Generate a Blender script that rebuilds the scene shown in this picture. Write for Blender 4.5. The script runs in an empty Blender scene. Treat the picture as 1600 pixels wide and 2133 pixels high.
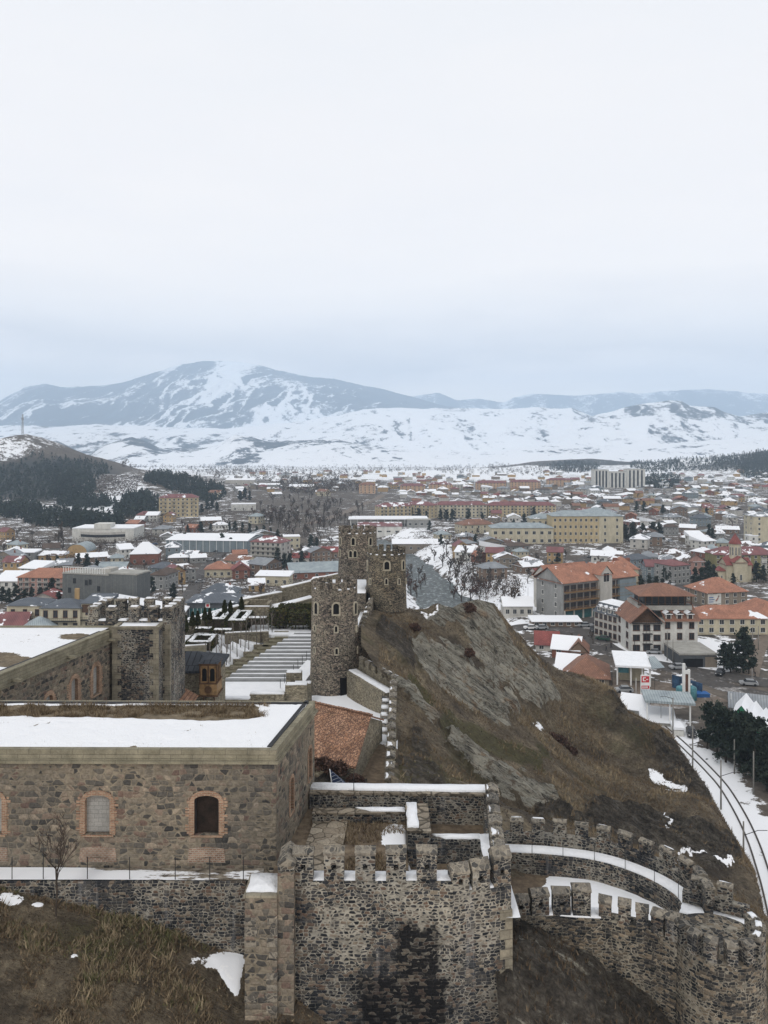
import bpy, math, random
import numpy as np
from mathutils import Vector, Matrix
R = math.radians
random.seed(7)
S = bpy.context.scene
COL = S.collection
F, YH, HC = 1662.0, 920.0, 75.0     # focal length in photograph pixels, eye-level row, camera height over the river

# ---------------------------------------------------------------- camera
cam = bpy.data.cameras.new('camera')
camo = bpy.data.objects.new('camera', cam)
COL.objects.link(camo)
camo.location = (0, 0, HC)
camo.rotation_euler = (R(90), 0, 0)
cam.sensor_fit = 'HORIZONTAL'
cam.sensor_width = 36
cam.lens = 36 * F / 1600
cam.shift_y = -(1066.5 - YH) / 1600
cam.clip_start = 0.5
cam.clip_end = 60000
S.camera = camo
S.view_settings.view_transform = 'Standard'
S.view_settings.look = 'None'
S.view_settings.exposure = 0.22
S.view_settings.gamma = 1.0
S.cycles.max_bounces = 6
S.cycles.diffuse_bounces = 3
S.cycles.volume_bounces = 2
S.cycles.use_denoising = True
S.cycles.sample_clamp_indirect = 4

# ---------------------------------------------------------------- node helpers
def NN(t, typ, ins=None, **props):
    n = t.nodes.new(typ)
    for k, v in props.items():
        setattr(n, k, v)
    for k, v in (ins or {}).items():
        if isinstance(v, bpy.types.NodeSocket):
            t.links.new(v, n.inputs[k])
        else:
            n.inputs[k].default_value = v
    return n
def c4(c): return (c[0], c[1], c[2], 1)
def mixc(t, f, a, b, blend='MIX'):
    n = t.nodes.new('ShaderNodeMix'); n.data_type = 'RGBA'; n.blend_type = blend
    for i, v in ((0, f), (6, a), (7, b)):
        if isinstance(v, bpy.types.NodeSocket): t.links.new(v, n.inputs[i])
        elif i == 0: n.inputs[0].default_value = v
        else: n.inputs[i].default_value = c4(v)
    return n.outputs[2]
def ramp(t, f, stops, interp='LINEAR'):
    n = t.nodes.new('ShaderNodeValToRGB'); t.links.new(f, n.inputs[0])
    cr = n.color_ramp; cr.interpolation = interp
    while len(cr.elements) < len(stops): cr.elements.new(0.5)
    for e, (p, c) in zip(cr.elements, stops):
        e.position = p; e.color = c4(c) if not isinstance(c, float) else (c, c, c, 1)
    return n.outputs[0]
def noise(t, vec, scale, detail=3, rough=.55, out=0):
    n = NN(t, 'ShaderNodeTexNoise', {'Vector': vec, 'Scale': scale, 'Detail': detail, 'Roughness': rough})
    return n.outputs[out]
def mr(t, v, a, b, c=0.0, d=1.0, smooth=True):
    n = t.nodes.new('ShaderNodeMapRange')
    n.interpolation_type = 'SMOOTHSTEP' if smooth else 'LINEAR'
    for i, x in enumerate((v, a, b, c, d)):
        if isinstance(x, bpy.types.NodeSocket): t.links.new(x, n.inputs[i])
        else: n.inputs[i].default_value = x
    return n.outputs[0]
def mth(t, op, a, b=0.0):
    n = t.nodes.new('ShaderNodeMath'); n.operation = op
    for i, x in enumerate((a, b)):
        if isinstance(x, bpy.types.NodeSocket): t.links.new(x, n.inputs[i])
        else: n.inputs[i].default_value = x
    return n.outputs[0]
def vmth(t, op, a, b):
    n = t.nodes.new('ShaderNodeVectorMath'); n.operation = op
    for i, x in enumerate((a, b)):
        if isinstance(x, bpy.types.NodeSocket): t.links.new(x, n.inputs[i])
        else: n.inputs[i].default_value = x
    return n.outputs[0]
def geo(t, out='Position'): return t.nodes.new('ShaderNodeNewGeometry').outputs[out]
def uvs(t): return t.nodes.new('ShaderNodeTexCoord').outputs['UV']
def sepx(t, v): return NN(t, 'ShaderNodeSeparateXYZ', {0: v}).outputs
def attr(t, name): return NN(t, 'ShaderNodeAttribute', attribute_name=name).outputs['Fac']
def newmat(name):
    m = bpy.data.materials.new(name); m.use_nodes = True
    t = m.node_tree; b = t.nodes['Principled BSDF']
    b.inputs['Specular IOR Level'].default_value = 0.2
    b.inputs['Roughness'].default_value = 0.9
    return m, t, b
def setc(t, b, col, rough=None, bump=None, bs=.5, bd=.05):
    if isinstance(col, bpy.types.NodeSocket): t.links.new(col, b.inputs['Base Color'])
    else: b.inputs['Base Color'].default_value = c4(col)
    if rough is not None: b.inputs['Roughness'].default_value = rough
    if bump is not None:
        n = NN(t, 'ShaderNodeBump', {'Height': bump, 'Strength': bs, 'Distance': bd})
        t.links.new(n.outputs[0], b.inputs['Normal'])

# ---------------------------------------------------------------- overcast sky and soft sun
SUN_EL, SUN_ROT = R(48), R(205)      # high behind the camera, a little to the left
W = bpy.data.worlds.new('World'); S.world = W; W.use_nodes = True
wt = W.node_tree
for n in list(wt.nodes): wt.nodes.remove(n)
sky = NN(wt, 'ShaderNodeTexSky', sky_type='NISHITA', sun_disc=False, sun_elevation=SUN_EL, sun_rotation=SUN_ROT)
bg1 = NN(wt, 'ShaderNodeBackground', {'Color': sky.outputs[0], 'Strength': 0.09})
dirv = wt.nodes.new('ShaderNodeTexCoord').outputs['Generated']
dz = sepx(wt, dirv)[2]
wn = noise(wt, vmth(wt, 'MULTIPLY', dirv, (2.2, 2.2, 9.0)), 1.6, 5, .55)
wn2 = noise(wt, vmth(wt, 'MULTIPLY', dirv, (1.0, 1.0, 3.0)), 2.3, 4, .5)
dzz = mth(wt, 'ADD', dz, mth(wt, 'MULTIPLY', mth(wt, 'SUBTRACT', wn, .5), .15))
cl = ramp(wt, mr(wt, dzz, -.05, .55, 0, 1, False), [
    (0.0, (.80, .72, .66)), (.10, (.90, .82, .75)), (.183, (.98, .88, .79)), (.225, (.82, .745, .70)), (.275, (.64, .60, .585)), (.345, (.775, .725, .69)), (.41, (.84, .78, .73)),
    (.583, (.755, .72, .70)), (.883, (.68, .675, .68)), (1.0, (.68, .675, .68))])
cl = mixc(wt, mr(wt, wn2, .3, .75, 0.0, .35), cl, (.74, .71, .69))
bg2 = NN(wt, 'ShaderNodeBackground', {'Color': cl, 'Strength': 1.28})
mx = NN(wt, 'ShaderNodeMixShader', {0: 0.94, 1: bg1.outputs[0], 2: bg2.outputs[0]})
wo = wt.nodes.new('ShaderNodeOutputWorld'); wt.links.new(mx.outputs[0], wo.inputs[0])
sl = bpy.data.lights.new('sun', 'SUN'); sl.energy = 0.9; sl.angle = R(14); sl.color = (1, .97, .92)
slo = bpy.data.objects.new('sun', sl); COL.objects.link(slo)
_d = Vector((math.sin(SUN_ROT) * math.cos(SUN_EL), math.cos(SUN_ROT) * math.cos(SUN_EL), math.sin(SUN_EL)))
slo.rotation_euler = _d.to_track_quat('Z', 'Y').to_euler()
slo.location = (0, -50, 200)

# ---------------------------------------------------------------- vectorised noise
def _hash(ix, iy, s):
    n = (ix.astype(np.int64) * 374761393 + iy.astype(np.int64) * 668265263 + s * 1442695041) & 0xffffffff
    n = ((n ^ (n >> 13)) * 1274126177) & 0xffffffff
    n = n ^ (n >> 16)
    return (n & 0xffff) / 65535.0
def vn(x, y, s=0):
    x = np.asarray(x, float); y = np.asarray(y, float)
    ix = np.floor(x); iy = np.floor(y); fx = x - ix; fy = y - iy
    fx = fx * fx * (3 - 2 * fx); fy = fy * fy * (3 - 2 * fy)
    a = _hash(ix, iy, s); b = _hash(ix + 1, iy, s); c = _hash(ix, iy + 1, s); d = _hash(ix + 1, iy + 1, s)
    return (a * (1 - fx) + b * fx) * (1 - fy) + (c * (1 - fx) + d * fx) * fy
def fbm(x, y, o=4, s=0, g=.5):
    r = 0; a = 1; tot = 0
    for k in range(o):
        r = r + a * vn(x * 2 ** k + 13.7 * k, y * 2 ** k - 7.3 * k, s + k); tot += a; a *= g
    return r / tot
def ridged(x, y, o=4, s=0, g=.5):
    r = 0; a = 1; tot = 0
    for k in range(o):
        r = r + a * (1 - np.abs(2 * vn(x * 2 ** k + 3.1 * k, y * 2 ** k + 9.2 * k, s + k) - 1)); tot += a; a *= g
    return r / tot
def sm(x, a, b):
    t = np.clip((np.asarray(x, float) - a) / (b - a), 0, 1)
    return t * t * (3 - 2 * t)

# ---------------------------------------------------------------- objects
def tag(o, label=None, cat=None, group=None, kind=None):
    if label: o['label'] = label
    if cat: o['category'] = cat
    if group: o['group'] = group
    if kind or cat: o['kind'] = kind or 'thing'
    return o
def empty(name, loc, label=None, cat=None, group=None, rz=0):
    o = bpy.data.objects.new(name, None); COL.objects.link(o)
    o.location = loc; o.rotation_euler = (0, 0, rz); o.empty_display_size = .3
    return tag(o, label, cat, group)
class MB:
    """collects faces; build() links them as one mesh"""
    def __init__(s): s.v = []; s.f = []; s.m = []; s.smooth = []
    def face(s, pts, m=0, sm_=False):
        i = len(s.v); s.v.extend([tuple(p) for p in pts]); s.f.append(list(range(i, i + len(pts)))); s.m.append(m); s.smooth.append(sm_)
    def mesh(s, vs, fs, m=0, sm_=False):
        i = len(s.v); s.v.extend([tuple(p) for p in vs])
        for f in fs: s.f.append([i + k for k in f]); s.m.append(m); s.smooth.append(sm_)
    def prism(s, poly, z0, z1, m=0, mtop=None, bottom=True):
        """vertical prism over a counter-clockwise footprint; z may be lists"""
        n = len(poly)
        Z0 = z0 if isinstance(z0, (list, tuple)) else [z0] * n
        Z1 = z1 if isinstance(z1, (list, tuple)) else [z1] * n
        a = [(p[0], p[1], z) for p, z in zip(poly, Z0)]; b = [(p[0], p[1], z) for p, z in zip(poly, Z1)]
        vs = a + b; fs = [[i, (i + 1) % n, n + (i + 1) % n, n + i] for i in range(n)]
        s.mesh(vs, fs, m); i0 = len(s.v) - 2 * n
        s.f.append([i0 + n + k for k in range(n)]); s.m.append(m if mtop is None else mtop); s.smooth.append(False)
        if bottom: s.f.append([i0 + k for k in reversed(range(n))]); s.m.append(m); s.smooth.append(False)
    def box(s, x0, x1, y0, y1, z0, z1, m=0, mtop=None):
        s.prism([(x0, y0), (x1, y0), (x1, y1), (x0, y1)], z0, z1, m, mtop)
    def obox(s, c, ux, hx, hy, z0, z1, m=0):
        """box centred at c (x,y) with unit direction ux, half sizes hx, hy"""
        uy = (-ux[1], ux[0])
        P = lambda a, b: (c[0] + ux[0] * a + uy[0] * b, c[1] + ux[1] * a + uy[1] * b)
        s.prism([P(-hx, -hy), P(hx, -hy), P(hx, hy), P(-hx, hy)], z0, z1, m)
    def tube(s, pts, rad, n=6, m=0, cap=True, smooth=True):
        pts = [Vector(p) for p in pts]; rs = rad if isinstance(rad, (list, tuple)) else [rad] * len(pts)
        vs = []
        for k, p in enumerate(pts):
            d = (pts[min(k + 1, len(pts) - 1)] - pts[max(k - 1, 0)]).normalized()
            a = d.cross(Vector((0, 0, 1)) if abs(d.z) < .9 else Vector((1, 0, 0))).normalized(); b = d.cross(a)
            for j in range(n):
                t = 2 * math.pi * j / n
                vs.append(p + (a * math.cos(t) + b * math.sin(t)) * rs[k])
        fs = [[k * n + j, k * n + (j + 1) % n, (k + 1) * n + (j + 1) % n, (k + 1) * n + j] for k in range(len(pts) - 1) for j in range(n)]
        s.mesh(vs, fs, m, smooth)
        if cap and n > 2:
            i0 = len(s.v) - len(vs)
            s.f.append([i0 + j for j in reversed(range(n))]); s.m.append(m); s.smooth.append(False)
            s.f.append([i0 + (len(pts) - 1) * n + j for j in range(n)]); s.m.append(m); s.smooth.append(False)
    def build(s, name, mats, parent=None, label=None, local=False):
        off = Vector((0, 0, 0)); q = None if local else parent
        while q is not None: off = off + q.location; q = q.parent
        me = bpy.data.meshes.new(name)
        vs = np.array(s.v, float).reshape(-1, 3) - np.array(off)
        me.from_pydata(vs.tolist(), [], s.f)
        if not isinstance(mats, (list, tuple)): mats = [mats]
        for m in mats: me.materials.append(m)
        me.polygons.foreach_set('material_index', s.m)
        me.polygons.foreach_set('use_smooth', s.smooth)
        uv = me.uv_layers.new(name='uv')
        buf = np.zeros((len(me.loops), 2))
        k = 0
        for f in s.f:
            p = vs[f]
            if len(f) > 2:
                nrm = np.cross(p[1] - p[0], p[2] - p[0])
                if len(f) > 3 and (nrm * nrm).sum() < 1e-12: nrm = np.cross(p[2] - p[0], p[3] - p[0])
                h = math.hypot(nrm[0], nrm[1]); L = math.sqrt((nrm * nrm).sum()) or 1
                if h < 1e-3 * L: u = np.array([1., 0, 0])
                else: u = np.array([-nrm[1] / h, nrm[0] / h, 0.])
                w = np.cross(nrm / L, u)
                buf[k:k + len(f), 0] = p @ u; buf[k:k + len(f), 1] = p @ w
            k += len(f)
        uv.data.foreach_set('uv', buf.ravel())
        me.update()
        o = bpy.data.objects.new(name, me); COL.objects.link(o)
        if parent is not None: o.parent = parent
        if label: o['label'] = label
        return o
def grid_obj(name, X, Y, Z, mat, attrs=None, smooth=True):
    """heightfield from 2-D arrays"""
    nr, nc = X.shape
    vs = np.stack([X, Y, Z], -1).reshape(-1, 3)
    i = np.arange(nr * nc).reshape(nr, nc)
    q = np.stack([i[:-1, :-1], i[:-1, 1:], i[1:, 1:], i[1:, :-1]], -1).reshape(-1, 4)
    me = bpy.data.meshes.new(name)
    me.vertices.add(len(vs)); me.vertices.foreach_set('co', vs.ravel().astype(np.float32))
    me.loops.add(q.size); me.loops.foreach_set('vertex_index', q.ravel().astype(np.int32))
    me.polygons.add(len(q)); me.polygons.foreach_set('loop_start', (np.arange(len(q)) * 4).astype(np.int32))
    me.polygons.foreach_set('loop_total', np.full(len(q), 4, np.int32))
    me.update(calc_edges=True)
    me.polygons.foreach_set('use_smooth', np.full(len(q), smooth))
    for k, a in (attrs or {}).items():
        at = me.attributes.new(k, 'FLOAT', 'POINT'); at.data.foreach_set('value', np.asarray(a, np.float32).ravel())
    me.materials.append(mat); me.update()
    o = bpy.data.objects.new(name, me); COL.objects.link(o)
    return o
def tri_obj(name, vs, tris, mats, col=None, matidx=None, parent=None):
    me = bpy.data.meshes.new(name)
    vs = np.asarray(vs, np.float32); tris = np.asarray(tris, np.int32); k = tris.shape[1]
    me.vertices.add(len(vs)); me.vertices.foreach_set('co', vs.ravel())
    me.loops.add(tris.size); me.loops.foreach_set('vertex_index', tris.ravel())
    me.polygons.add(len(tris)); me.polygons.foreach_set('loop_start', (np.arange(len(tris)) * k).astype(np.int32))
    me.polygons.foreach_set('loop_total', np.full(len(tris), k, np.int32))
    for m in (mats if isinstance(mats, (list, tuple)) else [mats]): me.materials.append(m)
    if matidx is not None: me.polygons.foreach_set('material_index', np.asarray(matidx, np.int32))
    me.update(calc_edges=True)
    if col is not None:
        at = me.attributes.new('tone', 'FLOAT', 'POINT'); at.data.foreach_set('value', np.asarray(col, np.float32))
    o = bpy.data.objects.new(name, me); COL.objects.link(o)
    if parent is not None: o.parent = parent
    return o
def copy_tree(o, parent=None):
    c = o.copy(); COL.objects.link(c); c.parent = parent
    for ch in list(o.children): copy_tree(ch, c)
    return c
def PX(px, Y): return (px - 800) * Y / F
def PT(px, py, Y): return Vector((PX(px, Y), Y, HC - (py - YH) * Y / F))
def ZD(drop): return HC - drop
# ================================================================ materials
SNOWC = (.79, .80, .82)
def mat_snow(name='snow'):
    m, t, b = newmat(name); p = geo(t)
    n = noise(t, p, .9, 5, .6); n2 = noise(t, p, 7, 3)
    setc(t, b, mixc(t, mr(t, mth(t, 'ADD', mth(t, 'MULTIPLY', n2, .35), mth(t, 'MULTIPLY', n, .65)), .42, .68, 0, .7), SNOWC, (.70, .715, .74)), .7, mth(t, 'ADD', n, mth(t, 'MULTIPLY', n2, .25)), .8, .3)
    return m
def plain_early(name, c):
    m, t, b = newmat(name); p = geo(t)
    setc(t, b, mixc(t, 1.0, c, ramp(t, noise(t, p, 2.5, 5, .65), [(.3, (.7, .7, .7)), (.7, (1.2, 1.2, 1.2))]), 'MULTIPLY'), .9); return m
def masonry(name, sx, sz, cols, mortar=(.33, .29, .22), mw=.09, warp=.3, varm=.8, stain=None, streak=0.0, rnd=.95, course=0.0):
    m, t, b = newmat(name); p = geo(t)
    w = vmth(t, 'ADD', p, vmth(t, 'MULTIPLY', vmth(t, 'SUBTRACT', noise(t, p, 1.4, 2, out=1), (.5, .5, .5)), (warp, warp, warp)))
    v = vmth(t, 'MULTIPLY', w, (sx, sx, sz))
    if course:                      # stones laid in rough courses: every row is its own slice of the cell pattern
        w2 = vmth(t, 'ADD', p, vmth(t, 'MULTIPLY', vmth(t, 'SUBTRACT', noise(t, p, .9, 3, out=1), (.5, .5, .5)), (.2, .2, .30)))
        q = sepx(t, w2); rz = mth(t, 'MULTIPLY', q[2], course); row = mth(t, 'FLOOR', rz); fr = mth(t, 'SUBTRACT', rz, row)
        cv = t.nodes.new('ShaderNodeCombineXYZ')
        for i, x in enumerate((mth(t, 'MULTIPLY', q[0], sx), mth(t, 'MULTIPLY', q[1], sx), mth(t, 'ADD', mth(t, 'MULTIPLY', row, 7.31), mth(t, 'MULTIPLY', fr, .55)))): t.links.new(x, cv.inputs[i])
        v = cv.outputs[0]
    v1 = NN(t, 'ShaderNodeTexVoronoi', {'Vector': v, 'Scale': 1.0, 'Randomness': rnd})
    v2 = NN(t, 'ShaderNodeTexVoronoi', {'Vector': v, 'Scale': 1.0, 'Randomness': rnd}, feature='DISTANCE_TO_EDGE')
    edge = v2.outputs['Distance']
    if course:
        rd = mth(t, 'MULTIPLY', mth(t, 'SUBTRACT', .5, mth(t, 'ABSOLUTE', mth(t, 'SUBTRACT', fr, .5))), 1.0)
        sb = t.nodes.new('ShaderNodeMath'); sb.operation = 'SMOOTH_MIN'; t.links.new(edge, sb.inputs[0]); t.links.new(rd, sb.inputs[1]); sb.inputs[2].default_value = .16; edge = mth(t, 'ADD', sb.outputs[0], .012)
    r = sepx(t, v1.outputs['Color'])[0]
    st = ramp(t, r, cols)
    fn = noise(t, p, 9, 4, .65)
    st = mixc(t, 1.0, st, ramp(t, fn, [(.25, (.55, .55, .56)), (.75, (1.45, 1.42, 1.38))]), 'MULTIPLY')
    area = noise(t, p, .45, 3)
    mwl = mr(t, area, .35, .68, mw * (1 - varm), mw * (1 + varm))
    fade = mr(t, edge, mth(t, 'MULTIPLY', mwl, .55), mth(t, 'MULTIPLY', mwl, 1.15), 1, 0)
    mo = mixc(t, mr(t, noise(t, p, 3.5, 3), .3, .7), mortar, tuple(x * .55 for x in mortar))
    col = mixc(t, fade, st, mo)
    big = noise(t, p, .22, 4, .6)
    col = mixc(t, 1.0, col, ramp(t, big, [(.3, (.72, .73, .75)), (.7, (1.18, 1.15, 1.1))]), 'MULTIPLY')
    if streak:
        sn = noise(t, vmth(t, 'MULTIPLY', p, (2.2, 2.2, .12)), 1.0, 4, .6)
        col = mixc(t, mr(t, sn, .56, .74, 0, streak), col, (.36, .36, .36))
    if stain:                       # black patch on the stones, a mark with its own outline
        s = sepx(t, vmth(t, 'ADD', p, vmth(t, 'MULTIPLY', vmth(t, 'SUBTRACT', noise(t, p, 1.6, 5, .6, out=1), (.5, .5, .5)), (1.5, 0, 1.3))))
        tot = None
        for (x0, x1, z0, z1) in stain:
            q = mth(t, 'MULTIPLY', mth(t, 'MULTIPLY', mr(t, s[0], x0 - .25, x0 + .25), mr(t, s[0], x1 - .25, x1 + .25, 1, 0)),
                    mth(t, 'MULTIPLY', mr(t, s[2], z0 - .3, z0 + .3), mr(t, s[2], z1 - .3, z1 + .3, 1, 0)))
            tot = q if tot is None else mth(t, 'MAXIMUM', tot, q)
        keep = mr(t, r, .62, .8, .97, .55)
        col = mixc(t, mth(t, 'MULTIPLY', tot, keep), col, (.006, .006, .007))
    h = mth(t, 'ADD', mth(t, 'MINIMUM', edge, .22), mth(t, 'MULTIPLY', fn, .14))
    setc(t, b, col, .92, h, .9, .14)
    return m
M = {}
M['snow'] = mat_snow()
BAS = [(0, (.012, .014, .017)), (.3, (.028, .031, .037)), (.55, (.050, .050, .052)), (.72, (.085, .078, .068)), (.86, (.12, .082, .062)), (.95, (.19, .165, .13)), (1, (.24, .21, .17))]
_w37 = lambda px: (px - 800) * 37 / F
_z37 = lambda py: HC - (py - YH) * 37 / F
M['basalt'] = masonry('basalt_masonry', 4.0, 7.0, BAS, (.33, .31, .265), .088, streak=.25, course=6.6)
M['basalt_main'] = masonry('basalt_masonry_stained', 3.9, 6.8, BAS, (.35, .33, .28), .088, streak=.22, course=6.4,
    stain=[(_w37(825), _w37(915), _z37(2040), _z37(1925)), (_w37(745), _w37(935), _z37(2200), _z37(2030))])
M['rubble'] = masonry('tower_rubble', 5.0, 8.8, [(0, (.018, .018, .02)), (.3, (.045, .043, .043)), (.5, (.10, .088, .076)), (.68, (.16, .135, .11)), (.82, (.22, .175, .145)), (1, (.36, .32, .26))], (.33, .295, .23), .07)
M['cap'] = masonry('merlon_capstones', 4.0, 4.0, [(0, (.06, .06, .058)), (.5, (.14, .13, .115)), (1, (.27, .245, .2))], (.30, .27, .22), .10)
M['palestone'] = plain_early('pale_dressed_stone', (.36, .325, .25))
M['rubble_dark'] = masonry('tower_rubble_dark', 4.6, 9.4, [(0, (.012, .014, .016)), (.35, (.035, .036, .038)), (.6, (.075, .068, .058)), (.8, (.15, .12, .085)), (1, (.27, .23, .17))], (.32, .28, .20), .07)
M['brownstone'] = masonry('barracks_masonry', 2.5, 4.6, [(0, (.04, .04, .04)), (.2, (.10, .094, .084)), (.5, (.165, .147, .12)), (.74, (.215, .185, .145)), (.86, (.14, .098, .082)), (1, (.29, .25, .195))], (.26, .225, .17), .07, course=3.5)
M['cobble'] = masonry('flagstones', 1.6, 1.6, [(0, (.16, .14, .11)), (.5, (.22, .19, .15)), (1, (.29, .26, .21))], (.10, .085, .065), .08)
M['sandrubble'] = masonry('pale_rubble', 4.6, 7.6, [(0, (.10, .09, .07)), (.4, (.19, .17, .125)), (.8, (.27, .24, .175)), (1, (.34, .31, .24))], (.28, .25, .19), .06)
def mat_brickuv(name, c1, c2, mo, bw, bh, ms=.012, bumpd=.02, nz=.5):
    m, t, b = newmat(name); u = uvs(t); p = geo(t)
    br = NN(t, 'ShaderNodeTexBrick', {'Vector': u, 'Color1': c4(c1), 'Color2': c4(c2), 'Mortar': c4(mo), 'Scale': 1.0, 'Mortar Size': ms, 'Brick Width': bw, 'Row Height': bh, 'Bias': 0.0})
    n = noise(t, p, 1.1, 5, .65); n2 = noise(t, p, 14, 3)
    col = mixc(t, 1.0, br.outputs['Color'], ramp(t, n, [(.25, (1 - nz,) * 3), (.75, (1 + nz * .5,) * 3)]), 'MULTIPLY')
    col = mixc(t, 1.0, col, ramp(t, n2, [(.2, (.8, .8, .8)), (.8, (1.2, 1.2, 1.2))]), 'MULTIPLY')
    setc(t, b, col, .9, mth(t, 'ADD', br.outputs['Fac'], mth(t, 'MULTIPLY', n2, -.4)), .5, -bumpd)
    return m
M['ashlar'] = mat_brickuv('pale_ashlar', (.225, .205, .145), (.265, .24, .175), (.13, .12, .09), 1.1, .25, .012)
M['quoin'] = mat_brickuv('sandstone_blocks', (.215, .195, .15), (.27, .24, .18), (.17, .15, .115), .7, .42, .02)
M['brick'] = mat_brickuv('orange_brick', (.25, .125, .08), (.40, .235, .15), (.36, .30, .22), .27, .085, .016)
M['brickold'] = mat_brickuv('worn_brick', (.22, .125, .09), (.36, .235, .165), (.33, .285, .23), .20, .10, .022, nz=.6)
M['block'] = mat_brickuv('grey_blockwork', (.30, .295, .275), (.35, .34, .315), (.24, .235, .22), .42, .21, .012, nz=.25)
M['claytile'] = mat_brickuv('old_clay_tiles', (.30, .155, .09), (.44, .27, .175), (.15, .085, .06), .26, .34, .05, .06)
def plain(name, c, rough=.8, var=.25, scale=.6, metal=0, spec=.2):
    m, t, b = newmat(name); p = geo(t)
    n = noise(t, p, scale, 4, .6); n2 = noise(t, p, scale * 9, 3)
    col = mixc(t, 1.0, c, ramp(t, n, [(.3, (1 - var,) * 3), (.7, (1 + var * .6,) * 3)]), 'MULTIPLY')
    col = mixc(t, 1.0, col, ramp(t, n2, [(.3, (1 - var * .5,) * 3), (.7, (1 + var * .4,) * 3)]), 'MULTIPLY')
    setc(t, b, col, rough); b.inputs['Metallic'].default_value = metal; b.inputs['Specular IOR Level'].default_value = spec
    return m
M['iron'] = plain('dark_iron', (.02, .02, .022), .6)
M['dark'] = plain('dark_interior', (.008, .008, .009), .9)
M['rustdoor'] = plain('rusted_shutter', (.022, .014, .010), .7, .7, 2.0)
M['wood'] = plain('gilded_wood', (.27, .165, .075), .6, .5, 3)
M['wooddark'] = plain('brown_wood', (.10, .055, .03), .7, .4, 3)
M['slate'] = mat_brickuv('seamed_slate_roof', (.045, .05, .058), (.055, .06, .07), (.02, .022, .026), .55, 60, .05, .05, .3)
M['concrete'] = plain('concrete', (.33, .32, .29), .9, .25, .4)
M['conc_pole'] = plain('concrete_pole', (.22, .21, .19), .9, .2, 2)
M['paving'] = plain('grey_paving', (.23, .235, .235), .9, .2, 1.2)
M['greenstep'] = plain('mossy_steps', (.155, .14, .095), .95, .35, 1.5)
M['bluepanel'] = mat_brickuv('solar_panel', (.02, .03, .06), (.025, .035, .075), (.35, .38, .42), .16, 8, .012, .01, .1)
def roofsnow(name, grass=True, amount=.5, gx=None):
    """turf roof: snow lying over dry grass"""
    m, t, b = newmat(name); p = geo(t)
    g = ramp(t, noise(t, p, 2.2, 5, .7), [(.3, (.075, .06, .042)), (.55, (.17, .135, .09)), (.75, (.27, .22, .15))])
    s = attr(t, 'snow')
    k = mth(t, 'ADD', s, mth(t, 'ADD', mth(t, 'MULTIPLY', mth(t, 'SUBTRACT', noise(t, p, .8, 6, .7), .5), .55), mth(t, 'MULTIPLY', mth(t, 'SUBTRACT', noise(t, p, 5, 4, .7), .5), .9)))
    col = mixc(t, mr(t, k, .46, .54), g, SNOWC)
    setc(t, b, col, .8, mth(t, 'ADD', k, noise(t, p, 9, 3)), .6, .12)
    return m
M['turf'] = roofsnow('snowy_turf_roof')
def mat_tower_snow():
    return M['snow']
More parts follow.
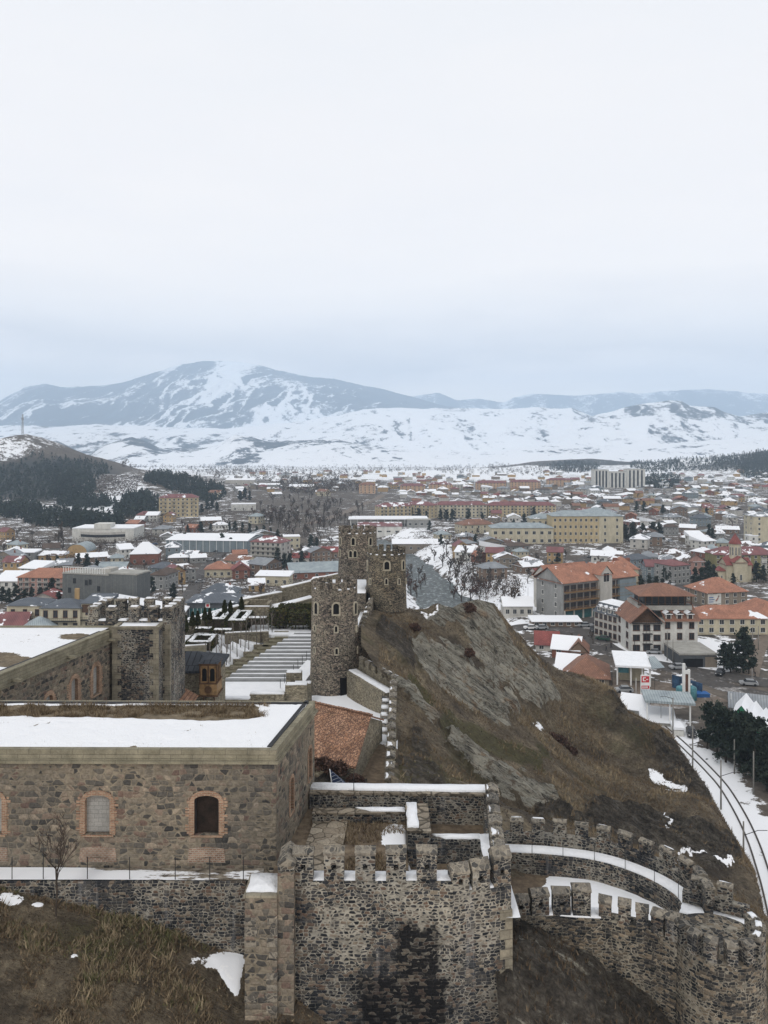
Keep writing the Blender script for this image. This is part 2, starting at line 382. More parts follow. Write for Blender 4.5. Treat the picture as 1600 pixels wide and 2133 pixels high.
# ---- terrain
def mat_hill():
    m, t, b = newmat('hillside_earth'); p = geo(t)
    rot = NN(t, 'ShaderNodeMapping', {'Vector': p, 'Rotation': (0, R(-36), R(0))}, vector_type='POINT').outputs[0]
    rot = vmth(t, 'ADD', rot, vmth(t, 'MULTIPLY', vmth(t, 'SUBTRACT', noise(t, p, .25, 3, out=1), (.5, .5, .5)), (1.2, 1.2, 1.2)))
    sl = vmth(t, 'MULTIPLY', rot, (.11, .85, 1.3))
    st = noise(t, sl, 1.0, 7, .7)
    st2 = noise(t, vmth(t, 'MULTIPLY', rot, (.45, 3.2, 4.0)), 1.0, 5, .7)
    fine = noise(t, p, 3.0, 6, .75)
    rockc = ramp(t, mth(t, 'ADD', mth(t, 'MULTIPLY', st, .7), mth(t, 'MULTIPLY', st2, .3)), [(.34, (.02, .019, .018)), (.41, (.09, .085, .072)), (.46, (.20, .188, .155)), (.56, (.32, .305, .26)), (.66, (.19, .172, .135))])
    rockc = mixc(t, mr(t, noise(t, p, .35, 5), .56, .7, 0, .55), rockc, (.21, .115, .05))
    crk = noise(t, vmth(t, 'MULTIPLY', rot, (.07, 1.5, 1.6)), 1.0, 5, .62)
    crk = mth(t, 'MULTIPLY', mr(t, mth(t, 'ABSOLUTE', mth(t, 'SUBTRACT', crk, .5)), .004, .022, 1, 0), mr(t, fine, .38, .56))
    rockc = mixc(t, mth(t, 'MULTIPLY', crk, .9), rockc, (.012, .012, .012))
    rockc = mixc(t, mr(t, noise(t, p, 1.1, 5, .7), .52, .64, 0, .8), rockc, (.075, .055, .038))
    drk = ramp(t, mth(t, 'ADD', mth(t, 'MULTIPLY', st, .5), mth(t, 'MULTIPLY', fine, .5)), [(.38, (.013, .012, .011)), (.5, (.06, .052, .043)), (.6, (.13, .115, .092))])
    gn = noise(t, p, .16, 6, .65)
    gr = ramp(t, mth(t, 'ADD', mth(t, 'MULTIPLY', gn, .5), mth(t, 'MULTIPLY', fine, .5)), [(.34, (.042, .034, .026)), (.45, (.095, .076, .054)), (.54, (.16, .13, .09)), (.64, (.27, .225, .155))])
    gr = mixc(t, mr(t, noise(t, p, .11, 6, .68), .50, .62, 0, .75), gr, (.045, .038, .032)); gr = mixc(t, mr(t, noise(t, p, .07, 5, .65), .53, .66, 0, .6), gr, (.075, .07, .036))
    grn = ramp(t, fine, [(.3, (.022, .022, .009)), (.7, (.085, .082, .032))])
    ga = attr(t, 'green'); ra = attr(t, 'rock'); da = attr(t, 'bank'); sa = attr(t, 'snow')
    wob = mth(t, 'MULTIPLY', mth(t, 'SUBTRACT', fine, .5), .9); wob2 = mth(t, 'MULTIPLY', mth(t, 'SUBTRACT', st, .5), 1.6)
    col = mixc(t, mr(t, mth(t, 'ADD', ga, wob), .3, .8, 0, .8), gr, grn)
    col = mixc(t, mr(t, mth(t, 'ADD', da, mth(t, 'ADD', wob, wob2)), .42, .6), col, drk)
    col = mixc(t, mr(t, mth(t, 'ADD', ra, mth(t, 'ADD', mth(t, 'MULTIPLY', wob, .5), wob2)), .44, .56), col, rockc)
    col = mixc(t, mr(t, mth(t, 'ADD', sa, mth(t, 'ADD', mth(t, 'MULTIPLY', wob, 1.7), mth(t, 'MULTIPLY', mth(t, 'SUBTRACT', noise(t, p, .7, 5, .7), .5), 1.2))), .55, .62), col, SNOWC)
    dk = noise(t, p, .55, 6, .7); col = mixc(t, 1.0, col, ramp(t, dk, [(.3, (1.05, 1.03, 1.0)), (.5, (1.75, 1.75, 1.74)), (.7, (2.3, 2.26, 2.16))]), 'MULTIPLY'); col = mixc(t, mr(t, sepx(t, col)[2], .8, 1.0), col, SNOWC)
    setc(t, b, col, .95, mth(t, 'SUBTRACT', mth(t, 'ADD', mth(t, 'MULTIPLY', st, 1.6), mth(t, 'ADD', fine, mth(t, 'MULTIPLY', st2, .9))), mth(t, 'MULTIPLY', crk, .8)), mr(t, sepx(t, col)[2], .6, .78, 1.0, .1), 1.2)
    return m
M['hill'] = mat_hill()
def mat_town():
    m, t, b = newmat('town_earth'); p = geo(t)
    a = noise(t, p, .035, 6, .62); f = noise(t, p, .4, 5, .7)
    e = ramp(t, mth(t, 'ADD', mth(t, 'MULTIPLY', a, .4), mth(t, 'MULTIPLY', f, .6)), [(.3, (.040, .035, .031)), (.5, (.095, .080, .066)), (.7, (.17, .145, .118))])
    s = mth(t, 'ADD', attr(t, 'snow'), mth(t, 'ADD', mth(t, 'MULTIPLY', mth(t, 'SUBTRACT', f, .5), 1.1), mth(t, 'MULTIPLY', mth(t, 'SUBTRACT', noise(t, p, .09, 5, .6), .5), 1.3)))
    e = mixc(t, attr(t, 'dark'), e, (.028, .033, .032))
    setc(t, b, mixc(t, mr(t, s, .5, .6), e, SNOWC), .95, f, .5, .4)
    return m
M['town'] = mat_town()
def mat_mount():
    m, t, b = newmat('mountain_snow_and_forest'); p = geo(t)
    n = noise(t, vmth(t, 'MULTIPLY', p, (1, .5, 1.6)), .009, 9, .74)
    n2 = noise(t, vmth(t, 'MULTIPLY', p, (1, .4, 1.3)), .035, 6, .75)
    f = mth(t, 'ADD', attr(t, 'forest'), mth(t, 'ADD', mth(t, 'MULTIPLY', mth(t, 'SUBTRACT', n, .5), 2.3), mth(t, 'MULTIPLY', mth(t, 'SUBTRACT', n2, .5), 2.0)))
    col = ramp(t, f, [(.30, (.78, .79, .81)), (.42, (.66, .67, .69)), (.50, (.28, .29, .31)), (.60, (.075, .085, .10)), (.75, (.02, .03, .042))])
    setc(t, b, col, .95)
    return m
M['mount'] = mat_mount()
def mat_water():
    m, t, b = newmat('river_water'); p = geo(t)
    n = noise(t, vmth(t, 'MULTIPLY', p, (.5, .25, 1)), 1.0, 5, .65)
    setc(t, b, ramp(t, n, [(.35, (.045, .052, .05)), (.55, (.10, .115, .115)), (.70, (.38, .41, .41))]), .55, n, .8, .3)
    b.inputs['Specular IOR Level'].default_value = .18
    return m
M['water'] = mat_water()
def mat_tone(name, stops, rough=.95, trans=0):
    m, t, b = newmat(name)
    setc(t, b, ramp(t, attr(t, 'tone'), stops), rough)
    return m
M['blade'] = mat_tone('dry_grass', [(0, (.035, .025, .018)), (.25, (.10, .07, .045)), (.5, (.175, .13, .08)), (.8, (.33, .265, .17)), (.9, (.07, .07, .03)), (1, (.125, .12, .055))])
M['needle'] = mat_tone('pine_needles', [(0, (.008, .013, .011)), (.6, (.022, .033, .025)), (1, (.048, .060, .040))])
M['twig'] = mat_tone('bare_twigs', [(0, (.040, .030, .025)), (.6, (.085, .065, .053)), (1, (.15, .12, .095))])
M['twigred'] = mat_tone('reddish_twigs', [(0, (.035, .021, .017)), (.6, (.085, .050, .038)), (1, (.14, .085, .06))])
M['hedge'] = mat_tone('hedge_leaves', [(0, (.016, .02, .009)), (.5, (.05, .055, .022)), (.8, (.085, .08, .032)), (1, (.14, .09, .036))])
M['bark'] = plain('bark', (.06, .048, .038), .95, .4, 3)
M['barkpale'] = plain('pale_bark', (.16, .14, .12), .95, .3, 2)
# ---- town
def facade(name, c, var=.2):
    m, t, b = newmat(name); p = geo(t)
    n = noise(t, vmth(t, 'MULTIPLY', p, (.5, .5, .18)), 1.0, 5, .65); n2 = noise(t, p, 2.5, 3)
    col = mixc(t, 1.0, c, ramp(t, n, [(.3, (1 - var * 1.3,) * 3), (.7, (1 + var * .5,) * 3)]), 'MULTIPLY')
    col = mixc(t, 1.0, col, ramp(t, n2, [(.3, (1 - var * .5,) * 3), (.7, (1 + var * .4,) * 3)]), 'MULTIPLY')
    setc(t, b, col, .92)
    return m
def roofm(name, c, snow=.3, pat='tile', c2=None):
    m, t, b = newmat(name); p = geo(t); u = uvs(t); s = sepx(t, u)
    if pat == 'tile':
        br = NN(t, 'ShaderNodeTexBrick', {'Vector': u, 'Color1': c4(c), 'Color2': c4(c2 or tuple(x * .72 for x in c)), 'Mortar': c4(tuple(x * .45 for x in c)), 'Scale': 1.0, 'Mortar Size': .05, 'Brick Width': .45, 'Row Height': .42})
        base = br.outputs['Color']
    else:
        st = NN(t, 'ShaderNodeTexWave', {'Vector': u, 'Scale': .55, 'Distortion': 0.0}, bands_direction='X').outputs['Fac']
        base = mixc(t, mr(t, st, .0, .2), tuple(x * .6 for x in c), c)
    n = noise(t, p, .3, 5, .65)
    base = mixc(t, 1.0, base, ramp(t, n, [(.3, (.7, .7, .72)), (.7, (1.2, 1.17, 1.13))]), 'MULTIPLY')
    rnd = NN(t, 'ShaderNodeObjectInfo').outputs['Random']
    k = mth(t, 'ADD', noise(t, vmth(t, 'ADD', p, vmth(t, 'MULTIPLY', geo(t, 'Normal'), (4, 4, 0))), .17, 4, .6), mth(t, 'MULTIPLY', mth(t, 'SUBTRACT', rnd, .5), .25))
    k = mth(t, 'ADD', k, mth(t, 'MULTIPLY', noise(t, p, 1.6, 3), .1))
    th = .84 - snow * .55
    setc(t, b, mixc(t, mr(t, k, th - .015, th + .015), base, SNOWC), .75)
    b.inputs['Specular IOR Level'].default_value = .3
    return m
WALLS = {k: facade('wall_' + k, c) for k, c in dict(cream=(.50, .45, .33), yellow=(.47, .38, .23), pink=(.42, .25, .21), white=(.60, .59, .55), grey=(.27, .27, .26), brown=(.20, .14, .10),
        brickred=(.22, .095, .065), ochre=(.40, .27, .13), olive=(.24, .22, .11), stone=(.22, .185, .145), peach=(.50, .33, .21), bluegrey=(.20, .24, .26), green=(.03, .18, .09), darkgrey=(.085, .09, .095), offwhite=(.46, .44, .40)).items()}
ROOFS = {k: roofm('roof_' + k, c, s, pt) for k, (c, s, pt) in dict(
        orange=((.45, .215, .14), .10, 'tile'), rust=((.29, .15, .10), .10, 'tile'), maroon=((.20, .085, .085), .22, 'metal'), red=((.29, .085, .075), .16, 'tile'), grey=((.24, .26, .28), .34, 'metal'), slate=((.10, .115, .135), .30, 'metal'),
        brown=((.12, .085, .065), .35, 'tile'), snowy=((.22, .23, .25), .78, 'metal'), snowbrown=((.15, .10, .08), .62, 'tile'), white=((.3, .3, .3), 1.3, 'metal'), steel=((.30, .35, .37), .08, 'metal')).items()}
M['glass'] = plain('window_glass', (.025, .028, .033), .25, .4, 1.2, 0, .5)
M['glassteal'] = plain('teal_glass', (.03, .10, .10), .25, .4, .8, 0, .5)
M['frame'] = plain('white_frame', (.55, .54, .5), .6)
M['framebrown'] = plain('brown_frame', (.12, .06, .04), .6)
def slushy(name, c, lo):
    m, t, b = newmat(name); p = geo(t); n = noise(t, p, .12, 6, .68); f = noise(t, p, .9, 5, .7)
    col = mixc(t, 1.0, c, ramp(t, f, [(.3, (.7, .7, .7)), (.7, (1.35, 1.33, 1.3))]), 'MULTIPLY')
    k = mth(t, 'ADD', mth(t, 'MULTIPLY', n, .65), mth(t, 'MULTIPLY', f, .35))
    col = mixc(t, mr(t, k, lo, lo + .05, 0, .8), col, (.30, .285, .27)); col = mixc(t, mr(t, k, lo + .08, lo + .1), col, SNOWC)
    setc(t, b, col, .8, f, .3, .05); return m
M['asphalt'] = slushy('asphalt', (.07, .064, .06), .55)
M['dirtroad'] = slushy('dirt_track', (.15, .12, .095), .56)
M['white'] = plain('white_paint', (.72, .72, .70), .5, .1)
M['redpaint'] = plain('red_paint', (.5, .03, .04), .5, .1)
M['bluepaint'] = plain('blue_paint', (.03, .11, .30), .45, .15)
M['bluemural'] = plain('blue_mural', (.035, .08, .15), .6, .7, .5)
M['teal'] = plain('teal_paint', (.08, .22, .25), .5, .4, .8)
M['slats'] = mat_brickuv('vertical_slats', (.17, .178, .175), (.24, .25, .24), (.08, .083, .083), .32, 40, .10, .05, .25)
M['steel'] = plain('steel', (.28, .28, .28), .5, .2)
M['rail'] = plain('rusty_rail', (.055, .045, .038), .6, .3)
# ================================================================ terrain functions
def seg_dist(X, Y, pts):
    """distance to a polyline and the interpolated third value along it"""
    X = np.asarray(X, float); Y = np.asarray(Y, float)
    best = np.full(X.shape, 1e9); val = np.zeros(X.shape)
    for a, b in zip(pts[:-1], pts[1:]):
        dx, dy = b[0] - a[0], b[1] - a[1]
        t = np.clip(((X - a[0]) * dx + (Y - a[1]) * dy) / (dx * dx + dy * dy + 1e-9), 0, 1)
        d = np.hypot(X - a[0] - t * dx, Y - a[1] - t * dy)
        k = d < best
        best = np.where(k, d, best); val = np.where(k, (a[2] if len(a) > 2 else 0) * (1 - t) + (b[2] if len(b) > 2 else 0) * t, val)
    return best, val
RIVER = [(-30, 200), (5, 260), (26, 310), (29, 361), (25.5, 409), (20.4, 453), (13.5, 499), (0, 566), (-8, 610)]
def W3(px, Y, py): return (PX(px, Y), Y, HC - (py - YH) * Y / F)
LRIDGE = [W3(-300, 1340, 930), W3(-100, 1320, 926), W3(0, 1310, 914), W3(50, 1300, 903), W3(100, 1280, 933), W3(150, 1250, 966), W3(235, 1190, 996)]
LRIDGE2 = [W3(100, 1150, 985), W3(290, 1090, 990), W3(350, 1060, 996), W3(440, 1010, 1032), W3(520, 960, 1056)]
RRIDGE = [W3(1330, 2100, 968), W3(1420, 2050, 955), W3(1500, 2000, 952), W3(1600, 1950, 938), W3(1800, 1900, 925)]
RRIDGE2 = [W3(1130, 2300, 960), W3(1230, 2350, 955), W3(1300, 2300, 962)]
def TZ(X, Y):
    """height of the valley floor"""
    X = np.asarray(X, float); Y = np.asarray(Y, float)
    drop = 68 - 7 * sm(X, 20, 48) * (1 - sm(Y, 290, 400)) + 2 * sm(Y, 900, 1300) + 30 * sm(Y, 1500, 3300)
    drop = drop - 5 * (1 - sm(X, -60, -20)) * (1 - sm(Y, 300, 420))
    d, _ = seg_dist(X, Y, RIVER)
    wob = (fbm(X / 18., Y / 18., 3, 4) - .5) * 10
    bank = sm(d + wob, 7, 30)
    drop = 76.2 * (1 - bank) + drop * bank
    z = HC - drop + (fbm(X / 40., Y / 60., 3, 9) - .5) * 1.6 * sm(Y, 350, 600)
    for rdg, wd in ((LRIDGE, 260), (LRIDGE2, 170), (RRIDGE, 330), (RRIDGE2, 200)):
        d, h = seg_dist(X, Y, rdg)
        g = np.exp(-(d / wd) ** 2 * 2.2) * .55 + np.clip(1 - d / (wd * 1.35), 0, 1) * .45
        n = (fbm(X / 90., Y / 90., 4, 22) - .5) * 16 * g * (1 - g) * 3
        z = np.maximum(z, z + (h - z) * g + n) if rdg is not None else z
    return z
_DS = np.exp(np.linspace(math.log(95), math.log(5000), 1400))
_GC = np.arange(-140, 1760, 5.0)
_GP, _GD = np.meshgrid(_GC, _DS)
_GZ = TZ(PX(_GP, _GD), _GD).T.copy()
def ground_at(px, py):
    """where the view ray through a photograph pixel meets the valley floor"""
    f = min(max((px + 140) / 5.0, 0), len(_GC) - 1.001); i = int(f); f -= i
    zc = _GZ[i] * (1 - f) + _GZ[i + 1] * f
    e = zc - (HC - (py - YH) * _DS / F)
    k = int(np.argmax(e >= 0))
    if k == 0: k = len(_DS) - 1
    t = float(np.clip(-e[k - 1] / (e[k] - e[k - 1] + 1e-9), 0, 1)); D = _DS[k - 1] + (_DS[k] - _DS[k - 1]) * t
    return (float(PX(px, D)), float(D), float(zc[k - 1] + (zc[k] - zc[k - 1]) * t))

# ---------------------------------------------------------------- valley floor
def build_town_ground():
    cols = np.arange(-1100, 2701, 11.0)
    Ds = np.exp(np.linspace(math.log(92), math.log(3600), 330))
    PXm, Dm = np.meshgrid(cols, Ds)
    X = PX(PXm, Dm); Y = Dm; Z = TZ(X, Y)
    pyv = YH + (HC - Z) * F / Y
    d, _ = seg_dist(X, Y, RIVER)
    snow = np.full(X.shape, .43)
    snow += .24 * (1 - sm(d, 22, 60)) * sm(d, 10, 14) * (1 - sm(Y, 700, 900))
    snow += .20 * sm(Y, 1250, 1700) + .35 * (sm(vn(X / 500., Y / 160., 5), .42, .62)) * sm(Y, 1300, 1700)
    snow -= .12 * (1 - sm(np.abs(PXm - 660), 60, 220)) * (1 - sm(np.abs(pyv - 1060), 40, 90))
    snow -= .25 * (1 - sm(Y, 190, 250)) * (X > 20)
    snow += .3 * (1 - sm(np.hypot(X - PX(1375, 230) , (Y - 222) * .6), 10, 26))
    snow += .25 * (1 - sm(np.hypot(X - PX(1500, 235), Y - 238), 8, 20))
    snow += .35 * (1 - sm(np.hypot((PXm - 1090) / 60, (pyv - 1240) / 30), .7, 1.2))
    snow += .30 * (1 - sm(np.hypot((PXm - 225) / 80, (pyv - 1020) / 40), .7, 1.2)) + .17 * (1 - sm(np.hypot((PXm - 15) / 50, (pyv - 935) / 26), .6, 1.2)) - .34 * (1 - sm(np.hypot((PXm - 170) / 130, (pyv - 962) / 34), .7, 1.1)) * (pyv < 988)
    snow += .15 * (1 - sm(np.hypot((PXm - 160) / 190, (pyv - 1055) / 30), .6, 1.2))
    dark = .9 * (1 - sm(np.hypot((PXm - 100) / 170, (pyv - 1000) / 50), .7, 1.1)) * (snow < .6)
    dr, hr = seg_dist(X, Y, RRIDGE)
    dark = np.maximum(dark, .8 * (1 - sm(dr, 200, 330))); dr2, _ = seg_dist(X, Y, RRIDGE2); snow -= .34 * (1 - sm(np.minimum(dr, dr2 + 120), 200, 330)) + .3 * (1 - sm(np.hypot((PXm - 100) / 170, (pyv - 1000) / 50), .75, 1.1))
    rs, _ = seg_dist(X, Y, RAILC)
    snow = np.maximum(snow, .78 - sm(rs, 3.2, 6.5) * .42 * 1.0 - 0 * rs) * (rs < 9) + snow * (rs >= 9)
    tag(grid_obj('ground', X, Y, Z, M['town'], dict(snow=snow, dark=dark)), kind='structure')
RAILC = []
for px, py in ((1290, 1452), (1350, 1490), (1405, 1535), (1440, 1567), (1478, 1605), (1510, 1642), (1545, 1700), (1570, 1755), (1587, 1805), (1603, 1860), (1625, 1960), (1640, 2080)):
    q = 60.9 * F / (py - YH); RAILC.append((PX(px, q), q))
build_town_ground()
def river():
    mb = MB(); pts = [Vector((a[0], a[1], 0)) for a in RIVER]
    L = []
    for k, p in enumerate(pts):
        d = (pts[min(k + 1, len(pts) - 1)] - pts[max(0, k - 1)]).normalized(); n = Vector((-d.y, d.x, 0))
        L.append((p + n * 22 + Vector((0, 0, -.1)), p - n * 22 + Vector((0, 0, -.1))))
    for a, b in zip(L[:-1], L[1:]): mb.face([a[1], b[1], b[0], a[0]])
    tag(mb.build('river', M['water']), kind='structure')
river()
def catmull(pts, n=6):
    out = []
    for k in range(len(pts) - 1):
        p0 = pts[max(k - 1, 0)]; p1 = pts[k]; p2 = pts[k + 1]; p3 = pts[min(k + 2, len(pts) - 1)]
        for j in range(n):
            t = j / n
            out.append(tuple(.5 * (2 * b + (c - a) * t + (2 * a - 5 * b + 4 * c - d) * t * t + (3 * b - a - 3 * c + d) * t ** 3) for a, b, c, d in zip(p0, p1, p2, p3)))
    out.append(tuple(pts[-1])); return out
def strip(name, pxpts, width, mat, lift=.06, world=False, n=8):
    pts = [ (p if world else ground_at(*p)[:2]) for p in pxpts]
    pts = catmull(pts, n); V2 = [Vector((a[0], a[1])) for a in pts]
    mb = MB(); rows = []
    for k, p in enumerate(V2):
        d = (V2[min(k + 1, len(V2) - 1)] - V2[max(0, k - 1)]).normalized(); nn = Vector((-d.y, d.x))
        r = []
        for s in (-1, -.5, 0, .5, 1):
            q = p + nn * s * width / 2; r.append((q.x, q.y, float(TZ(q.x, q.y)) + lift))
        rows.append(r)
    for a, b in zip(rows[:-1], rows[1:]):
        for i in range(4): mb.face([a[i], a[i + 1], b[i + 1], b[i]])
    o = mb.build(name, mat); tag(o, kind='structure'); return o, V2
# railway
def railway():
    c = [Vector(p) for p in catmull(RAILC, 8)]
    root = empty('railway_track', (c[0].x, c[0].y, float(TZ(c[0].x, c[0].y))), 'curved single railway track lying in snow at the foot of the brown hill', 'railway track')
    for s in (-.78, .78):
        mb = MB(); P = []
        for k, p in enumerate(c):
            d = (c[min(k + 1, len(c) - 1)] - c[max(0, k - 1)]).normalized(); q = p + Vector((-d.y, d.x)) * s
            P.append((q.x, q.y, float(TZ(q.x, q.y)) + .16))
        for a, b in zip(P[:-1], P[1:]):
            u = Vector((b[0] - a[0], b[1] - a[1])).normalized(); w = Vector((-u.y, u.x)) * .11
            mb.mesh([(a[0] - w.x, a[1] - w.y, a[2] - .2), (a[0] + w.x, a[1] + w.y, a[2] - .2), (b[0] + w.x, b[1] + w.y, b[2] - .2), (b[0] - w.x, b[1] - w.y, b[2] - .2),
                     (a[0] - w.x, a[1] - w.y, a[2]), (a[0] + w.x, a[1] + w.y, a[2]), (b[0] + w.x, b[1] + w.y, b[2]), (b[0] - w.x, b[1] - w.y, b[2])], [[4, 5, 6, 7], [0, 4, 7, 3], [1, 2, 6, 5]])
        mb.build('rail', M['rail'], root)
railway()

# ---------------------------------------------------------------- castle hill: thin-plate surface through surveyed points
HP = []
def hp(px, py, D): HP.append((PX(px, D), D, HC - (py - YH) * D / F))
for a in [(780, 1264, 104), (850, 1264, 106), (905, 1264, 110), (945, 1257, 112), (985, 1250, 114), (1030, 1264, 116), (1060, 1294, 118), (1085, 1326, 120), (1150, 1390, 124), (1210, 1408, 128), (1255, 1425, 131), (1300, 1475, 131), (1350, 1505, 130),
          (1400, 1540, 126), (1428, 1575, 119), (1458, 1628, 110), (1500, 1692, 100), (1540, 1748, 92), (1562, 1805, 85), (1580, 1850, 80), (1592, 1905, 76),
          (830, 1330, 93), (900, 1330, 101), (1000, 1330, 110), (830, 1420, 82), (822, 1500, 70), (822, 1630, 53), (900, 1400, 94), (950, 1500, 87), (1000, 1600, 72), (900, 1600, 62), (1050, 1400, 111), (1100, 1480, 108), (1150, 1600, 90), (1200, 1500, 118), (1280, 1590, 110),
          (1400, 1640, 106), (1380, 1720, 92), (1200, 1700, 77), (1420, 1800, 79), (1490, 1850, 75), (1300, 1720, 77), (1080, 1690, 58), (1150, 1720, 62), (1000, 1700, 54), (1250, 1745, 58), (1400, 1815, 56), (1450, 1835, 58), (1500, 1880, 60), (1545, 1900, 62)]: hp(*a)
# behind the crest and down the bank to the railway
for x, y, d in [(PX(780, 104), 122, 40), (PX(905, 110) , 130, 42), (PX(985, 114), 134, 44), (PX(1060, 118) + 4, 137, 46), (PX(1150, 124) + 6, 140, 52), (PX(1255, 131) + 6, 147, 58), (PX(1350, 130) + 8, 146, 60), (PX(1428, 119) + 9, 136, 61), (PX(1458, 110) + 9, 122, 61), (PX(1500, 100) + 10, 113, 61.5), (PX(1540, 92) + 11, 104, 62), (PX(1580, 80) + 13, 92, 62.5), (PX(1592, 76) + 13, 84, 62.5),
                (PX(780, 104), 150, 64), (20, 155, 66), (35, 165, 68), (60, 170, 68), (75, 150, 68), (75, 115, 68), (75, 85, 66), (62, 64, 60), (45, 54, 50), (50, 48, 52)]: HP.append((x, y, HC - d))
for x, y, d in [(8.5, 48, 27.5), (14, 50, 28.2), (19, 48, 29), (20.5, 44, 31), (21.5, 40, 33), (24, 46, 33), (28, 50, 35.5), (34, 60, 40), (20, 37, 34), (16, 37.5, 32), (10, 40, 29), (3, 50, 25), (1.4, 60, 24.2), (2, 75, 25)]: HP.append((x, y, HC - d))
HPA = np.array(HP)
def tps_fit(A, lam=.6):
    n = len(A); s = 30.0
    x = A[:, :2] / s
    d = np.hypot(x[:, None, 0] - x[None, :, 0], x[:, None, 1] - x[None, :, 1])
    K = np.where(d > 0, d * d * np.log(d + 1e-12), 0) + lam * 1e-2 * np.eye(n)
    P = np.c_[np.ones(n), x]
    Aa = np.block([[K, P], [P.T, np.zeros((3, 3))]])
    w = np.linalg.solve(Aa, np.r_[A[:, 2], np.zeros(3)])
    def f(X, Y):
        X = np.asarray(X, float) / s; Y = np.asarray(Y, float) / s
        r = w[n] + w[n + 1] * X + w[n + 2] * Y
        for k in range(n):
            q = (X - x[k, 0]) ** 2 + (Y - x[k, 1]) ** 2
            r = r + w[k] * np.where(q > 0, .5 * q * np.log(q + 1e-12), 0)
        return r
    return f
_HZ = tps_fit(HPA)
# skyline of the ridge as surveyed from the keep: the ground never rises above these sight lines
CREST = [(820, 1240), (845, 1262), (886, 1264), (909, 1258), (942, 1266), (961, 1257), (994, 1250), (1031, 1257), (1066, 1277), (1080, 1306), (1120, 1344), (1139, 1373), (1181, 1388), (1219, 1412), (1280, 1439), (1300, 1470), (1308, 1485), (1355, 1505), (1397, 1528), (1411, 1551), (1437, 1592), (1470, 1637), (1500, 1694), (1540, 1759), (1570, 1807), (1592, 1905), (1640, 1990), (1900, 2300)]
def crest_z(X, Y):
    px = 800 + F * np.asarray(X, float) / Y
    return np.where(px > 830, HC - (np.interp(px, [c[0] for c in CREST], [c[1] for c in CREST]) - YH) * Y / F, 1e3)
def HZ0(X, Y):
    z = _HZ(X, Y); c = crest_z(X, Y) - .25; k = .9
    h = np.clip(.5 + .5 * (c - z) / k, 0, 1)
    return np.where(c > 500, z, c * (1 - h) + z * h - k * h * (1 - h))
def hill_masks(X, Y, Z):
    px = 800 + F * X / Y; py = YH + (HC - Z) * F / Y
    px = px + (fbm(X / 5., Y / 5., 4, 31) - .5) * 70 + (fbm(X / 1.5, Y / 1.5, 3, 36) - .5) * 26; py = py + (fbm(X / 5., Y / 5., 4, 32) - .5) * 60 + (fbm(X / 1.5, Y / 1.5, 3, 37) - .5) * 22
    # band of pale layered outcrop running down to the right, its upper edge at the crest
    def band(pts):
        d = np.full(X.shape, 1e9); wv = np.zeros(X.shape)
        for a, b in zip(pts[:-1], pts[1:]):
            dx, dy = b[0] - a[0], b[1] - a[1]
            t = np.clip(((px - a[0]) * dx + (py - a[1]) * dy) / (dx * dx + dy * dy), 0, 1)
            q = np.hypot(px - a[0] - t * dx, py - a[1] - t * dy) / (a[2] * (1 - t) + b[2] * t)
            d = np.minimum(d, q)
        return 1 - sm(d, .62, 1.15)
    rock = np.maximum.reduce([band([(880, 1330, 24), (930, 1390, 42), (1010, 1440, 46), (1075, 1480, 26)]), band([(915, 1278, 20), (985, 1290, 46), (1060, 1370, 48), (1150, 1450, 26)]),
                              .8 * band([(830, 1440, 14), (880, 1500, 18), (910, 1525, 6)]), .8 * band([(930, 1540, 9), (1000, 1600, 20), (1080, 1655, 20), (1150, 1680, 10)])])
    bank = np.maximum.reduce([band([(1130, 1690, 16), (1250, 1700, 30), (1380, 1730, 52), (1490, 1780, 48), (1520, 1800, 18)]), 1.0 * band([(1360, 1560, 18), (1420, 1600, 38), (1470, 1660, 22)]), band([(1275, 1450, 10), (1300, 1480, 12)]), .7 * band([(800, 1300, 22), (850, 1340, 20), (860, 1400, 18)]), .6 * band([(850, 1560, 20), (880, 1640, 40)])])
    green = np.maximum.reduce([.75 * band([(930, 1520, 30), (1010, 1555, 38), (1110, 1585, 34)]), .8 * band([(860, 1440, 14), (890, 1480, 14)]), .6 * band([(850, 1600, 30), (930, 1640, 30)])])
    snow = np.maximum.reduce([.75 * band([(1345, 1600, 10), (1365, 1620, 12), (1385, 1640, 9), (1425, 1650, 7)]), .62 * band([(1400, 1690, 5), (1405, 1750, 7)]), .7 * band([(1405, 1797, 5), (1450, 1800, 5), (1530, 1812, 5)]), .8 * band([(950, 1251, 6), (985, 1247, 7), (1000, 1249, 4)]), .7 * band([(845, 1260, 5), (905, 1264, 7), (940, 1258, 5)]), .75 * band([(1135, 1515, 7), (1142, 1522, 7)])])
    return rock, bank, green, snow
def hill_edge_x(Y):
    return np.interp(Y, [35, 46, 50, 55, 78, 84, 90, 103, 112, 130], [6.6, 6.9, .75, .45, 1.05, -2.4, -2.6, -1.6, -4, -6])
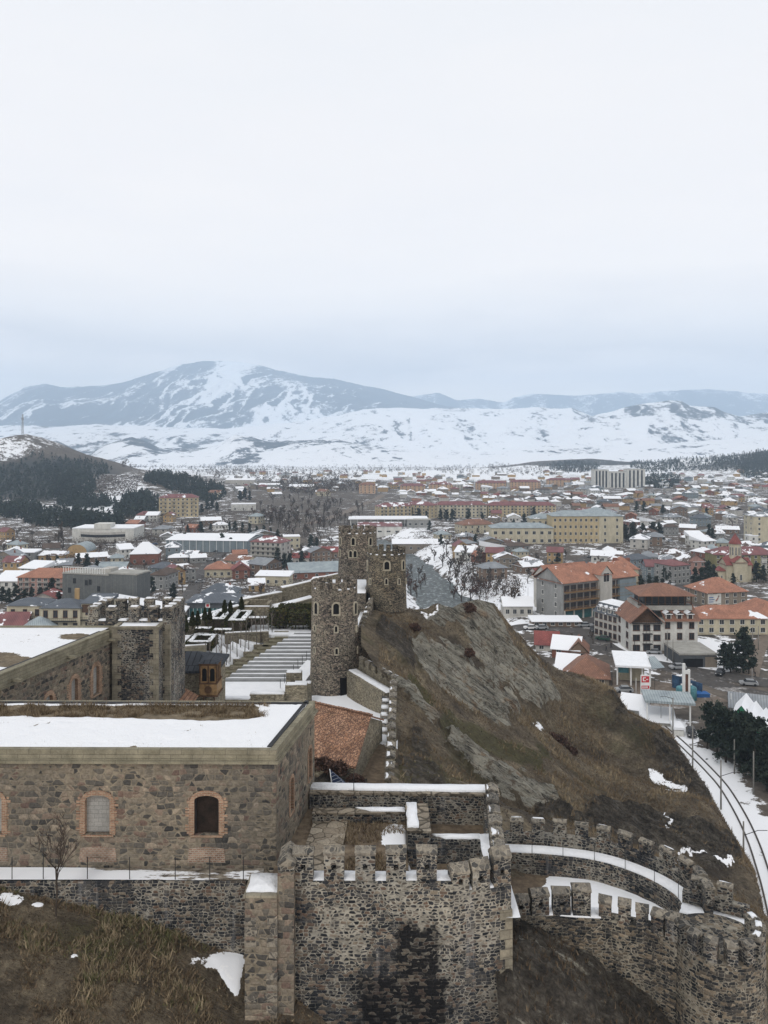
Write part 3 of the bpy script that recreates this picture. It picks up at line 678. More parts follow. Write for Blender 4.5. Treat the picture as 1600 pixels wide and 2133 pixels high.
def hill_z(X, Y, detail=True):
    Z = HZ0(X, Y)
    if detail:
        rock, bank, green, snow = hill_masks(X, Y, Z)
        w = np.maximum(rock, bank)
        # layered ledges dipping to the right
        s = X * .55 + Z * .83
        led = ridged(s / 1.7 + fbm(X / 6., Y / 6., 3, 3) * 1.4, Y / 9., 3, 12)
        amp = .25 + 1.7 * w
        slab = ridged(Y / 3.4 + fbm(X / 8., Y / 8., 3, 51) * 1.6, X / 16. + fbm(X / 9., Y / 9., 2, 52), 4, 53, .6)
        Z = Z + (led - .55) * amp * .7 + (fbm(X / 2.4, Y / 2.4, 4, 8) - .5) * (.7 + .9 * w) + (slab - .55) * (.5 + 3.2 * w) + (ridged(Y / 1.25 + fbm(X / 4., Y / 4., 3, 81) * 1.5, X / 6.5, 3, 83) - .55) * (.15 + 1.3 * w)
        Z = Z + (fbm(X / 9., Y / 9., 4, 61) - .5) * 1.8
        Z = Z + 1.6 * rock * (fbm(X / 9., Y / 14., 3, 17) - .4)
        Z = np.minimum(Z, crest_z(X, Y) + .25 * (fbm(X / 1.8, Y / 3., 3, 91) - .35))
    return Z
def build_hill():
    Y = np.concatenate([np.arange(36, 70, .36), np.arange(70, 135, .36), np.arange(135, 175, 1.0)])
    u = np.linspace(0, 1, 300) ** 1.05
    X = hill_edge_x(Y)[:, None] + u[None, :] * (78 - hill_edge_x(Y)[:, None] + 0)
    Ym = np.repeat(Y[:, None], len(u), 1)
    Z0 = HZ0(X, Ym); Z = hill_z(X, Ym)
    rock, bank, green, snow = hill_masks(X, Ym, Z0)
    o = grid_obj('castle_hill', X, Ym, Z, M['hill'], dict(rock=rock, bank=bank, green=green, snow=snow))
    tag(o, kind='structure')
build_hill()
# ================================================================ far mountains
def interp_ridge(pts, px): return np.interp(px, [p[0] for p in pts], [p[1] for p in pts])
def mountain(name, ridge, D0, D1, foot_drop, nv, p, gully, gs, forest, seed, step=5, wobble=2.0, foot=None):
    cols = np.arange(-420, 2021, step); v = np.r_[np.linspace(0, 1, nv), 1.06, 1.25]
    PXm, Vm = np.meshgrid(cols, v)
    D = D0 + (D1 - D0) * Vm
    X = PX(PXm, D)
    ry = interp_ridge(ridge, PXm) + (fbm(PXm / 26., PXm * 0, 4, seed) - .5) * wobble * 2
    Zr = HC - (ry - YH) * D1 / F
    zf = HC - foot_drop
    vv = np.clip(Vm, 0, 1)
    warp = fbm(X / gs, D / gs, 3, seed + 5) * 1.2
    g = ridged(X / gs + warp, D / (gs * 2.6) + warp * .6, 5, seed + 9, .55)
    g2 = fbm(X / (gs * 1.7), D / (gs * 1.7), 4, seed + 2)
    gh = ridged(X / (gs * .26) + warp * 2.5, D / (gs * 1.3) + warp, 4, seed + 14, .6)
    prof = vv ** p
    h = prof * (1 + gully * (1 - vv) * 2.2 * (g - .62)) + (g2 - .5) * .5 * gully * vv * (1 - vv) * 2 + (gh - .6) * .34 * gully * vv ** .7 * (1 - vv) ** .5
    h = np.where(Vm > 1, 1 - (Vm - 1) * 2.4, np.minimum(h, 1.0 - .0 * vv))
    Z = zf + (Zr - zf) * h
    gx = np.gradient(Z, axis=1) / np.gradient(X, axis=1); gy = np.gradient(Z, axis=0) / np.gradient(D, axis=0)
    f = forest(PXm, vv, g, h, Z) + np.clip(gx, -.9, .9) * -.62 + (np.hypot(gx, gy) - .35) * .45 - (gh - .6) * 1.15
    o = grid_obj(name, X, D, Z, M['mount'], dict(forest=f))
    tag(o, kind='structure'); return o
R_BIG = [(-400, 850), (-100, 845), (0, 833), (50, 806), (95, 799), (130, 806), (200, 803), (255, 797), (320, 776), (380, 758), (430, 752), (470, 752), (520, 756), (560, 766), (620, 781), (700, 790), (750, 801), (800, 811), (870, 829), (930, 846), (1000, 856), (1100, 868), (2000, 900)]
R_FAR = [(-400, 840), (700, 835), (830, 828), (890, 822), (912, 818), (950, 833), (1000, 831), (1050, 838), (1070, 828), (1110, 819), (1180, 824), (1240, 822), (1290, 815), (1330, 820), (1400, 813), (1470, 811), (1530, 815), (1600, 822), (1800, 815), (2000, 830)]
R_MID = [(-400, 890), (0, 886), (60, 886), (120, 888), (200, 884), (330, 889), (460, 893), (560, 884), (640, 876), (700, 866), (760, 853), (800, 849), (880, 851), (950, 850), (1020, 852), (1100, 849), (1190, 850), (1230, 866), (1250, 872), (1320, 874), (1500, 872), (1700, 866), (2000, 880)]
R_RIGHT = [(-400, 960), (900, 945), (1050, 920), (1130, 898), (1190, 880), (1250, 862), (1300, 850), (1350, 839), (1395, 834), (1420, 836), (1438, 846), (1462, 846), (1490, 849), (1510, 860), (1540, 868), (1575, 862), (1600, 859), (1700, 850), (2000, 870)]
R_BLUFF = [(-400, 940), (0, 930), (60, 925), (115, 917), (135, 926), (185, 948), (220, 925), (275, 910), (300, 917), (330, 932), (400, 935), (450, 928), (490, 905), (530, 912), (560, 920), (620, 916), (700, 914), (740, 925), (820, 935), (900, 938), (1000, 942), (1100, 930), (1200, 925), (1300, 930), (1450, 920), (1600, 905), (1800, 895), (2000, 900)]
def f_big(px, v, g, h, Z):
    f = .58 + .42 * (v - .35) * 1.1 - (g - .6) * 1.5
    f = f - 1.0 * np.exp(-((px - (492 - 60 * (1 - v))) / 34.) ** 2) * sm(v, .35, .6)        # bright open spur under the summit
    f = f - .55 * (1 - sm(v, .12, .42)) + .25 * sm(px, 480, 380) * 0
    f = f + .25 * (px < 330) * sm(v, .2, .5) + .22 * sm(px, 580, 700) * sm(v, .35, .6)
    return f - .25 * sm(v, .93, 1.0)
def f_far(px, v, g, h, Z): return .82 - (g - .6) * .8 - .2 * sm(v, .9, 1)
def f_mid(px, v, g, h, Z): return .27 - (g - .55) * .75 + .18 * sm(px, 700, 500) * (v < .6)
def f_right(px, v, g, h, Z): return .33 - (g - .55) * .9 + .18 * sm(v, .55, .95) + .12 * np.exp(-((px - 1300) / 120.) ** 2)
def f_bluff(px, v, g, h, Z): return .33 - (g - .55) * 1.25 + .42 * sm(v, .35, .95) * (1 - sm(px, 700, 950)) - .5 * (1 - sm(v, .0, .12))
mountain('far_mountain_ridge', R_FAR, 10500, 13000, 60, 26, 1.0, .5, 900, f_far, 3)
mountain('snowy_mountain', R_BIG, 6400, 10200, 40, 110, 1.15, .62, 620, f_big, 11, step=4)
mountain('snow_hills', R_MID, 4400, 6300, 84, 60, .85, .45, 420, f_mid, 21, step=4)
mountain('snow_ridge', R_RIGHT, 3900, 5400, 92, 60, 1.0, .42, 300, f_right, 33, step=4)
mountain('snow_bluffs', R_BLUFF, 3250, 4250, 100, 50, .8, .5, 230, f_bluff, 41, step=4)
# valley floor beyond the town, under the hills
def far_floor():
    mb = MB(); a = 30000
    mb.face([(-a, 3300, HC - 101), (a, 3300, HC - 101), (a, 16000, HC - 101), (-a, 16000, HC - 101)])
    m, t, b = newmat('far_snow_fields'); setc(t, b, SNOWC)
    tag(mb.build('snow_field', m), kind='structure')
far_floor()
# ================================================================ haze
def haze():
    mb = MB(); mb.box(-14500, 14500, -900, 13700, -42, 1180)
    m = bpy.data.materials.new('haze'); m.use_nodes = True; t = m.node_tree
    for n in list(t.nodes): t.nodes.remove(n)
    v = NN(t, 'ShaderNodeVolumePrincipled', {'Color': (.66, .82, 1.0, 1), 'Density': 0.00013, 'Anisotropy': 0.0})
    o = t.nodes.new('ShaderNodeOutputMaterial'); t.links.new(v.outputs[0], o.inputs['Volume'])
    tag(mb.build('haze', m), kind='stuff')
haze()
# ================================================================ castle
def nrm2(a, b):
    dx, dy = b[0] - a[0], b[1] - a[1]; L = math.hypot(dx, dy); return (dx / L, dy / L), L
def merlon(mb, c, u, w, t, z0, h, cap=True, hole=True, peak=.22, m=0, mc=1):
    """one merlon: masonry with a real loophole and a pitched pale cap"""
    hb = h - peak
    hw, ht = w / 2, t / 2
    uy = (-u[1], u[0])
    P = lambda a, b: (c[0] + u[0] * a + uy[0] * b, c[1] + u[1] * a + uy[1] * b)
    if hole:
        s = .11
        mb.obox(P(-(hw + s) / 2, 0), u, (hw - s) / 2, ht, z0, z0 + hb, m); mb.obox(P((hw + s) / 2, 0), u, (hw - s) / 2, ht, z0, z0 + hb, m)
        mb.obox(c, u, s, ht - .004, z0, z0 + hb * .42, m); mb.obox(c, u, s, ht - .004, z0 + hb * .42 + .26, z0 + hb - .002, m)
    else: mb.obox(c, u, hw, ht, z0, z0 + hb, m)
    e = .035; z = z0 + hb
    a = [P(-hw - e, -ht - e), P(hw + e, -ht - e), P(hw + e, ht + e), P(-hw - e, ht + e)]
    j = lambda: random.uniform(-.03, .03)
    r = [P(-hw - e, j()), P(hw + e, j())]
    vs = [(p[0], p[1], z) for p in a] + [(p[0], p[1], z + .10 + j()) for p in a] + [(r[0][0], r[0][1], z + peak + j()), (r[1][0], r[1][1], z + peak + j())]
    mb.mesh(vs, [[0, 1, 5, 4], [1, 2, 6, 5], [2, 3, 7, 6], [3, 0, 4, 7], [4, 5, 9, 8], [6, 7, 8, 9], [5, 6, 9], [7, 4, 8], [3, 2, 1, 0]], mc)
    return P
def snow_slab(mb, poly, z, th=.07, jit=.05, sub=4):
    """a lying sheet of snow with an uneven edge"""
    pts = []
    n = len(poly)
    for i in range(n):
        a, b = poly[i], poly[(i + 1) % n]
        for k in range(sub):
            t = k / sub
            pts.append((a[0] + (b[0] - a[0]) * t + (random.uniform(-jit, jit) if k else 0), a[1] + (b[1] - a[1]) * t + (random.uniform(-jit, jit) if k else 0)))
    cx = sum(p[0] for p in pts) / len(pts); cy = sum(p[1] for p in pts) / len(pts)
    zz = z if callable(z) else (lambda x, y: z)
    top = [(cx + (p[0] - cx) * .985, cy + (p[1] - cy) * .985, zz(*p) + th) for p in pts]; bot = [(p[0], p[1], zz(*p) + .004) for p in pts]
    m = len(pts)
    mb.mesh(bot + top + [(cx, cy, zz(cx, cy) + th * 1.25)], [[i, (i + 1) % m, m + (i + 1) % m, m + i] for i in range(m)] + [[m + i, m + (i + 1) % m, 2 * m] for i in range(m)], 0, True)
def offset_poly(pts, t):
    """offset a polyline to its left by t"""
    out = []
    for k, p in enumerate(pts):
        ns = []
        if k > 0: u, _ = nrm2(pts[k - 1], p); ns.append((-u[1], u[0]))
        if k < len(pts) - 1: u, _ = nrm2(p, pts[k + 1]); ns.append((-u[1], u[0]))
        nx = sum(n[0] for n in ns) / len(ns); ny = sum(n[1] for n in ns) / len(ns)
        L2 = nx * nx + ny * ny
        out.append((p[0] + nx / L2 * t, p[1] + ny / L2 * t))
    return out
def wall_run(mb, pts, t, z0, z1, m=0, mtop=None):
    """a wall of thickness t to the left of the polyline; z may be lists per point"""
    q = offset_poly(pts, t); n = len(pts)
    Z0 = z0 if isinstance(z0, (list, tuple)) else [z0] * n; Z1 = z1 if isinstance(z1, (list, tuple)) else [z1] * n
    vs = []
    for k in range(n): vs += [(pts[k][0], pts[k][1], Z0[k]), (q[k][0], q[k][1], Z0[k]), (q[k][0], q[k][1], Z1[k]), (pts[k][0], pts[k][1], Z1[k])]
    fs = []; mt = m if mtop is None else mtop
    for k in range(n - 1):
        a, b = 4 * k, 4 * k + 4
        mb.mesh([vs[a], vs[b], vs[b + 3], vs[a + 3]], [[0, 1, 2, 3]], m); mb.mesh([vs[a + 2], vs[b + 2], vs[b + 1], vs[a + 1]], [[0, 1, 2, 3]], m)
        mb.mesh([vs[a + 3], vs[b + 3], vs[b + 2], vs[a + 2]], [[0, 1, 2, 3]], mt)
    mb.mesh([vs[0], vs[3], vs[2], vs[1]], [[0, 1, 2, 3]], m); e = 4 * (n - 1); mb.mesh([vs[e], vs[e + 1], vs[e + 2], vs[e + 3]], [[0, 1, 2, 3]], m)
    return q
def resample(pts, step, start=0.0):
    """evenly spaced (point, direction, fraction) along a polyline"""
    L = [nrm2(a, b) for a, b in zip(pts[:-1], pts[1:])]; tot = sum(l for _, l in L); out = []; s = start
    while s < tot + 1e-6:
        r = s
        for (u, l), a, b in zip(L, pts[:-1], pts[1:]):
            if r <= l + 1e-9: out.append(((a[0] + u[0] * r, a[1] + u[1] * r), u, s / tot)); break
            r -= l
        s += step
    return out
def arch_pts(cx, w, z0, zs, rise, n=8):
    """outline of an arched opening in (u, z): bottom left, up, over, down"""
    r = [(cx - w / 2, z0), (cx - w / 2, zs)]
    for k in range(1, n): a = math.pi * (1 - k / n); r.append((cx + w / 2 * math.cos(a), zs + rise * math.sin(a)))
    return r + [(cx + w / 2, zs), (cx + w / 2, z0)]
def fbox(mb, O, u, nrm, u0, u1, z0, z1, d0, d1, m=0):
    """box on a facade: along u, height z, standing d0..d1 out of it along the outward normal"""
    P = lambda a, d, z: (O[0] + u[0] * a + nrm[0] * d, O[1] + u[1] * a + nrm[1] * d, z)
    vs = [P(u0, d1, z0), P(u1, d1, z0), P(u1, d0, z0), P(u0, d0, z0), P(u0, d1, z1), P(u1, d1, z1), P(u1, d0, z1), P(u0, d0, z1)]
    mb.mesh(vs, [[0, 1, 5, 4], [1, 2, 6, 5], [2, 3, 7, 6], [3, 0, 4, 7], [4, 5, 6, 7], [3, 2, 1, 0]], m)
def facade_grid(mb, O, u, nrm, L, z0, z1, ops, depth=.4, m=0, mback=1):
    """flat facade with real rectangular recesses; ops = (u0,u1,z0,z1)"""
    us = sorted({0, L, *[o[0] for o in ops], *[o[1] for o in ops]}); zs = sorted({z0, z1, *[o[2] for o in ops], *[o[3] for o in ops]})
    P = lambda a, z, d=0: (O[0] + u[0] * a - nrm[0] * d, O[1] + u[1] * a - nrm[1] * d, z)
    for a, b in zip(us[:-1], us[1:]):
        for c, d in zip(zs[:-1], zs[1:]):
            if any(o[0] <= (a + b) / 2 <= o[1] and o[2] <= (c + d) / 2 <= o[3] for o in ops): continue
            mb.face([P(a, c), P(b, c), P(b, d), P(a, d)], m)
    for o in ops:
        a, b, c, d = o
        mb.face([P(a, c), P(a, c, depth), P(a, d, depth), P(a, d)][::-1], m); mb.face([P(b, c), P(b, d), P(b, d, depth), P(b, c, depth)][::-1], m)
        mb.face([P(a, d), P(b, d), P(b, d, depth), P(a, d, depth)], m); mb.face([P(a, c), P(a, c, depth), P(b, c, depth), P(b, c)], m)
        mb.face([P(a, c, depth), P(b, c, depth), P(b, d, depth), P(a, d, depth)], mback)
def surround(mb, O, u, nrm, outer, inner, d0, d1, m=0):
    """flat ring between two outlines of equal length (both given anticlockwise as open fans), thickness d0..d1"""
    P = lambda p, d: (O[0] + u[0] * p[0] + nrm[0] * d, O[1] + u[1] * p[0] + nrm[1] * d, p[1])
    n = len(inner)
    for k in range(n - 1):
        mb.face([P(outer[k], d1), P(inner[k], d1), P(inner[k + 1], d1), P(outer[k + 1], d1)][::-1], m)
        mb.face([P(inner[k], d1), P(inner[k], d0), P(inner[k + 1], d0), P(inner[k + 1], d1)][::-1], m)
        mb.face([P(outer[k], d0), P(outer[k], d1), P(outer[k + 1], d1), P(outer[k + 1], d0)][::-1], m)
    for k in (0, n - 1):
        mb.face([P(outer[k], d0), P(inner[k], d0), P(inner[k], d1), P(outer[k], d1)], m)
def ragged(w, ww, z0, z1, rise, n):
    """outer outline of a toothed brick surround matching arch_pts point for point"""
    o = [(-w / 2 - ww, z0), (-w / 2 - ww * .85, z1)]
    for k in range(1, n): a = math.pi * (1 - k / n); o.append(((w / 2 + ww * .62) * math.cos(a), z1 + (rise + ww * .95) * math.sin(a) ** .8))
    return o + [(w / 2 + ww * .85, z1), (w / 2 + ww, z0)]

# ---------------------------------------------------------------- barracks with the turf roof
def arched_window(root, O, u, nrm, uc, w, z0, zs, rise, ww, fill, depth=.4, teeth=True):
    n = 10
    win = MB()
    inn = [(x + uc, z) for x, z in arch_pts(0, w, z0, zs, rise, n)]; out = [(x + uc, z) for x, z in ragged(w, ww, z0 - .06, zs, rise, n)]
    surround(win, O, u, nrm, out, inn, -depth + .02, .035)
    if teeth:
        for s in (-1, 1):
            z = z0 + .02
            while z < zs + .1:
                L = random.choice((.05, .12, .2)); a = uc + s * (w / 2 + ww * .9)
                fbox(win, O, u, nrm, min(a, a + s * L), max(a, a + s * L), z, z + .12, -.01, .028); z += .17
    fbox(win, O, u, nrm, uc - w / 2 - ww * .7, uc + w / 2 + ww * .7, z0 - .15, z0 - .062, -.05, .05)
    s = win.build('window_surround', M['brick'], root)
    g = MB(); P = lambda p, d: (O[0] + u[0] * p[0] + nrm[0] * d, O[1] + u[1] * p[0] + nrm[1] * d, p[1])
    g.face([P(q, -depth * .55) for q in inn][::-1]); 
    g.build('blocked_window' if fill == 'block' else 'shutter', M[fill], root)
    if fill != 'block':
        f = MB(); i2 = [(x + uc, z) for x, z in arch_pts(0, w - .16, z0 + .09, zs, rise - .08, n)]
        surround(f, O, u, nrm, inn, i2, -depth * .5, -depth * .35); f.build('frame', M['iron'], s)
def barracks():
    A, B_, C, D_ = (-25.0, 40.15), (-5.42, 40.0), (-4.14, 47.5), (-24.5, 47.7)
    zt = ZD(15.45); zc = ZD(16.1); zb = ZD(23.2)
    root = empty('barracks', (-14, 40, zb), 'long low brown stone barracks with snow lying on its flat turf roof', 'building')
    u, L = nrm2(A, B_); n = (u[1], -u[0])
    ux = lambda px: (PX(px, 40) - A[0])
    zz = lambda py: HC - (py - YH) * 40 / F
    mb = MB()
    wins = [(-24, 'block'), (202, 'block'), (430, 'rustdoor')]
    ops = [(ux(p) - .68, ux(p) + .68, zz(1740), zz(1652)) for p, _ in wins]
    facade_grid(mb, A, u, n, L, zb, zc, ops, .42)
    u2, L2 = nrm2(B_, C); n2 = (u2[1], -u2[0])
    sl = [(math.hypot(0, 1) * (Y - 40) / u2[1], z0, z1) for Y, z0, z1 in ((42.75, HC - (1690 - YH) * 42.75 / F, HC - (1618 - YH) * 42.75 / F), (46.45, HC - (1622 - YH) * 46.45 / F, HC - (1556 - YH) * 46.45 / F))]
    facade_grid(mb, B_, u2, n2, L2, zb, zc, [(a - .32, a + .32, b, c) for a, b, c in sl], .42)
    mb.face([(C[0], C[1], zb), (D_[0], D_[1], zb), (D_[0], D_[1], zc), (C[0], C[1], zc)]); mb.face([(D_[0], D_[1], zb), (A[0], A[1], zb), (A[0], A[1], zc), (D_[0], D_[1], zc)])
    mb.build('wall', [M['brownstone'], M['dark']], root)
    for (p, fill) in wins: arched_window(root, A, u, n, ux(p), 1.24, zz(1738), zz(1668), .25, .27, fill)
    for a, b, c in sl: arched_window(root, B_, u2, n2, a, .6, b, c - .28, .22, .2, 'rustdoor', teeth=False)
    # brick relieving arches at the foot
    for p in (-24, 203, 430):
        q = MB(); uc = ux(p)
        outl = [(uc - .95, zz(1797)), (uc - .88, zz(1768)), (uc, zz(1764)), (uc + .88, zz(1768)), (uc + .95, zz(1797))]; inn = [(uc - .5, zz(1797)), (uc - .5, zz(1788)), (uc, zz(1786)), (uc + .5, zz(1788)), (uc + .5, zz(1797))]
        surround(q, A, u, n, outl, inn, -.02, .03); fbox(q, A, u, n, uc - .5, uc + .5, zz(1797), zz(1788.5), -.02, .012)
        q.build('relieving_arch', M['brickold'], root)
    # quoins at the corner
    q = MB(); z = zb; k = 0
    while z < zc - .3:
        w_ = .62 if k % 2 else .42; h = random.uniform(.34, .44)
        fbox(q, A, u, n, L - w_, L + .0, z, min(z + h, zc - .02), -.05, .028); fbox(q, B_, u2, n2, 0.0, 1.0 - w_, z, min(z + h, zc - .02), -.05, .028); z += h + .015; k += 1
    q.build('quoins', M['brownstone'], root)
    # ashlar parapet with moulded cornice
    c = MB()
    poly = [A, B_, C, D_]
    def ring(e, z0, z1, t):
        po = offset_poly(poly + [poly[0]], -e)[:-1]; po[0] = (A[0] - e, A[1] - e); po[3] = (D_[0] - e, D_[1] + e)
        pi = [(A[0] + t, A[1] + t), (B_[0] - t, B_[1] + t), (C[0] - t, C[1] - t), (D_[0] + t, D_[1] - t)]
        for k in range(4):
            a, b, i, j = po[k], po[(k + 1) % 4], pi[k], pi[(k + 1) % 4]
            c.face([(*a, z0), (*b, z0), (*b, z1), (*a, z1)]); c.face([(*a, z1), (*b, z1), (*j, z1), (*i, z1)]); c.face([(*a, z0), (*i, z0), (*j, z0), (*b, z0)]); c.face([(*j, z0), (*i, z0), (*i, z1), (*j, z1)])
    ring(.17, zc - .02, zc + .10, .3); ring(.10, zc + .102, zc + .2, .3); ring(.03, zc + .202, zt, .3)
    c.build('parapet', M['ashlar'], root)
    f = MB()
    for a, b, t in ((C, D_, .3), (B_, C, .34)):
        uu, LL = nrm2(a, b); nn = (uu[1], -uu[0]); fbox(f, a, uu, nn, .3, LL - .05, zt - .2, zt + .035, -t - .22, -t + .02)
    f.build('flashing', M['iron'], root)
    # turf and snow
    nx, ny = 150, 60
    s = np.linspace(0, 1, nx); t = np.linspace(0, 1, ny)
    Sx, Tt = np.meshgrid(s, t)
    i0 = [(A[0] + .3, A[1] + .3), (B_[0] - .32, B_[1] + .3), (C[0] - .34, C[1] - .3), (D_[0] + .3, D_[1] - .3)]
    X = (i0[0][0] * (1 - Sx) + i0[1][0] * Sx) * (1 - Tt) + (i0[3][0] * (1 - Sx) + i0[2][0] * Sx) * Tt
    Y = (i0[0][1] * (1 - Sx) + i0[1][1] * Sx) * (1 - Tt) + (i0[3][1] * (1 - Sx) + i0[2][1] * Sx) * Tt
    px = 800 + F * X / Y
    edge = .66 + .03 * np.sin(px / 90) + .05 * sm(px, 470, 545) - .05 * sm(px, 40, 90) + (fbm(px / 30, px * 0, 3, 2) - .5) * .05
    grass = sm(Tt, edge - .015, edge + .015) * (1 - sm(Tt, .925, .955)) * (1 - sm(px, 520, 560))
    snow = 1.15 - 1.25 * grass
    snow -= (.62 * sm(fbm(X / .5, Y / .5, 4, 6), .56, .72) * sm(fbm(X / 3.5, Y / 2, 2, 8), .35, .6) + .3 * (1 - sm(Tt, 0, .1)) * sm(fbm(X / .9, Y / .9, 3, 7), .45, .7)) * (1 - grass)
    Z = zt - .16 + snow * .07 + fbm(X / 1.5, Y / 1.5, 4, 1) * .14
    o = grid_obj('turf_roof', X, Y, Z - zb, M['turf'], dict(snow=snow)); 
    o.parent = root
    for v in (0,): o.location = (-root.location.x, -root.location.y, 0)
    return root
barracks()
def wing():
    P = [(-45, 46.0), (-27.0, 46.0), (-22.4, 65.0), (-22.2, 66.8), (-45, 66.8)]
    zt = ZD(15.45); zc = ZD(16.35); zb = ZD(24)
    root = empty('barracks', (-30, 58, zb), 'second brown stone barracks wing with patchy snow roof, joined to the square crenellated tower', 'building')
    a, b = P[1], P[2]; u, L = nrm2(a, b); n = (u[1], -u[0])
    def uof(px):                                    # facade coordinate where a pixel column meets this wall
        k = (px - 800) / F; t = (a[0] - k * a[1]) / (k * u[1] - u[0]); return t, a[1] + u[1] * t
    mb = MB(); W_ = []
    for px, y0, y1 in ((102, 1490, 1447), (155, 1475, 1412), (200, 1446, 1386)):
        t, Y = uof(px); W_.append((t, HC - (y0 - YH) * Y / F, HC - (y1 - YH) * Y / F))
    facade_grid(mb, a, u, n, L, zb, zc, [(t - .42, t + .42, z0, z1) for t, z0, z1 in W_], .4)
    for c, d in ((P[0], a), (b, P[3]), (P[3], P[4])): mb.face([(*c, zb), (*d, zb), (*d, zc), (*c, zc)])
    mb.build('wall', [M['brownstone'], M['dark']], root)
    for t, z0, z1 in W_: arched_window(root, a, u, n, t, .8, z0, z1 - .35, .3, .36, 'block')
    c = MB()
    fbox(c, a, u, n, 0, L, zc - .02, zc + .14, -.3, .2); fbox(c, a, u, n, 0, L, zc + .142, zt, -.4, .03); fbox(c, a, u, n, 0, L, zt + .002, zt + .10, -.42, .08)
    c.box(P[4][0], P[3][0], P[3][1] - .3, P[3][1], zc, zt + .06)
    c.build('parapet', M['ashlar'], root)
    for px in (25, 140, 224):
        s = MB(); t, Y = uof(px); fbox(s, a, u, n, t - .12, t + .12, zc + .2, zc + .36, .03, .75); s.build('water_spout', M['ashlar'], root)
    f = MB(); fbox(f, a, u, n, 0, L - .3, zt - .1, zt + .05, -.75, -.46); f.build('flashing', M['iron'], root)
    nx, ny = 130, 90
    Sx, Tt = np.meshgrid(np.linspace(0, 1, nx), np.linspace(0, 1, ny))
    Y = 46.2 + Tt * 20.3; XR = np.interp(Y, [46, 65, 67], [-27.0, -22.4, -22.2]) - .7; X = -45 + Sx * (XR + 45)
    py = YH + (HC - zt) * F / Y; px = 800 + F * X / Y
    snow = 1.0 - 1.1 * (1 - sm(np.hypot((px - 40) / 80, (py - 1377) / 11), .7, 1.25)) - .8 * (1 - sm(np.hypot((px - 160) / 40, (py - 1323) / 7), .6, 1.2)) - .7 * (1 - sm(np.hypot((px + 10) / 60, (py - 1362) / 8), .6, 1.2)) - .35 * (fbm(X / 3, Y / 1.6, 4, 16) > .57)
    o = grid_obj('turf_roof', X, Y, zt - .12 + .06 * snow - zb, M['turf'], dict(snow=snow)); o.parent = root; o.location = (-root.location.x, -root.location.y, 0)
wing()
# ---------------------------------------------------------------- square tower with crenellations
def square_tower():
    zb = ZD(24)
    root = empty('square_tower', (-21.4, 67, zb), 'square dark basalt tower with pale corner stones and crenellated top', 'tower')
    x0, x1, y0, y1 = -24.9, -17.75, 66.9, 71.2
    zg = ZD(15.05); zt = ZD(13.85)
    mb = MB(); mb.box(-22.15, P332, 65.0, y0 - .01, zb, ZD(15.3)); mb.box(P332 + .01, x1, 66.2, y0 - .01, zb, ZD(15.0))
    t = .7
    for (a, b, c, d) in ((x0, x1, y0, y0 + t), (x0, x1, y1 - t, y1), (x0, x0 + t, y0 + t, y1 - t), (x1 - t, x1, y0 + t, y1 - t)): mb.box(a, b, c, d, zb, zg)
    mb.box(x0 + t, x1 - t, y0 + t, y1 - t, zb, zg - .9)
    mb.build('wall', M['basalt'], root)
    q = MB(); z = zb; k = 0
    for z in np.arange(zb, ZD(15.4), .52):
        w = .75 if k % 2 else .45; k += 1
        q.box(P332 - w, P332 - .003, 64.975, 65.3, z, z + .5); q.box(-22.16, -22.16 + w, 64.975, 65.3, z, z + .5); q.box(x1 - w, x1 + .02, 66.175, 66.5, z, z + .5)
    q.box(-22.2, P332, 64.95, 65.35, ZD(15.3) + .002, ZD(15.1)); q.box(-22.2, -21.85, 65.351, y0 - .02, ZD(15.3) + .002, ZD(15.1)); q.box(P332 - .35, P332, 65.351, y0 - .02, ZD(15.3) + .002, ZD(15.1))
    q.build('corner_stones', M['quoin'], root)
    def row(pts, u, w):
        for p in pts:
            m = MB(); merlon(m, p, u, w, t, zg, zt - zg + random.uniform(-.1, .1), hole=False); o = m.build('merlon', [M['basalt'], M['cap']], root)
            s = MB(); snow_slab(s, [(p[0] - .3, p[1] - .2), (p[0] + .3, p[1] - .2), (p[0] + .3, p[1] + .2), (p[0] - .3, p[1] + .2)], zt + .0 - .06, .10, .06); s.build('snow_cap', M['snow'], o)
    row([(x, y0 + t / 2) for x in (-24.4, -22.9, -21.0, -19.4, -18.15)], (1, 0), .85)
    row([(x, y1 - t / 2) for x in (-24.5, -23.3, -22.2, -20.8, -19.2, -18.2)], (1, 0), .8)
    row([(x0 + t / 2, y) for y in (68.3, 69.7)], (0, 1), .8); row([(x1 - t / 2, y) for y in (68.3, 69.7)], (0, 1), .8)
    s = MB()
    for x in (-23.65, -21.95, -20.2, -18.8): snow_slab(s, [(x - .36, y0 + .05), (x + .36, y0 + .05), (x + .36, y0 + t - .05), (x - .36, y0 + t - .05)], zg, .12, .03)
    snow_slab(s, [(-21.8, 65.4), (P332 - .4, 65.4), (P332 - .4, y0 - .1), (-21.8, y0 - .1)], ZD(15.28), .14, .1); snow_slab(s, [(x0 + t, y0 + t), (x1 - t, y0 + t), (x1 - t, y1 - t), (x0 + t, y1 - t)], zg - .9, .1, .0)
    s.build('snow_cover', M['snow'], root)
P332 = PX(331, 65)
square_tower()
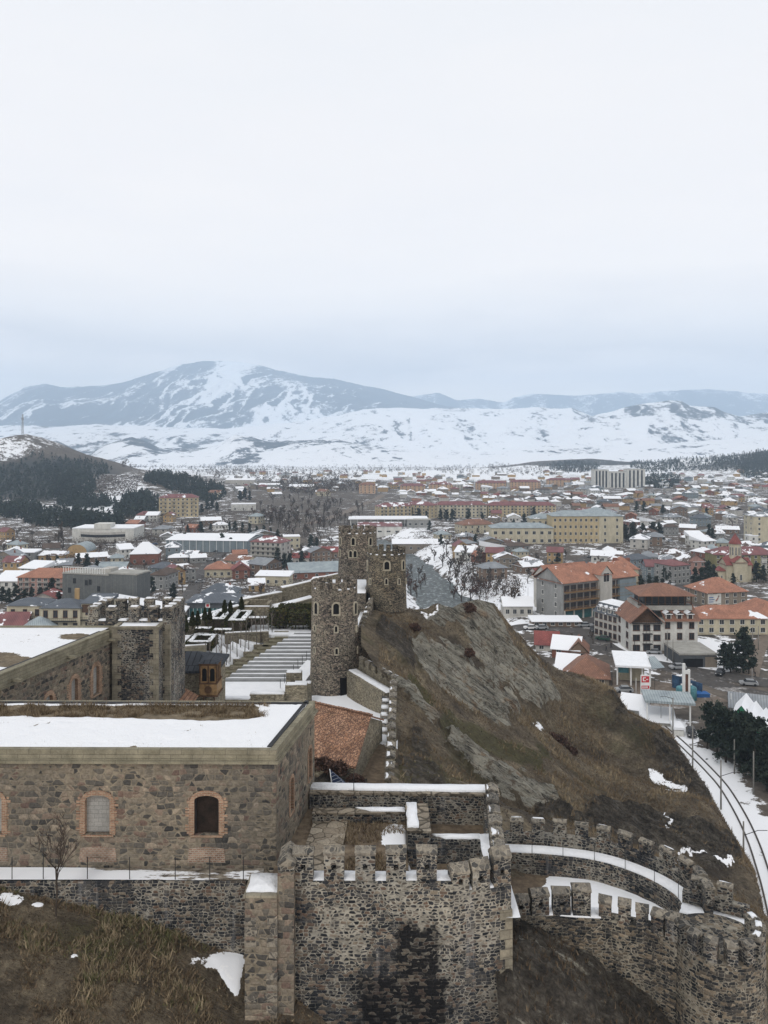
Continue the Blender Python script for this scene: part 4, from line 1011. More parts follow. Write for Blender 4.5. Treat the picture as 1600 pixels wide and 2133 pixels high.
# ---------------------------------------------------------------- round towers
def round_tower(cx, cy, rb, rt, zb, zt, label, wins, mat, nm=14, door=None):
    root = empty('round_tower', (cx, cy, zb), label, 'tower')
    n = 48; K = 14; zg = zt - .75
    vs = []; fs = []
    for k in range(K + 1):
        f = k / K; r = rb + (rt - rb) * min(1, f ** .75); z = zb + (zg - zb) * f
        for j in range(n):
            a = 2 * math.pi * j / n; rr = r + (fbm(j * .9, k * .9, 2, 5) - .5) * .10
            vs.append((cx + rr * math.cos(a), cy + rr * math.sin(a), z))
    for k in range(K):
        for j in range(n): fs.append([k * n + j, k * n + (j + 1) % n, (k + 1) * n + (j + 1) % n, (k + 1) * n + j])
    mb = MB(); mb.mesh(vs, fs, 0, True)
    ri = rt - .5; i0 = len(mb.v)
    for j in range(n):
        a, b = 2 * math.pi * j / n, 2 * math.pi * (j + 1) / n
        P = lambda r, t, z: (cx + r * math.cos(t), cy + r * math.sin(t), z)
        mb.face([P(rt, a, zg), P(rt, b, zg), P(ri, b, zg), P(ri, a, zg)]); mb.face([P(ri, a, zg), P(ri, b, zg), P(ri, b, zg - .9), P(ri, a, zg - .9)])
        mb.face([P(ri, a, zg - .9), P(ri, b, zg - .9), P(0, b, zg - .9)])
    mb.build('wall', mat, root)
    for k in range(nm):
        a0 = 2 * math.pi * (k + .18) / nm; a1 = a0 + 2 * math.pi / nm * .58; m = MB(); ns = 3; h = zt + random.uniform(-.06, .08)
        pts = [(cx + rt * 1.01 * math.cos(a0 + (a1 - a0) * i / ns), cy + rt * 1.01 * math.sin(a0 + (a1 - a0) * i / ns)) for i in range(ns + 1)] + [(cx + ri * math.cos(a1 + (a0 - a1) * i / ns), cy + ri * math.sin(a1 + (a0 - a1) * i / ns)) for i in range(ns + 1)]
        m.prism(pts, zg + .002, h); o = m.build('merlon', mat, root)
    s = MB()
    for k in range(nm):
        a0 = 2 * math.pi * (k + .80) / nm; a1 = a0 + 2 * math.pi / nm * .34
        if random.random() < .75: snow_slab(s, [(cx + rt * math.cos(a0), cy + rt * math.sin(a0)), (cx + rt * math.cos(a1), cy + rt * math.sin(a1)), (cx + ri * math.cos(a1), cy + ri * math.sin(a1)), (cx + ri * math.cos(a0), cy + ri * math.sin(a0))], zg, .10, .02, 2)
    snow_slab(s, [(cx + ri * .97 * math.cos(2 * math.pi * j / 16), cy + ri * .97 * math.sin(2 * math.pi * j / 16)) for j in range(16)], zg - .9, .1, 0, 1)
    s.build('snow_cover', M['snow'], root)
    for (px, py, w, h, big) in wins:
        k = (px - 800) / F                                  # find the angle on the near side seen in this column
        ca = math.atan2(-cy, -cx)
        best = min((abs((cx + rt * math.cos(ca + d)) / (cy + rt * math.sin(ca + d)) - k), d) for d in np.linspace(-1.45, 1.45, 800))[1]
        a = ca + best; r = rt + .02; f = 0
        Yw = cy + r * math.sin(a); zc = HC - (py - YH) * Yw / F
        f = min(1, max(0, (zc - zb) / (zg - zb))) ; r = rb + (rt - rb) * min(1, f ** .75) + .0
        O = (cx + r * math.cos(a), cy + r * math.sin(a)); nr = (math.cos(a), math.sin(a)); u = (-nr[1], nr[0])
        u = (-u[0], -u[1]) if u[0] * 1 < -1 else u
        u = (-math.sin(a), math.cos(a))
        fw = .17 if big else .13
        inn = arch_pts(0, w, zc - h / 2, zc + h / 2 - w * .45, w * .45, 6); outp = [(x * (1 + 2 * fw / w), z) for x, z in arch_pts(0, w, zc - h / 2 - fw, zc + h / 2 - w * .45, w * .45 + fw, 6)]
        wb = MB(); surround(wb, O, u, nr, outp, inn, -.15, .11)
        fbox(wb, O, u, nr, -w / 2 - fw, w / 2 + fw, zc - h / 2 - fw, zc - h / 2, -.15, .12)
        o = wb.build('window', M['palestone'], root)
        d = MB(); P = lambda p, dd: (O[0] + u[0] * p[0] + nr[0] * dd, O[1] + u[1] * p[0] + nr[1] * dd, p[1])
        d.face([P(p, .07) for p in inn][::-1]); d.build('opening', M['dark'], o)
    if door:
        px, py0, py1, w = door; k = (px - 800) / F; ca = math.atan2(-cy, -cx)
        best = min((abs((cx + rb * math.cos(ca + d)) / (cy + rb * math.sin(ca + d)) - k), d) for d in np.linspace(-1.45, 1.45, 800))[1]; a = ca + best
        O = (cx + rb * math.cos(a), cy + rb * math.sin(a)); nr = (math.cos(a), math.sin(a)); u = (-math.sin(a), math.cos(a)); Y = O[1]
        d = MB(); fbox(d, O, u, nr, -w / 2, w / 2, HC - (py1 - YH) * Y / F, HC - (py0 - YH) * Y / F, -.3, .08); d.build('doorway', M['dark'], root)
    return root
_z = lambda py, D: HC - (py - YH) * D / F
round_tower(PX(697, 88.5), 88.5, 2.82, 2.50, _z(1475, 86), _z(1216, 86), 'nearest round stone tower, standing alone before the striped snowy steps', [(660, 1267, .5, 1.2, True), (700, 1268, .62, 1.15, True), (739, 1267, .5, 1.2, True), (658, 1308, .22, .5, False), (700, 1310, .26, .6, False), (741, 1309, .22, .55, False), (658, 1354, .22, .55, False), (701, 1356, .26, .6, False), (742, 1353, .22, .6, False)], M['rubble'], 15, (716, 1412, 1448, .75))
round_tower(PX(805, 104), 104, 2.66, 2.48, _z(1275, 102), _z(1144, 102), 'dark round tower on the hill crest, in front of the river', [(766, 1178, .45, 1.1, True), (806, 1178, .62, 1.0, True), (839, 1177, .45, 1.1, True), (773, 1211, .24, .65, False), (805, 1211, .26, .65, False), (830, 1211, .24, .65, False), (844, 1210, .2, .6, False)], M['rubble_dark'], 15, (767, 1236, 1262, .7))
round_tower(PX(745, 116), 116, 2.85, 2.75, _z(1216, 113), _z(1102, 113), 'tall round tower partly hidden behind the dark crest tower', [(710, 1127, .4, 1.0, False), (736, 1128, .45, 1.0, False), (771, 1128, .45, 1.0, False), (709, 1152, .3, .9, False), (731, 1154, .42, .9, False), (740, 1154, .42, .9, False)], M['rubble'], 16)
# ================================================================ castle grounds
def mat_yard():
    m, t, b = newmat('yard_ground'); p = geo(t)
    f = noise(t, p, 2.5, 6, .72); g = noise(t, p, .5, 4)
    e = ramp(t, mth(t, 'ADD', mth(t, 'MULTIPLY', f, .65), mth(t, 'MULTIPLY', g, .35)), [(.3, (.05, .038, .028)), (.48, (.12, .09, .062)), (.62, (.20, .155, .105)), (.75, (.29, .24, .165))])
    s = mth(t, 'ADD', attr(t, 'snow'), mth(t, 'ADD', mth(t, 'MULTIPLY', mth(t, 'SUBTRACT', noise(t, p, 1.4, 6, .7), .5), 1.0), mth(t, 'MULTIPLY', mth(t, 'SUBTRACT', f, .5), .5)))
    setc(t, b, mixc(t, mr(t, s, .48, .55), e, SNOWC), .9, f, .6, .1)
    return m
M['yard'] = mat_yard()
_CG = tps_fit(np.array([(x, y, HC - d) for x, y, d in [(-60, 50, 23), (-27, 50, 22.5), (-10, 50, 21.3), (-3, 50, 21.8), (-1, 54, 23.6), (-5, 56, 23.8), (0, 62, 24), (-4, 66, 24), (-12, 62, 23), (-14, 72, 24.3), (0, 72, 25.5), (-5, 76, 26.3), (-16, 80, 26.8), (-5, 84, 27.2), (-8, 88, 27), (-20, 87, 26.7), (-30, 85, 25),
    (-60, 70, 24), (-28, 93, 24.6), (-21, 92, 24.4), (-16, 93, 26.3), (-9, 90, 26.9), (-3, 92, 26), (-24, 100, 24.3), (-16, 103, 24.6), (-9, 103, 24.6), (-3, 101, 24), (-13, 112, 24.6), (-28, 110, 25), (-60, 100, 27), (-4, 110, 22), (-2, 116, 21), (-12, 122, 25)]]), .3)
def castle_ground():
    Y = np.concatenate([np.arange(47.4, 126, .5), [127, 130]])
    u = np.linspace(0, 1, 170)
    XR = np.interp(Y, [47, 50, 55, 78, 84, 90, 103, 112, 130], [1.2, .9, .6, 1.1, -2.3, -2.6, -1.4, -3, -6]) + .3
    X = -62 + u[None, :] * (XR[:, None] + 62); Ym = np.repeat(Y[:, None], len(u), 1)
    Z = _CG(X, Ym) - .25 + (fbm(X / 3., Ym / 3., 3, 3) - .5) * .25
    # inner bank rising above the steps, and the outside fall beyond the back wall
    Z = Z - 1.6 * sm(X, -21, -18) * (1 - sm(X, -4.5, -3.5)) * sm(Ym, 86, 89) * (1 - sm(Ym, 108, 112))
    Z = Z - 30 * sm(Ym - np.interp(X, [-62, -27, -19, -8, 2], [96, 101, 113, 119, 122]), 1, 9)
    snow = .8 + .0 * X
    snow -= .75 * (1 - sm(np.hypot((X + 3) / 7, (Ym - 57) / 9), .6, 1.1)) + .35 * (Ym < 62)
    tag(grid_obj('castle_ground', X, Ym, Z, M['yard'], dict(snow=snow)), kind='structure')
castle_ground()
def zof(py, Y): return HC - (py - YH) * Y / F
def mobj(name, mats, label, cat, fn, group=None):
    mb = MB(); fn(mb); o = mb.build(name, mats); return tag(o, label, cat, group)
def add_merlons(root, pts, w, h, t, z0, step, start=.4, hole=True, mats=None, snow=.8, skip=()):
    for k, (p, u, f) in enumerate(resample(pts, step, start)):
        if k in skip: continue
        zz = z0(f) if callable(z0) else z0
        m = MB(); P = merlon(m, p, u, w * random.uniform(.93, 1.07), t, zz, h * random.uniform(.95, 1.05), hole=hole)
        o = m.build('merlon', mats or [M['basalt'], M['cap']], root)
        if random.random() < snow:
            s = MB(); e = w * .42; a = random.uniform(-.1, .25)
            snow_slab(s, [P(-e, a - .02), P(e * random.uniform(.2, 1), a - .02), P(e, t * .42), P(-e, t * .42)], zz + h - .16, .10, .05, 3); s.build('snow_cap', M['snow'], o)
def snow_part(root, poly, z, th=.08, jit=.06, sub=4):
    s = MB(); snow_slab(s, poly, z, th, jit, sub); return s.build('snow_cover', M['snow'], root)

# ---------------------------------------------------------------- front bastion
def bastion():
    zb = ZD(33); root = empty('bastion_wall', (1, 37, zb), 'massive basalt bastion wall with upright merlons and a black stain down its face', 'castle wall')
    zw = ZD(20.42); z2 = ZD(20.95)
    mb = MB(); t = .85
    p0, p1, p2, p3 = (PX(612, 37), 37.0), (PX(943, 36.9), 36.9), (5.98, 37.5), (6.55, 46.0)
    wall_run(mb, [p0, p1], t, zb, zw); 
    q = MB(); wall_run(q, [(p1[0] + .003, p1[1]), p2, p3], t, zb, z2)
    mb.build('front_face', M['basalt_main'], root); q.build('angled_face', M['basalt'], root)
    s = MB(); k = 0
    for z in np.arange(zb, ZD(22.2), .46):
        w = .62 if k % 2 else .36; k += 1; u, _ = nrm2(p1, p2); s.obox((p2[0] - u[0] * (w / 2 - .03), p2[1] - u[1] * (w / 2 - .03) + .11), u, w / 2, .15, z, z + .44)
    s.build('corner_stones', M['quoin'], root)
    # straight row
    for px, h in ((632, 1.52), (696, 1.52), (761, 1.52), (825, 1.55), (889, 1.55)):
        m = MB(); P = merlon(m, (PX(px, 37.2), 37.0 + .36), (1, 0), .92, .66, zw + .002, h, hole=True, peak=.30); m.build('merlon', [M['basalt'], M['cap']], root)
    for px, y0, y1, Y in ((957, 1802, 1862, 36.95), (1000, 1794, 1864, 37.2), (1044, 1770, 1850, 37.45)):
        u, _ = nrm2(p1, p2); m = MB(); P = merlon(m, (PX(px, Y) + .0, Y + .42), u, .84, .72, z2 + .002, zof(y0, Y) - z2 - .05, hole=True, peak=.42); o = m.build('merlon', [M['basalt'], M['cap']], root)
    add_merlons(root, [(p2[0] - .42, p2[1] + 1.2), (p3[0] - .42, p3[1] - .3)], .82, 1.35, .62, z2, 1.28, .35)
    snow_part(root, [(p0[0] + .1, 37.1), (p1[0], 37.1), (p1[0], 37.9), (p0[0] + .1, 37.9)], zw - .06, .09)
    snow_part(root, [(p1[0] + .1, 37.1), (p2[0] - .6, 37.5), (p2[0] - .6, 38.3), (p1[0] + .1, 38.1)], z2, .08)
bastion()
def pier():
    zb = ZD(33); root = empty('wall_pier', (-5.6, 36.5, zb), 'tall square pier with a snow covered top at the left end of the bastion', 'castle wall')
    x0, x1 = PX(510, 36.3), PX(577, 36.3); zt = ZD(20.75)
    mb = MB(); mb.box(x0, x1, 36.3, 38.0, zb, zt); mb.box(x1 + .003, x1 + .75, 36.45, 38.7, zb, ZD(19.75))
    k = 0
    for z in np.arange(zb, zt - .5, .5):
        k += 1
        for side in (0, 1):
            if random.random() < .5: continue
            w = random.uniform(.25, .6); h = random.uniform(.26, .46)
            if side: mb.box(x1 - w, x1 + .015, 36.285, 36.44, z, z + h, 1)
            else: mb.box(x0 - .015, x0 + w, 36.285, 36.6, z, z + h, 1)
    mb.build('wall', [M['brownstone'], M['cap']], root)
    m = MB(); merlon(m, (x1 + .378, 37.4), (0, 1), 1.5, .76, ZD(19.75) + .002, .65, hole=False, peak=.4); m.build('merlon', [M['basalt'], M['cap']], root)
    c = MB(); c.box(x0 - .05, x1, 36.25, 38.0, zt + .002, zt + .12); c.build('coping', M['quoin'], root)
    snow_part(root, [(x0 + .02, 36.5), (x1 - .02, 36.5), (x1 - .02, 37.95), (x0 + .02, 37.95)], zt + .12, .1)
pier()
def ledge():
    zb = ZD(30); zt = ZD(21.42)
    root = empty('retaining_wall', (-15, 38.9, zb), 'dark basalt retaining wall with a snowy ledge below the barracks', 'wall')
    mb = MB(); mb.box(-26, PX(512, 38.9), 38.85, 39.35, zb, zt - .0); mb.build('wall', M['basalt'], root)
    p = MB(); p.box(-26, PX(512, 38.9) + 1.6, 39.352, 40.3, zb, zt - .05); p.build('walkway', M['cobble'], root)
    nx, ny = 220, 14
    X, Y = np.meshgrid(np.linspace(-26, -6.0, nx), np.linspace(38.9, 40.02, ny))
    px = 800 + F * X / Y
    snow = 1.0 - sm(px, 150, 480) * .62 - .55 * sm(Y, 39.6, 40.0) * sm(px, 60, 260) + .2 * (px > 500)
    o = grid_obj('snow_cover', X, Y, zt + .02 + .05 * np.clip(snow, 0, 1) - zb, M['ledge'], dict(snow=snow)); o.parent = root; o.location = (-root.location.x, -root.location.y, 0)
    for k, px in enumerate((-20, 25, 90, 182, 270, 365, 437, 507)):
        Y = 38.95; x = PX(px, Y); f = MB(); f.tube([(x, Y, zt - .15), (x, Y, zt + 1.15)], .022, 5)
        tag(f.build('railing_post', M['iron']), 'thin dark iron railing post on the ledge below the barracks', 'railing post', 'railing posts along the barracks ledge')
def mat_ledge():
    m, t, b = newmat('ledge_stone_and_snow'); p = geo(t)
    f = noise(t, vmth(t, 'MULTIPLY', p, (.7, 3.0, 1)), 1.2, 6, .7)
    s = mth(t, 'ADD', attr(t, 'snow'), mth(t, 'MULTIPLY', mth(t, 'SUBTRACT', f, .5), 1.9))
    e = ramp(t, noise(t, vmth(t, 'MULTIPLY', p, (1, 2, 1)), 2.0, 5, .7), [(.35, (.05, .04, .03)), (.55, (.22, .19, .15)), (.75, (.36, .33, .27))])
    setc(t, b, mixc(t, mr(t, s, .46, .58), e, SNOWC), .9, f, .5, .05); return m
M['ledge'] = mat_ledge()
ledge()
# ---------------------------------------------------------------- grassy slope at the lower left
_SL = tps_fit(np.array([(PX(px, D), D, HC - (py - YH) * D / F) for px, py, D in [(-120, 1830, 38.8), (0, 1852, 38.8), (120, 1872, 38.8), (250, 1908, 38.8), (380, 1950, 38.8), (500, 1990, 38.8), (505, 2080, 36.9), (512, 2140, 36.2), (400, 2133, 35.2), (250, 2133, 34.0), (0, 2133, 32.6), (-150, 2133, 32), (0, 1990, 35.4), (150, 2000, 36), (300, 2040, 36), (420, 2060, 36.8), (0, 2300, 30), (300, 2300, 31.5), (560, 2300, 33), (620, 2150, 36), (700, 2180, 35.6), (800, 2240, 35.5), (615, 2072, 36.9), (720, 2200, 36.6), (1000, 2300, 36)]]), .2)
def slope_snow(X, Y):
    Z = _SL(X, Y); px = 800 + F * X / Y; py = YH + (HC - Z) * F / Y
    s = 1.25 * (1 - sm(np.abs(px - 478 - (py - 2020) * .25) / np.maximum(42 - (py - 1990) * .42, 3), .5, 1.3)) * sm(py, 1970, 2002) * (1 - sm(py, 2060, 2085))
    s = np.maximum(s, .62 * (1 - sm(np.hypot((px - 425) / 60, (py - 2005) / 16), .5, 1.2)))
    s = np.maximum(s, .72 * (1 - sm(np.hypot((px - 20) / 40, (py - 1872) / 16), .5, 1.2))); s = np.maximum(s, .75 * (1 - sm(np.hypot((px - 78) / 17, (py - 1884) / 7), .5, 1.2)))
    s = np.maximum(s, .66 * (1 - sm(np.hypot((px - 155) / 14, (py - 1992) / 9), .5, 1.2)))
    return s, px, py
def left_slope():
    X, Y = np.meshgrid(np.linspace(-27, 6, 300), np.linspace(29, 38.95, 110))
    Z = _SL(X, Y); s, px, py = slope_snow(X, Y)
    Zd = Z + (fbm(X / 1.1, Y / 1.1, 4, 3) - .5) * .4 * (1 - np.clip(s, 0, 1)) + .04 * s
    red = 1.0 * sm(px, 585, 620)
    o = grid_obj('grass_slope', X, Y, Zd, M['hill'], dict(snow=np.clip(s, 0, 1.2), rock=X * 0, bank=.25 * red, green=.55 * (1 - sm(np.hypot((px - 270) / 260, (py - 1950) / 50), .5, 1.2))))
    tag(o, kind='structure')
left_slope()
def blades(name, X, Y, Z, hgt, wid, tone, label=None, nb=3, lean=.5):
    """grass tufts: nb crossed narrow blades each"""
    n = len(X); rs = np.random.RandomState(3)
    ang = rs.rand(n, nb) * 2 * np.pi; h = hgt[:, None] * (.6 + .7 * rs.rand(n, nb)); w = wid[:, None] * (.7 + .6 * rs.rand(n, nb))
    ox = (rs.rand(n, nb) - .5) * wid[:, None] * 4; oy = (rs.rand(n, nb) - .5) * wid[:, None] * 4
    la = rs.rand(n, nb) * 2 * np.pi; ll = rs.rand(n, nb) * lean * h
    bx = X[:, None] + ox; by = Y[:, None] + oy; bz = Z[:, None] - .03
    dx = np.cos(ang) * w; dy = np.sin(ang) * w
    a = np.stack([bx - dx, by - dy, bz + 0 * dx], -1); b = np.stack([bx + dx, by + dy, bz + 0 * dx], -1); c = np.stack([bx + np.cos(la) * ll, by + np.sin(la) * ll, bz + h], -1)
    vs = np.stack([a, b, c], 2).reshape(-1, 3)
    tr = np.arange(len(vs)).reshape(-1, 3)
    tn = np.repeat(np.clip(tone[:, None] + (rs.rand(n, nb) - .5) * .25, 0, 1).reshape(-1), 3)
    return tag(tri_obj(name, vs, tr, M['blade'], tn), kind='stuff')
def slope_grass():
    rs = np.random.RandomState(1); n = 30000
    X = rs.uniform(-24, 2, n); Y = 30 + 8.8 * rs.rand(n); s, px, py = slope_snow(X, Y)
    k = (s < .42) & (px > -40) & (px < 700); X, Y, px, py = X[k], Y[k], px[k], py[k]
    Z = _SL(X, Y) + (fbm(X / 1.1, Y / 1.1, 4, 3) - .5) * .4
    pat = fbm(X / 1.3, Y / 1.3, 4, 9); gr = 1 - sm(np.hypot((px - 270) / 250, (py - 1950) / 55), .5, 1.2)
    tone = np.where(rs.rand(len(X)) < gr * .4, .9 + .1 * rs.rand(len(X)), np.clip((pat - .28) * 1.5, 0.02, .78))
    tone = np.where(px > 580, .18 + .15 * rs.rand(len(X)), tone)
    h = .06 + .34 * sm(pat, .42, .66) * rs.rand(len(X)); q = rs.rand(len(X)) < .35 + .65 * sm(pat, .40, .55); X, Y, Z, h, tone = X[q], Y[q], Z[q], h[q], np.clip(tone[q] + (fbm(X[q] / .35, Y[q] / .35, 2, 77) - .5) * .5, 0, 1)
    blades('grass', X, Y, Z, h, .018 + .03 * rs.rand(len(X)), np.clip(tone + (rs.rand(len(X)) < .10) * .4, 0, 1), nb=3, lean=1.2)
slope_grass()
def roof_grass():
    rs = np.random.RandomState(9); n = 16000; px = rs.uniform(-20, 560, n); t = np.where(rs.rand(n) < .8, rs.uniform(.66, .95, n), rs.uniform(.02, .66, n)); Y = 40.3 + 7 * t; X = PX(px, Y)
    k = (fbm(X / 1.2, Y / .8, 3, 5) > .42) & ((t > .66) | (fbm(X / 2., Y / 1.4, 3, 25) > .60)); X, Y, t = X[k], Y[k], t[k]; e = (t > .9) | ((t > .66) & (fbm(X / .8, Y, 2, 15) > .6))
    blades('roof_grass', X, Y, np.full(len(X), ZD(15.55)), np.where(t < .66, .11, np.where(e, .28, .12)) * (.5 + rs.rand(len(X))), .012 + .014 * rs.rand(len(X)), .25 + .5 * rs.rand(len(X)), nb=2, lean=.8)
roof_grass()
def hill_grass():
    rs = np.random.RandomState(2); n = 90000
    Y = 37 + 100 * rs.rand(n) ** .9; X = hill_edge_x(Y) + .6 + rs.rand(n) * (66 - hill_edge_x(Y))
    Z0 = HZ0(X, Y); rock, bank, green, snow = hill_masks(X, Y, Z0); px = 800 + F * X / Y
    pat = fbm(X / 5., Y / 5., 4, 19)
    k = (rock < .45) & (snow < .35) & (px < 1640) & (px > 790) & (rs.rand(n) < .25 + .75 * sm(pat, .36, .6)) & (rs.rand(n) > bank * .75)
    k &= ~((Y < 52) & (X < 21) & (X > 4)) 
    X, Y, pat, green, bank = X[k], Y[k], pat[k], green[k], bank[k]
    Z = hill_z(X, Y)
    tone = np.where(rs.rand(len(X)) < green * .6, .86 + .14 * rs.rand(len(X)), np.clip((pat - .22) * 1.35, .04, .8) - .2 * bank)
    h = (.15 + .4 * rs.rand(len(X)) * sm(pat, .38, .62)) * (Y / 75) ** .4
    blades('hill_grass', X, Y, Z, h, (.025 + .035 * rs.rand(len(X))) * (Y / 75) ** .5, tone, nb=2, lean=1.1)
hill_grass()
# ---------------------------------------------------------------- yard behind the bastion
def yard():
    X, Y = np.meshgrid(np.linspace(-5.5, 6.4, 120), np.linspace(37.4, 46.3, 110))
    px = 800 + F * X / Y
    right = sm(X, 1.1, 1.4)
    Z = ZD(21.25) - right * (.75 + .3 * (Y < 42)) + (fbm(X / 1.2, Y / 1.2, 3, 3) - .5) * .15
    py = YH + (HC - Z) * F / Y
    snow = .05 + .95 * (1 - sm(np.hypot((px - 830) / 42, (py - 1745) / 34), .55, 1.15)) * (X < 1.35) + .95 * right * (1 - sm(Y, 41.3, 41.8)) + .7 * (1 - sm(np.hypot((px - 680) / 30, (py - 1663) / 6), .5, 1.3))
    snow -= .5 * (px < 770) * (py > 1690) + .3 * (X > 1.3) * (Y > 42)
    tag(grid_obj('courtyard', X, Y, Z, M['yard'], dict(snow=snow)), kind='structure')
    # flagged path along the barracks
    mb = MB(); P = [(PX(655, 44.6), 44.6), (PX(725, 44.6), 44.6), (PX(700, 38.2), 38.2), (PX(608, 38.2), 38.2)]
    mb.face([(x, y, ZD(21.12)) for x, y in P][::-1]); tag(mb.build('flagstone_path', M['cobble']), kind='structure')
    zb = ZD(24)
    # cross wall with the snow line
    r = empty('cross_wall', (1, 46.5, zb), 'long dark wall with a straight snow topped edge closing the courtyard behind', 'wall')
    a, b = (-4.3, 46.05), (6.6, 45.75); m = MB(); wall_run(m, [a, b], 1.0, zb, ZD(20.34)); m.build('wall', M['basalt'], r)
    c = MB(); wall_run(c, [(a[0], a[1] - .05), (b[0] + .05, b[1] - .05)], 1.1, ZD(20.34) + .002, ZD(20.22)); c.build('coping', M['cobble'], r)
    snow_part(r, [(a[0], a[1] + .28), (b[0] - .45, b[1] + .2), (b[0] - .45, b[1] + 1.02), (a[0], a[1] + 1.02)], ZD(20.22), .12, .05, 14)
    # T shaped low wall
    r = empty('low_wall', (1.8, 43, zb), 'stubby block shaped wall in the courtyard with snow on one half of its top', 'wall')
    m = MB(); m.box(PX(848, 43), PX(892, 43) + .05, 41.8, 44.9, zb, ZD(20.5)); m.build('wall', M['basalt'], r)
    c = MB(); c.box(PX(848, 43) - .04, PX(892, 43) + .09, 41.75, 44.95, ZD(20.5) + .002, ZD(20.38)); c.build('coping', M['cobble'], r)
    snow_part(r, [(PX(848, 43), 42.1), (PX(871, 43), 42.1), (PX(871, 43), 44.9), (PX(848, 43), 44.9)], ZD(20.38), .1, .05, 6)
    r = empty('low_wall', (-1, 45, zb), 'narrow low wall with rusty stone edge running from the flagged path to the stubby block', 'wall')
    m = MB(); m.box(PX(652, 44.8), PX(847, 43) - .05, 44.45, 44.95, zb, ZD(20.75)); m.build('wall', M['basalt'], r)
    c = MB(); c.box(PX(652, 44.8), PX(847, 43) - .05, 44.4, 45.0, ZD(20.75) + .002, ZD(20.66)); c.build('coping', M['cobble'], r)
    snow_part(r, [(PX(775, 44.8), 44.55), (PX(847, 43) - .05, 44.5), (PX(847, 43) - .05, 44.98), (PX(740, 44.8), 44.98)], ZD(20.66), .07, .04, 6)
    r = empty('corner_wall', (4, 42, zb), 'L shaped basalt wall with a snow covered walkway inside the bastion corner', 'wall')
    m = MB(); m.box(PX(896, 42), 5.1, 42.0, 42.55, zb, ZD(20.95)); m.box(5.1, 5.75, 38.2, 42.55, zb, ZD(20.97)); m.build('wall', M['basalt'], r)
    snow_part(r, [(PX(930, 42), 42.03), (5.1, 42.03), (5.1, 42.5), (PX(900, 42), 42.5)], ZD(20.95), .08, .04, 6); snow_part(r, [(5.02, 38.4), (5.72, 38.4), (5.72, 42.5), (5.02, 42.5)], ZD(20.95), .08, .04, 6)
    f = MB(); f.tube([(PX(737, 46.2), 46.2, ZD(21)), (PX(737, 46.2), 46.2, ZD(19.2))], .02, 5); tag(f.build('railing_post', M['iron']), 'lone thin dark post rising in front of the snow topped cross wall', 'post')
yard()
def yard_grass():
    rs = np.random.RandomState(14); n = 5000; X = rs.uniform(-4, 1.2, n); Y = rs.uniform(38.3, 46, n); px = 800 + F * X / Y
    k = (fbm(X / .7, Y / .7, 3, 4) > .40) & (px > 705) & (np.hypot((px - 830) / 42, (Y - 41.8) / 1.6) > .95) | ((Y > 45.05) & (px > 660)); X, Y = X[k], Y[k]
    blades('yard_grass', X, Y, np.full(len(X), ZD(21.25)), .1 + .22 * rs.rand(len(X)), .015 + .015 * rs.rand(len(X)), .15 + .6 * rs.rand(len(X)), nb=2, lean=1.0)
yard_grass()
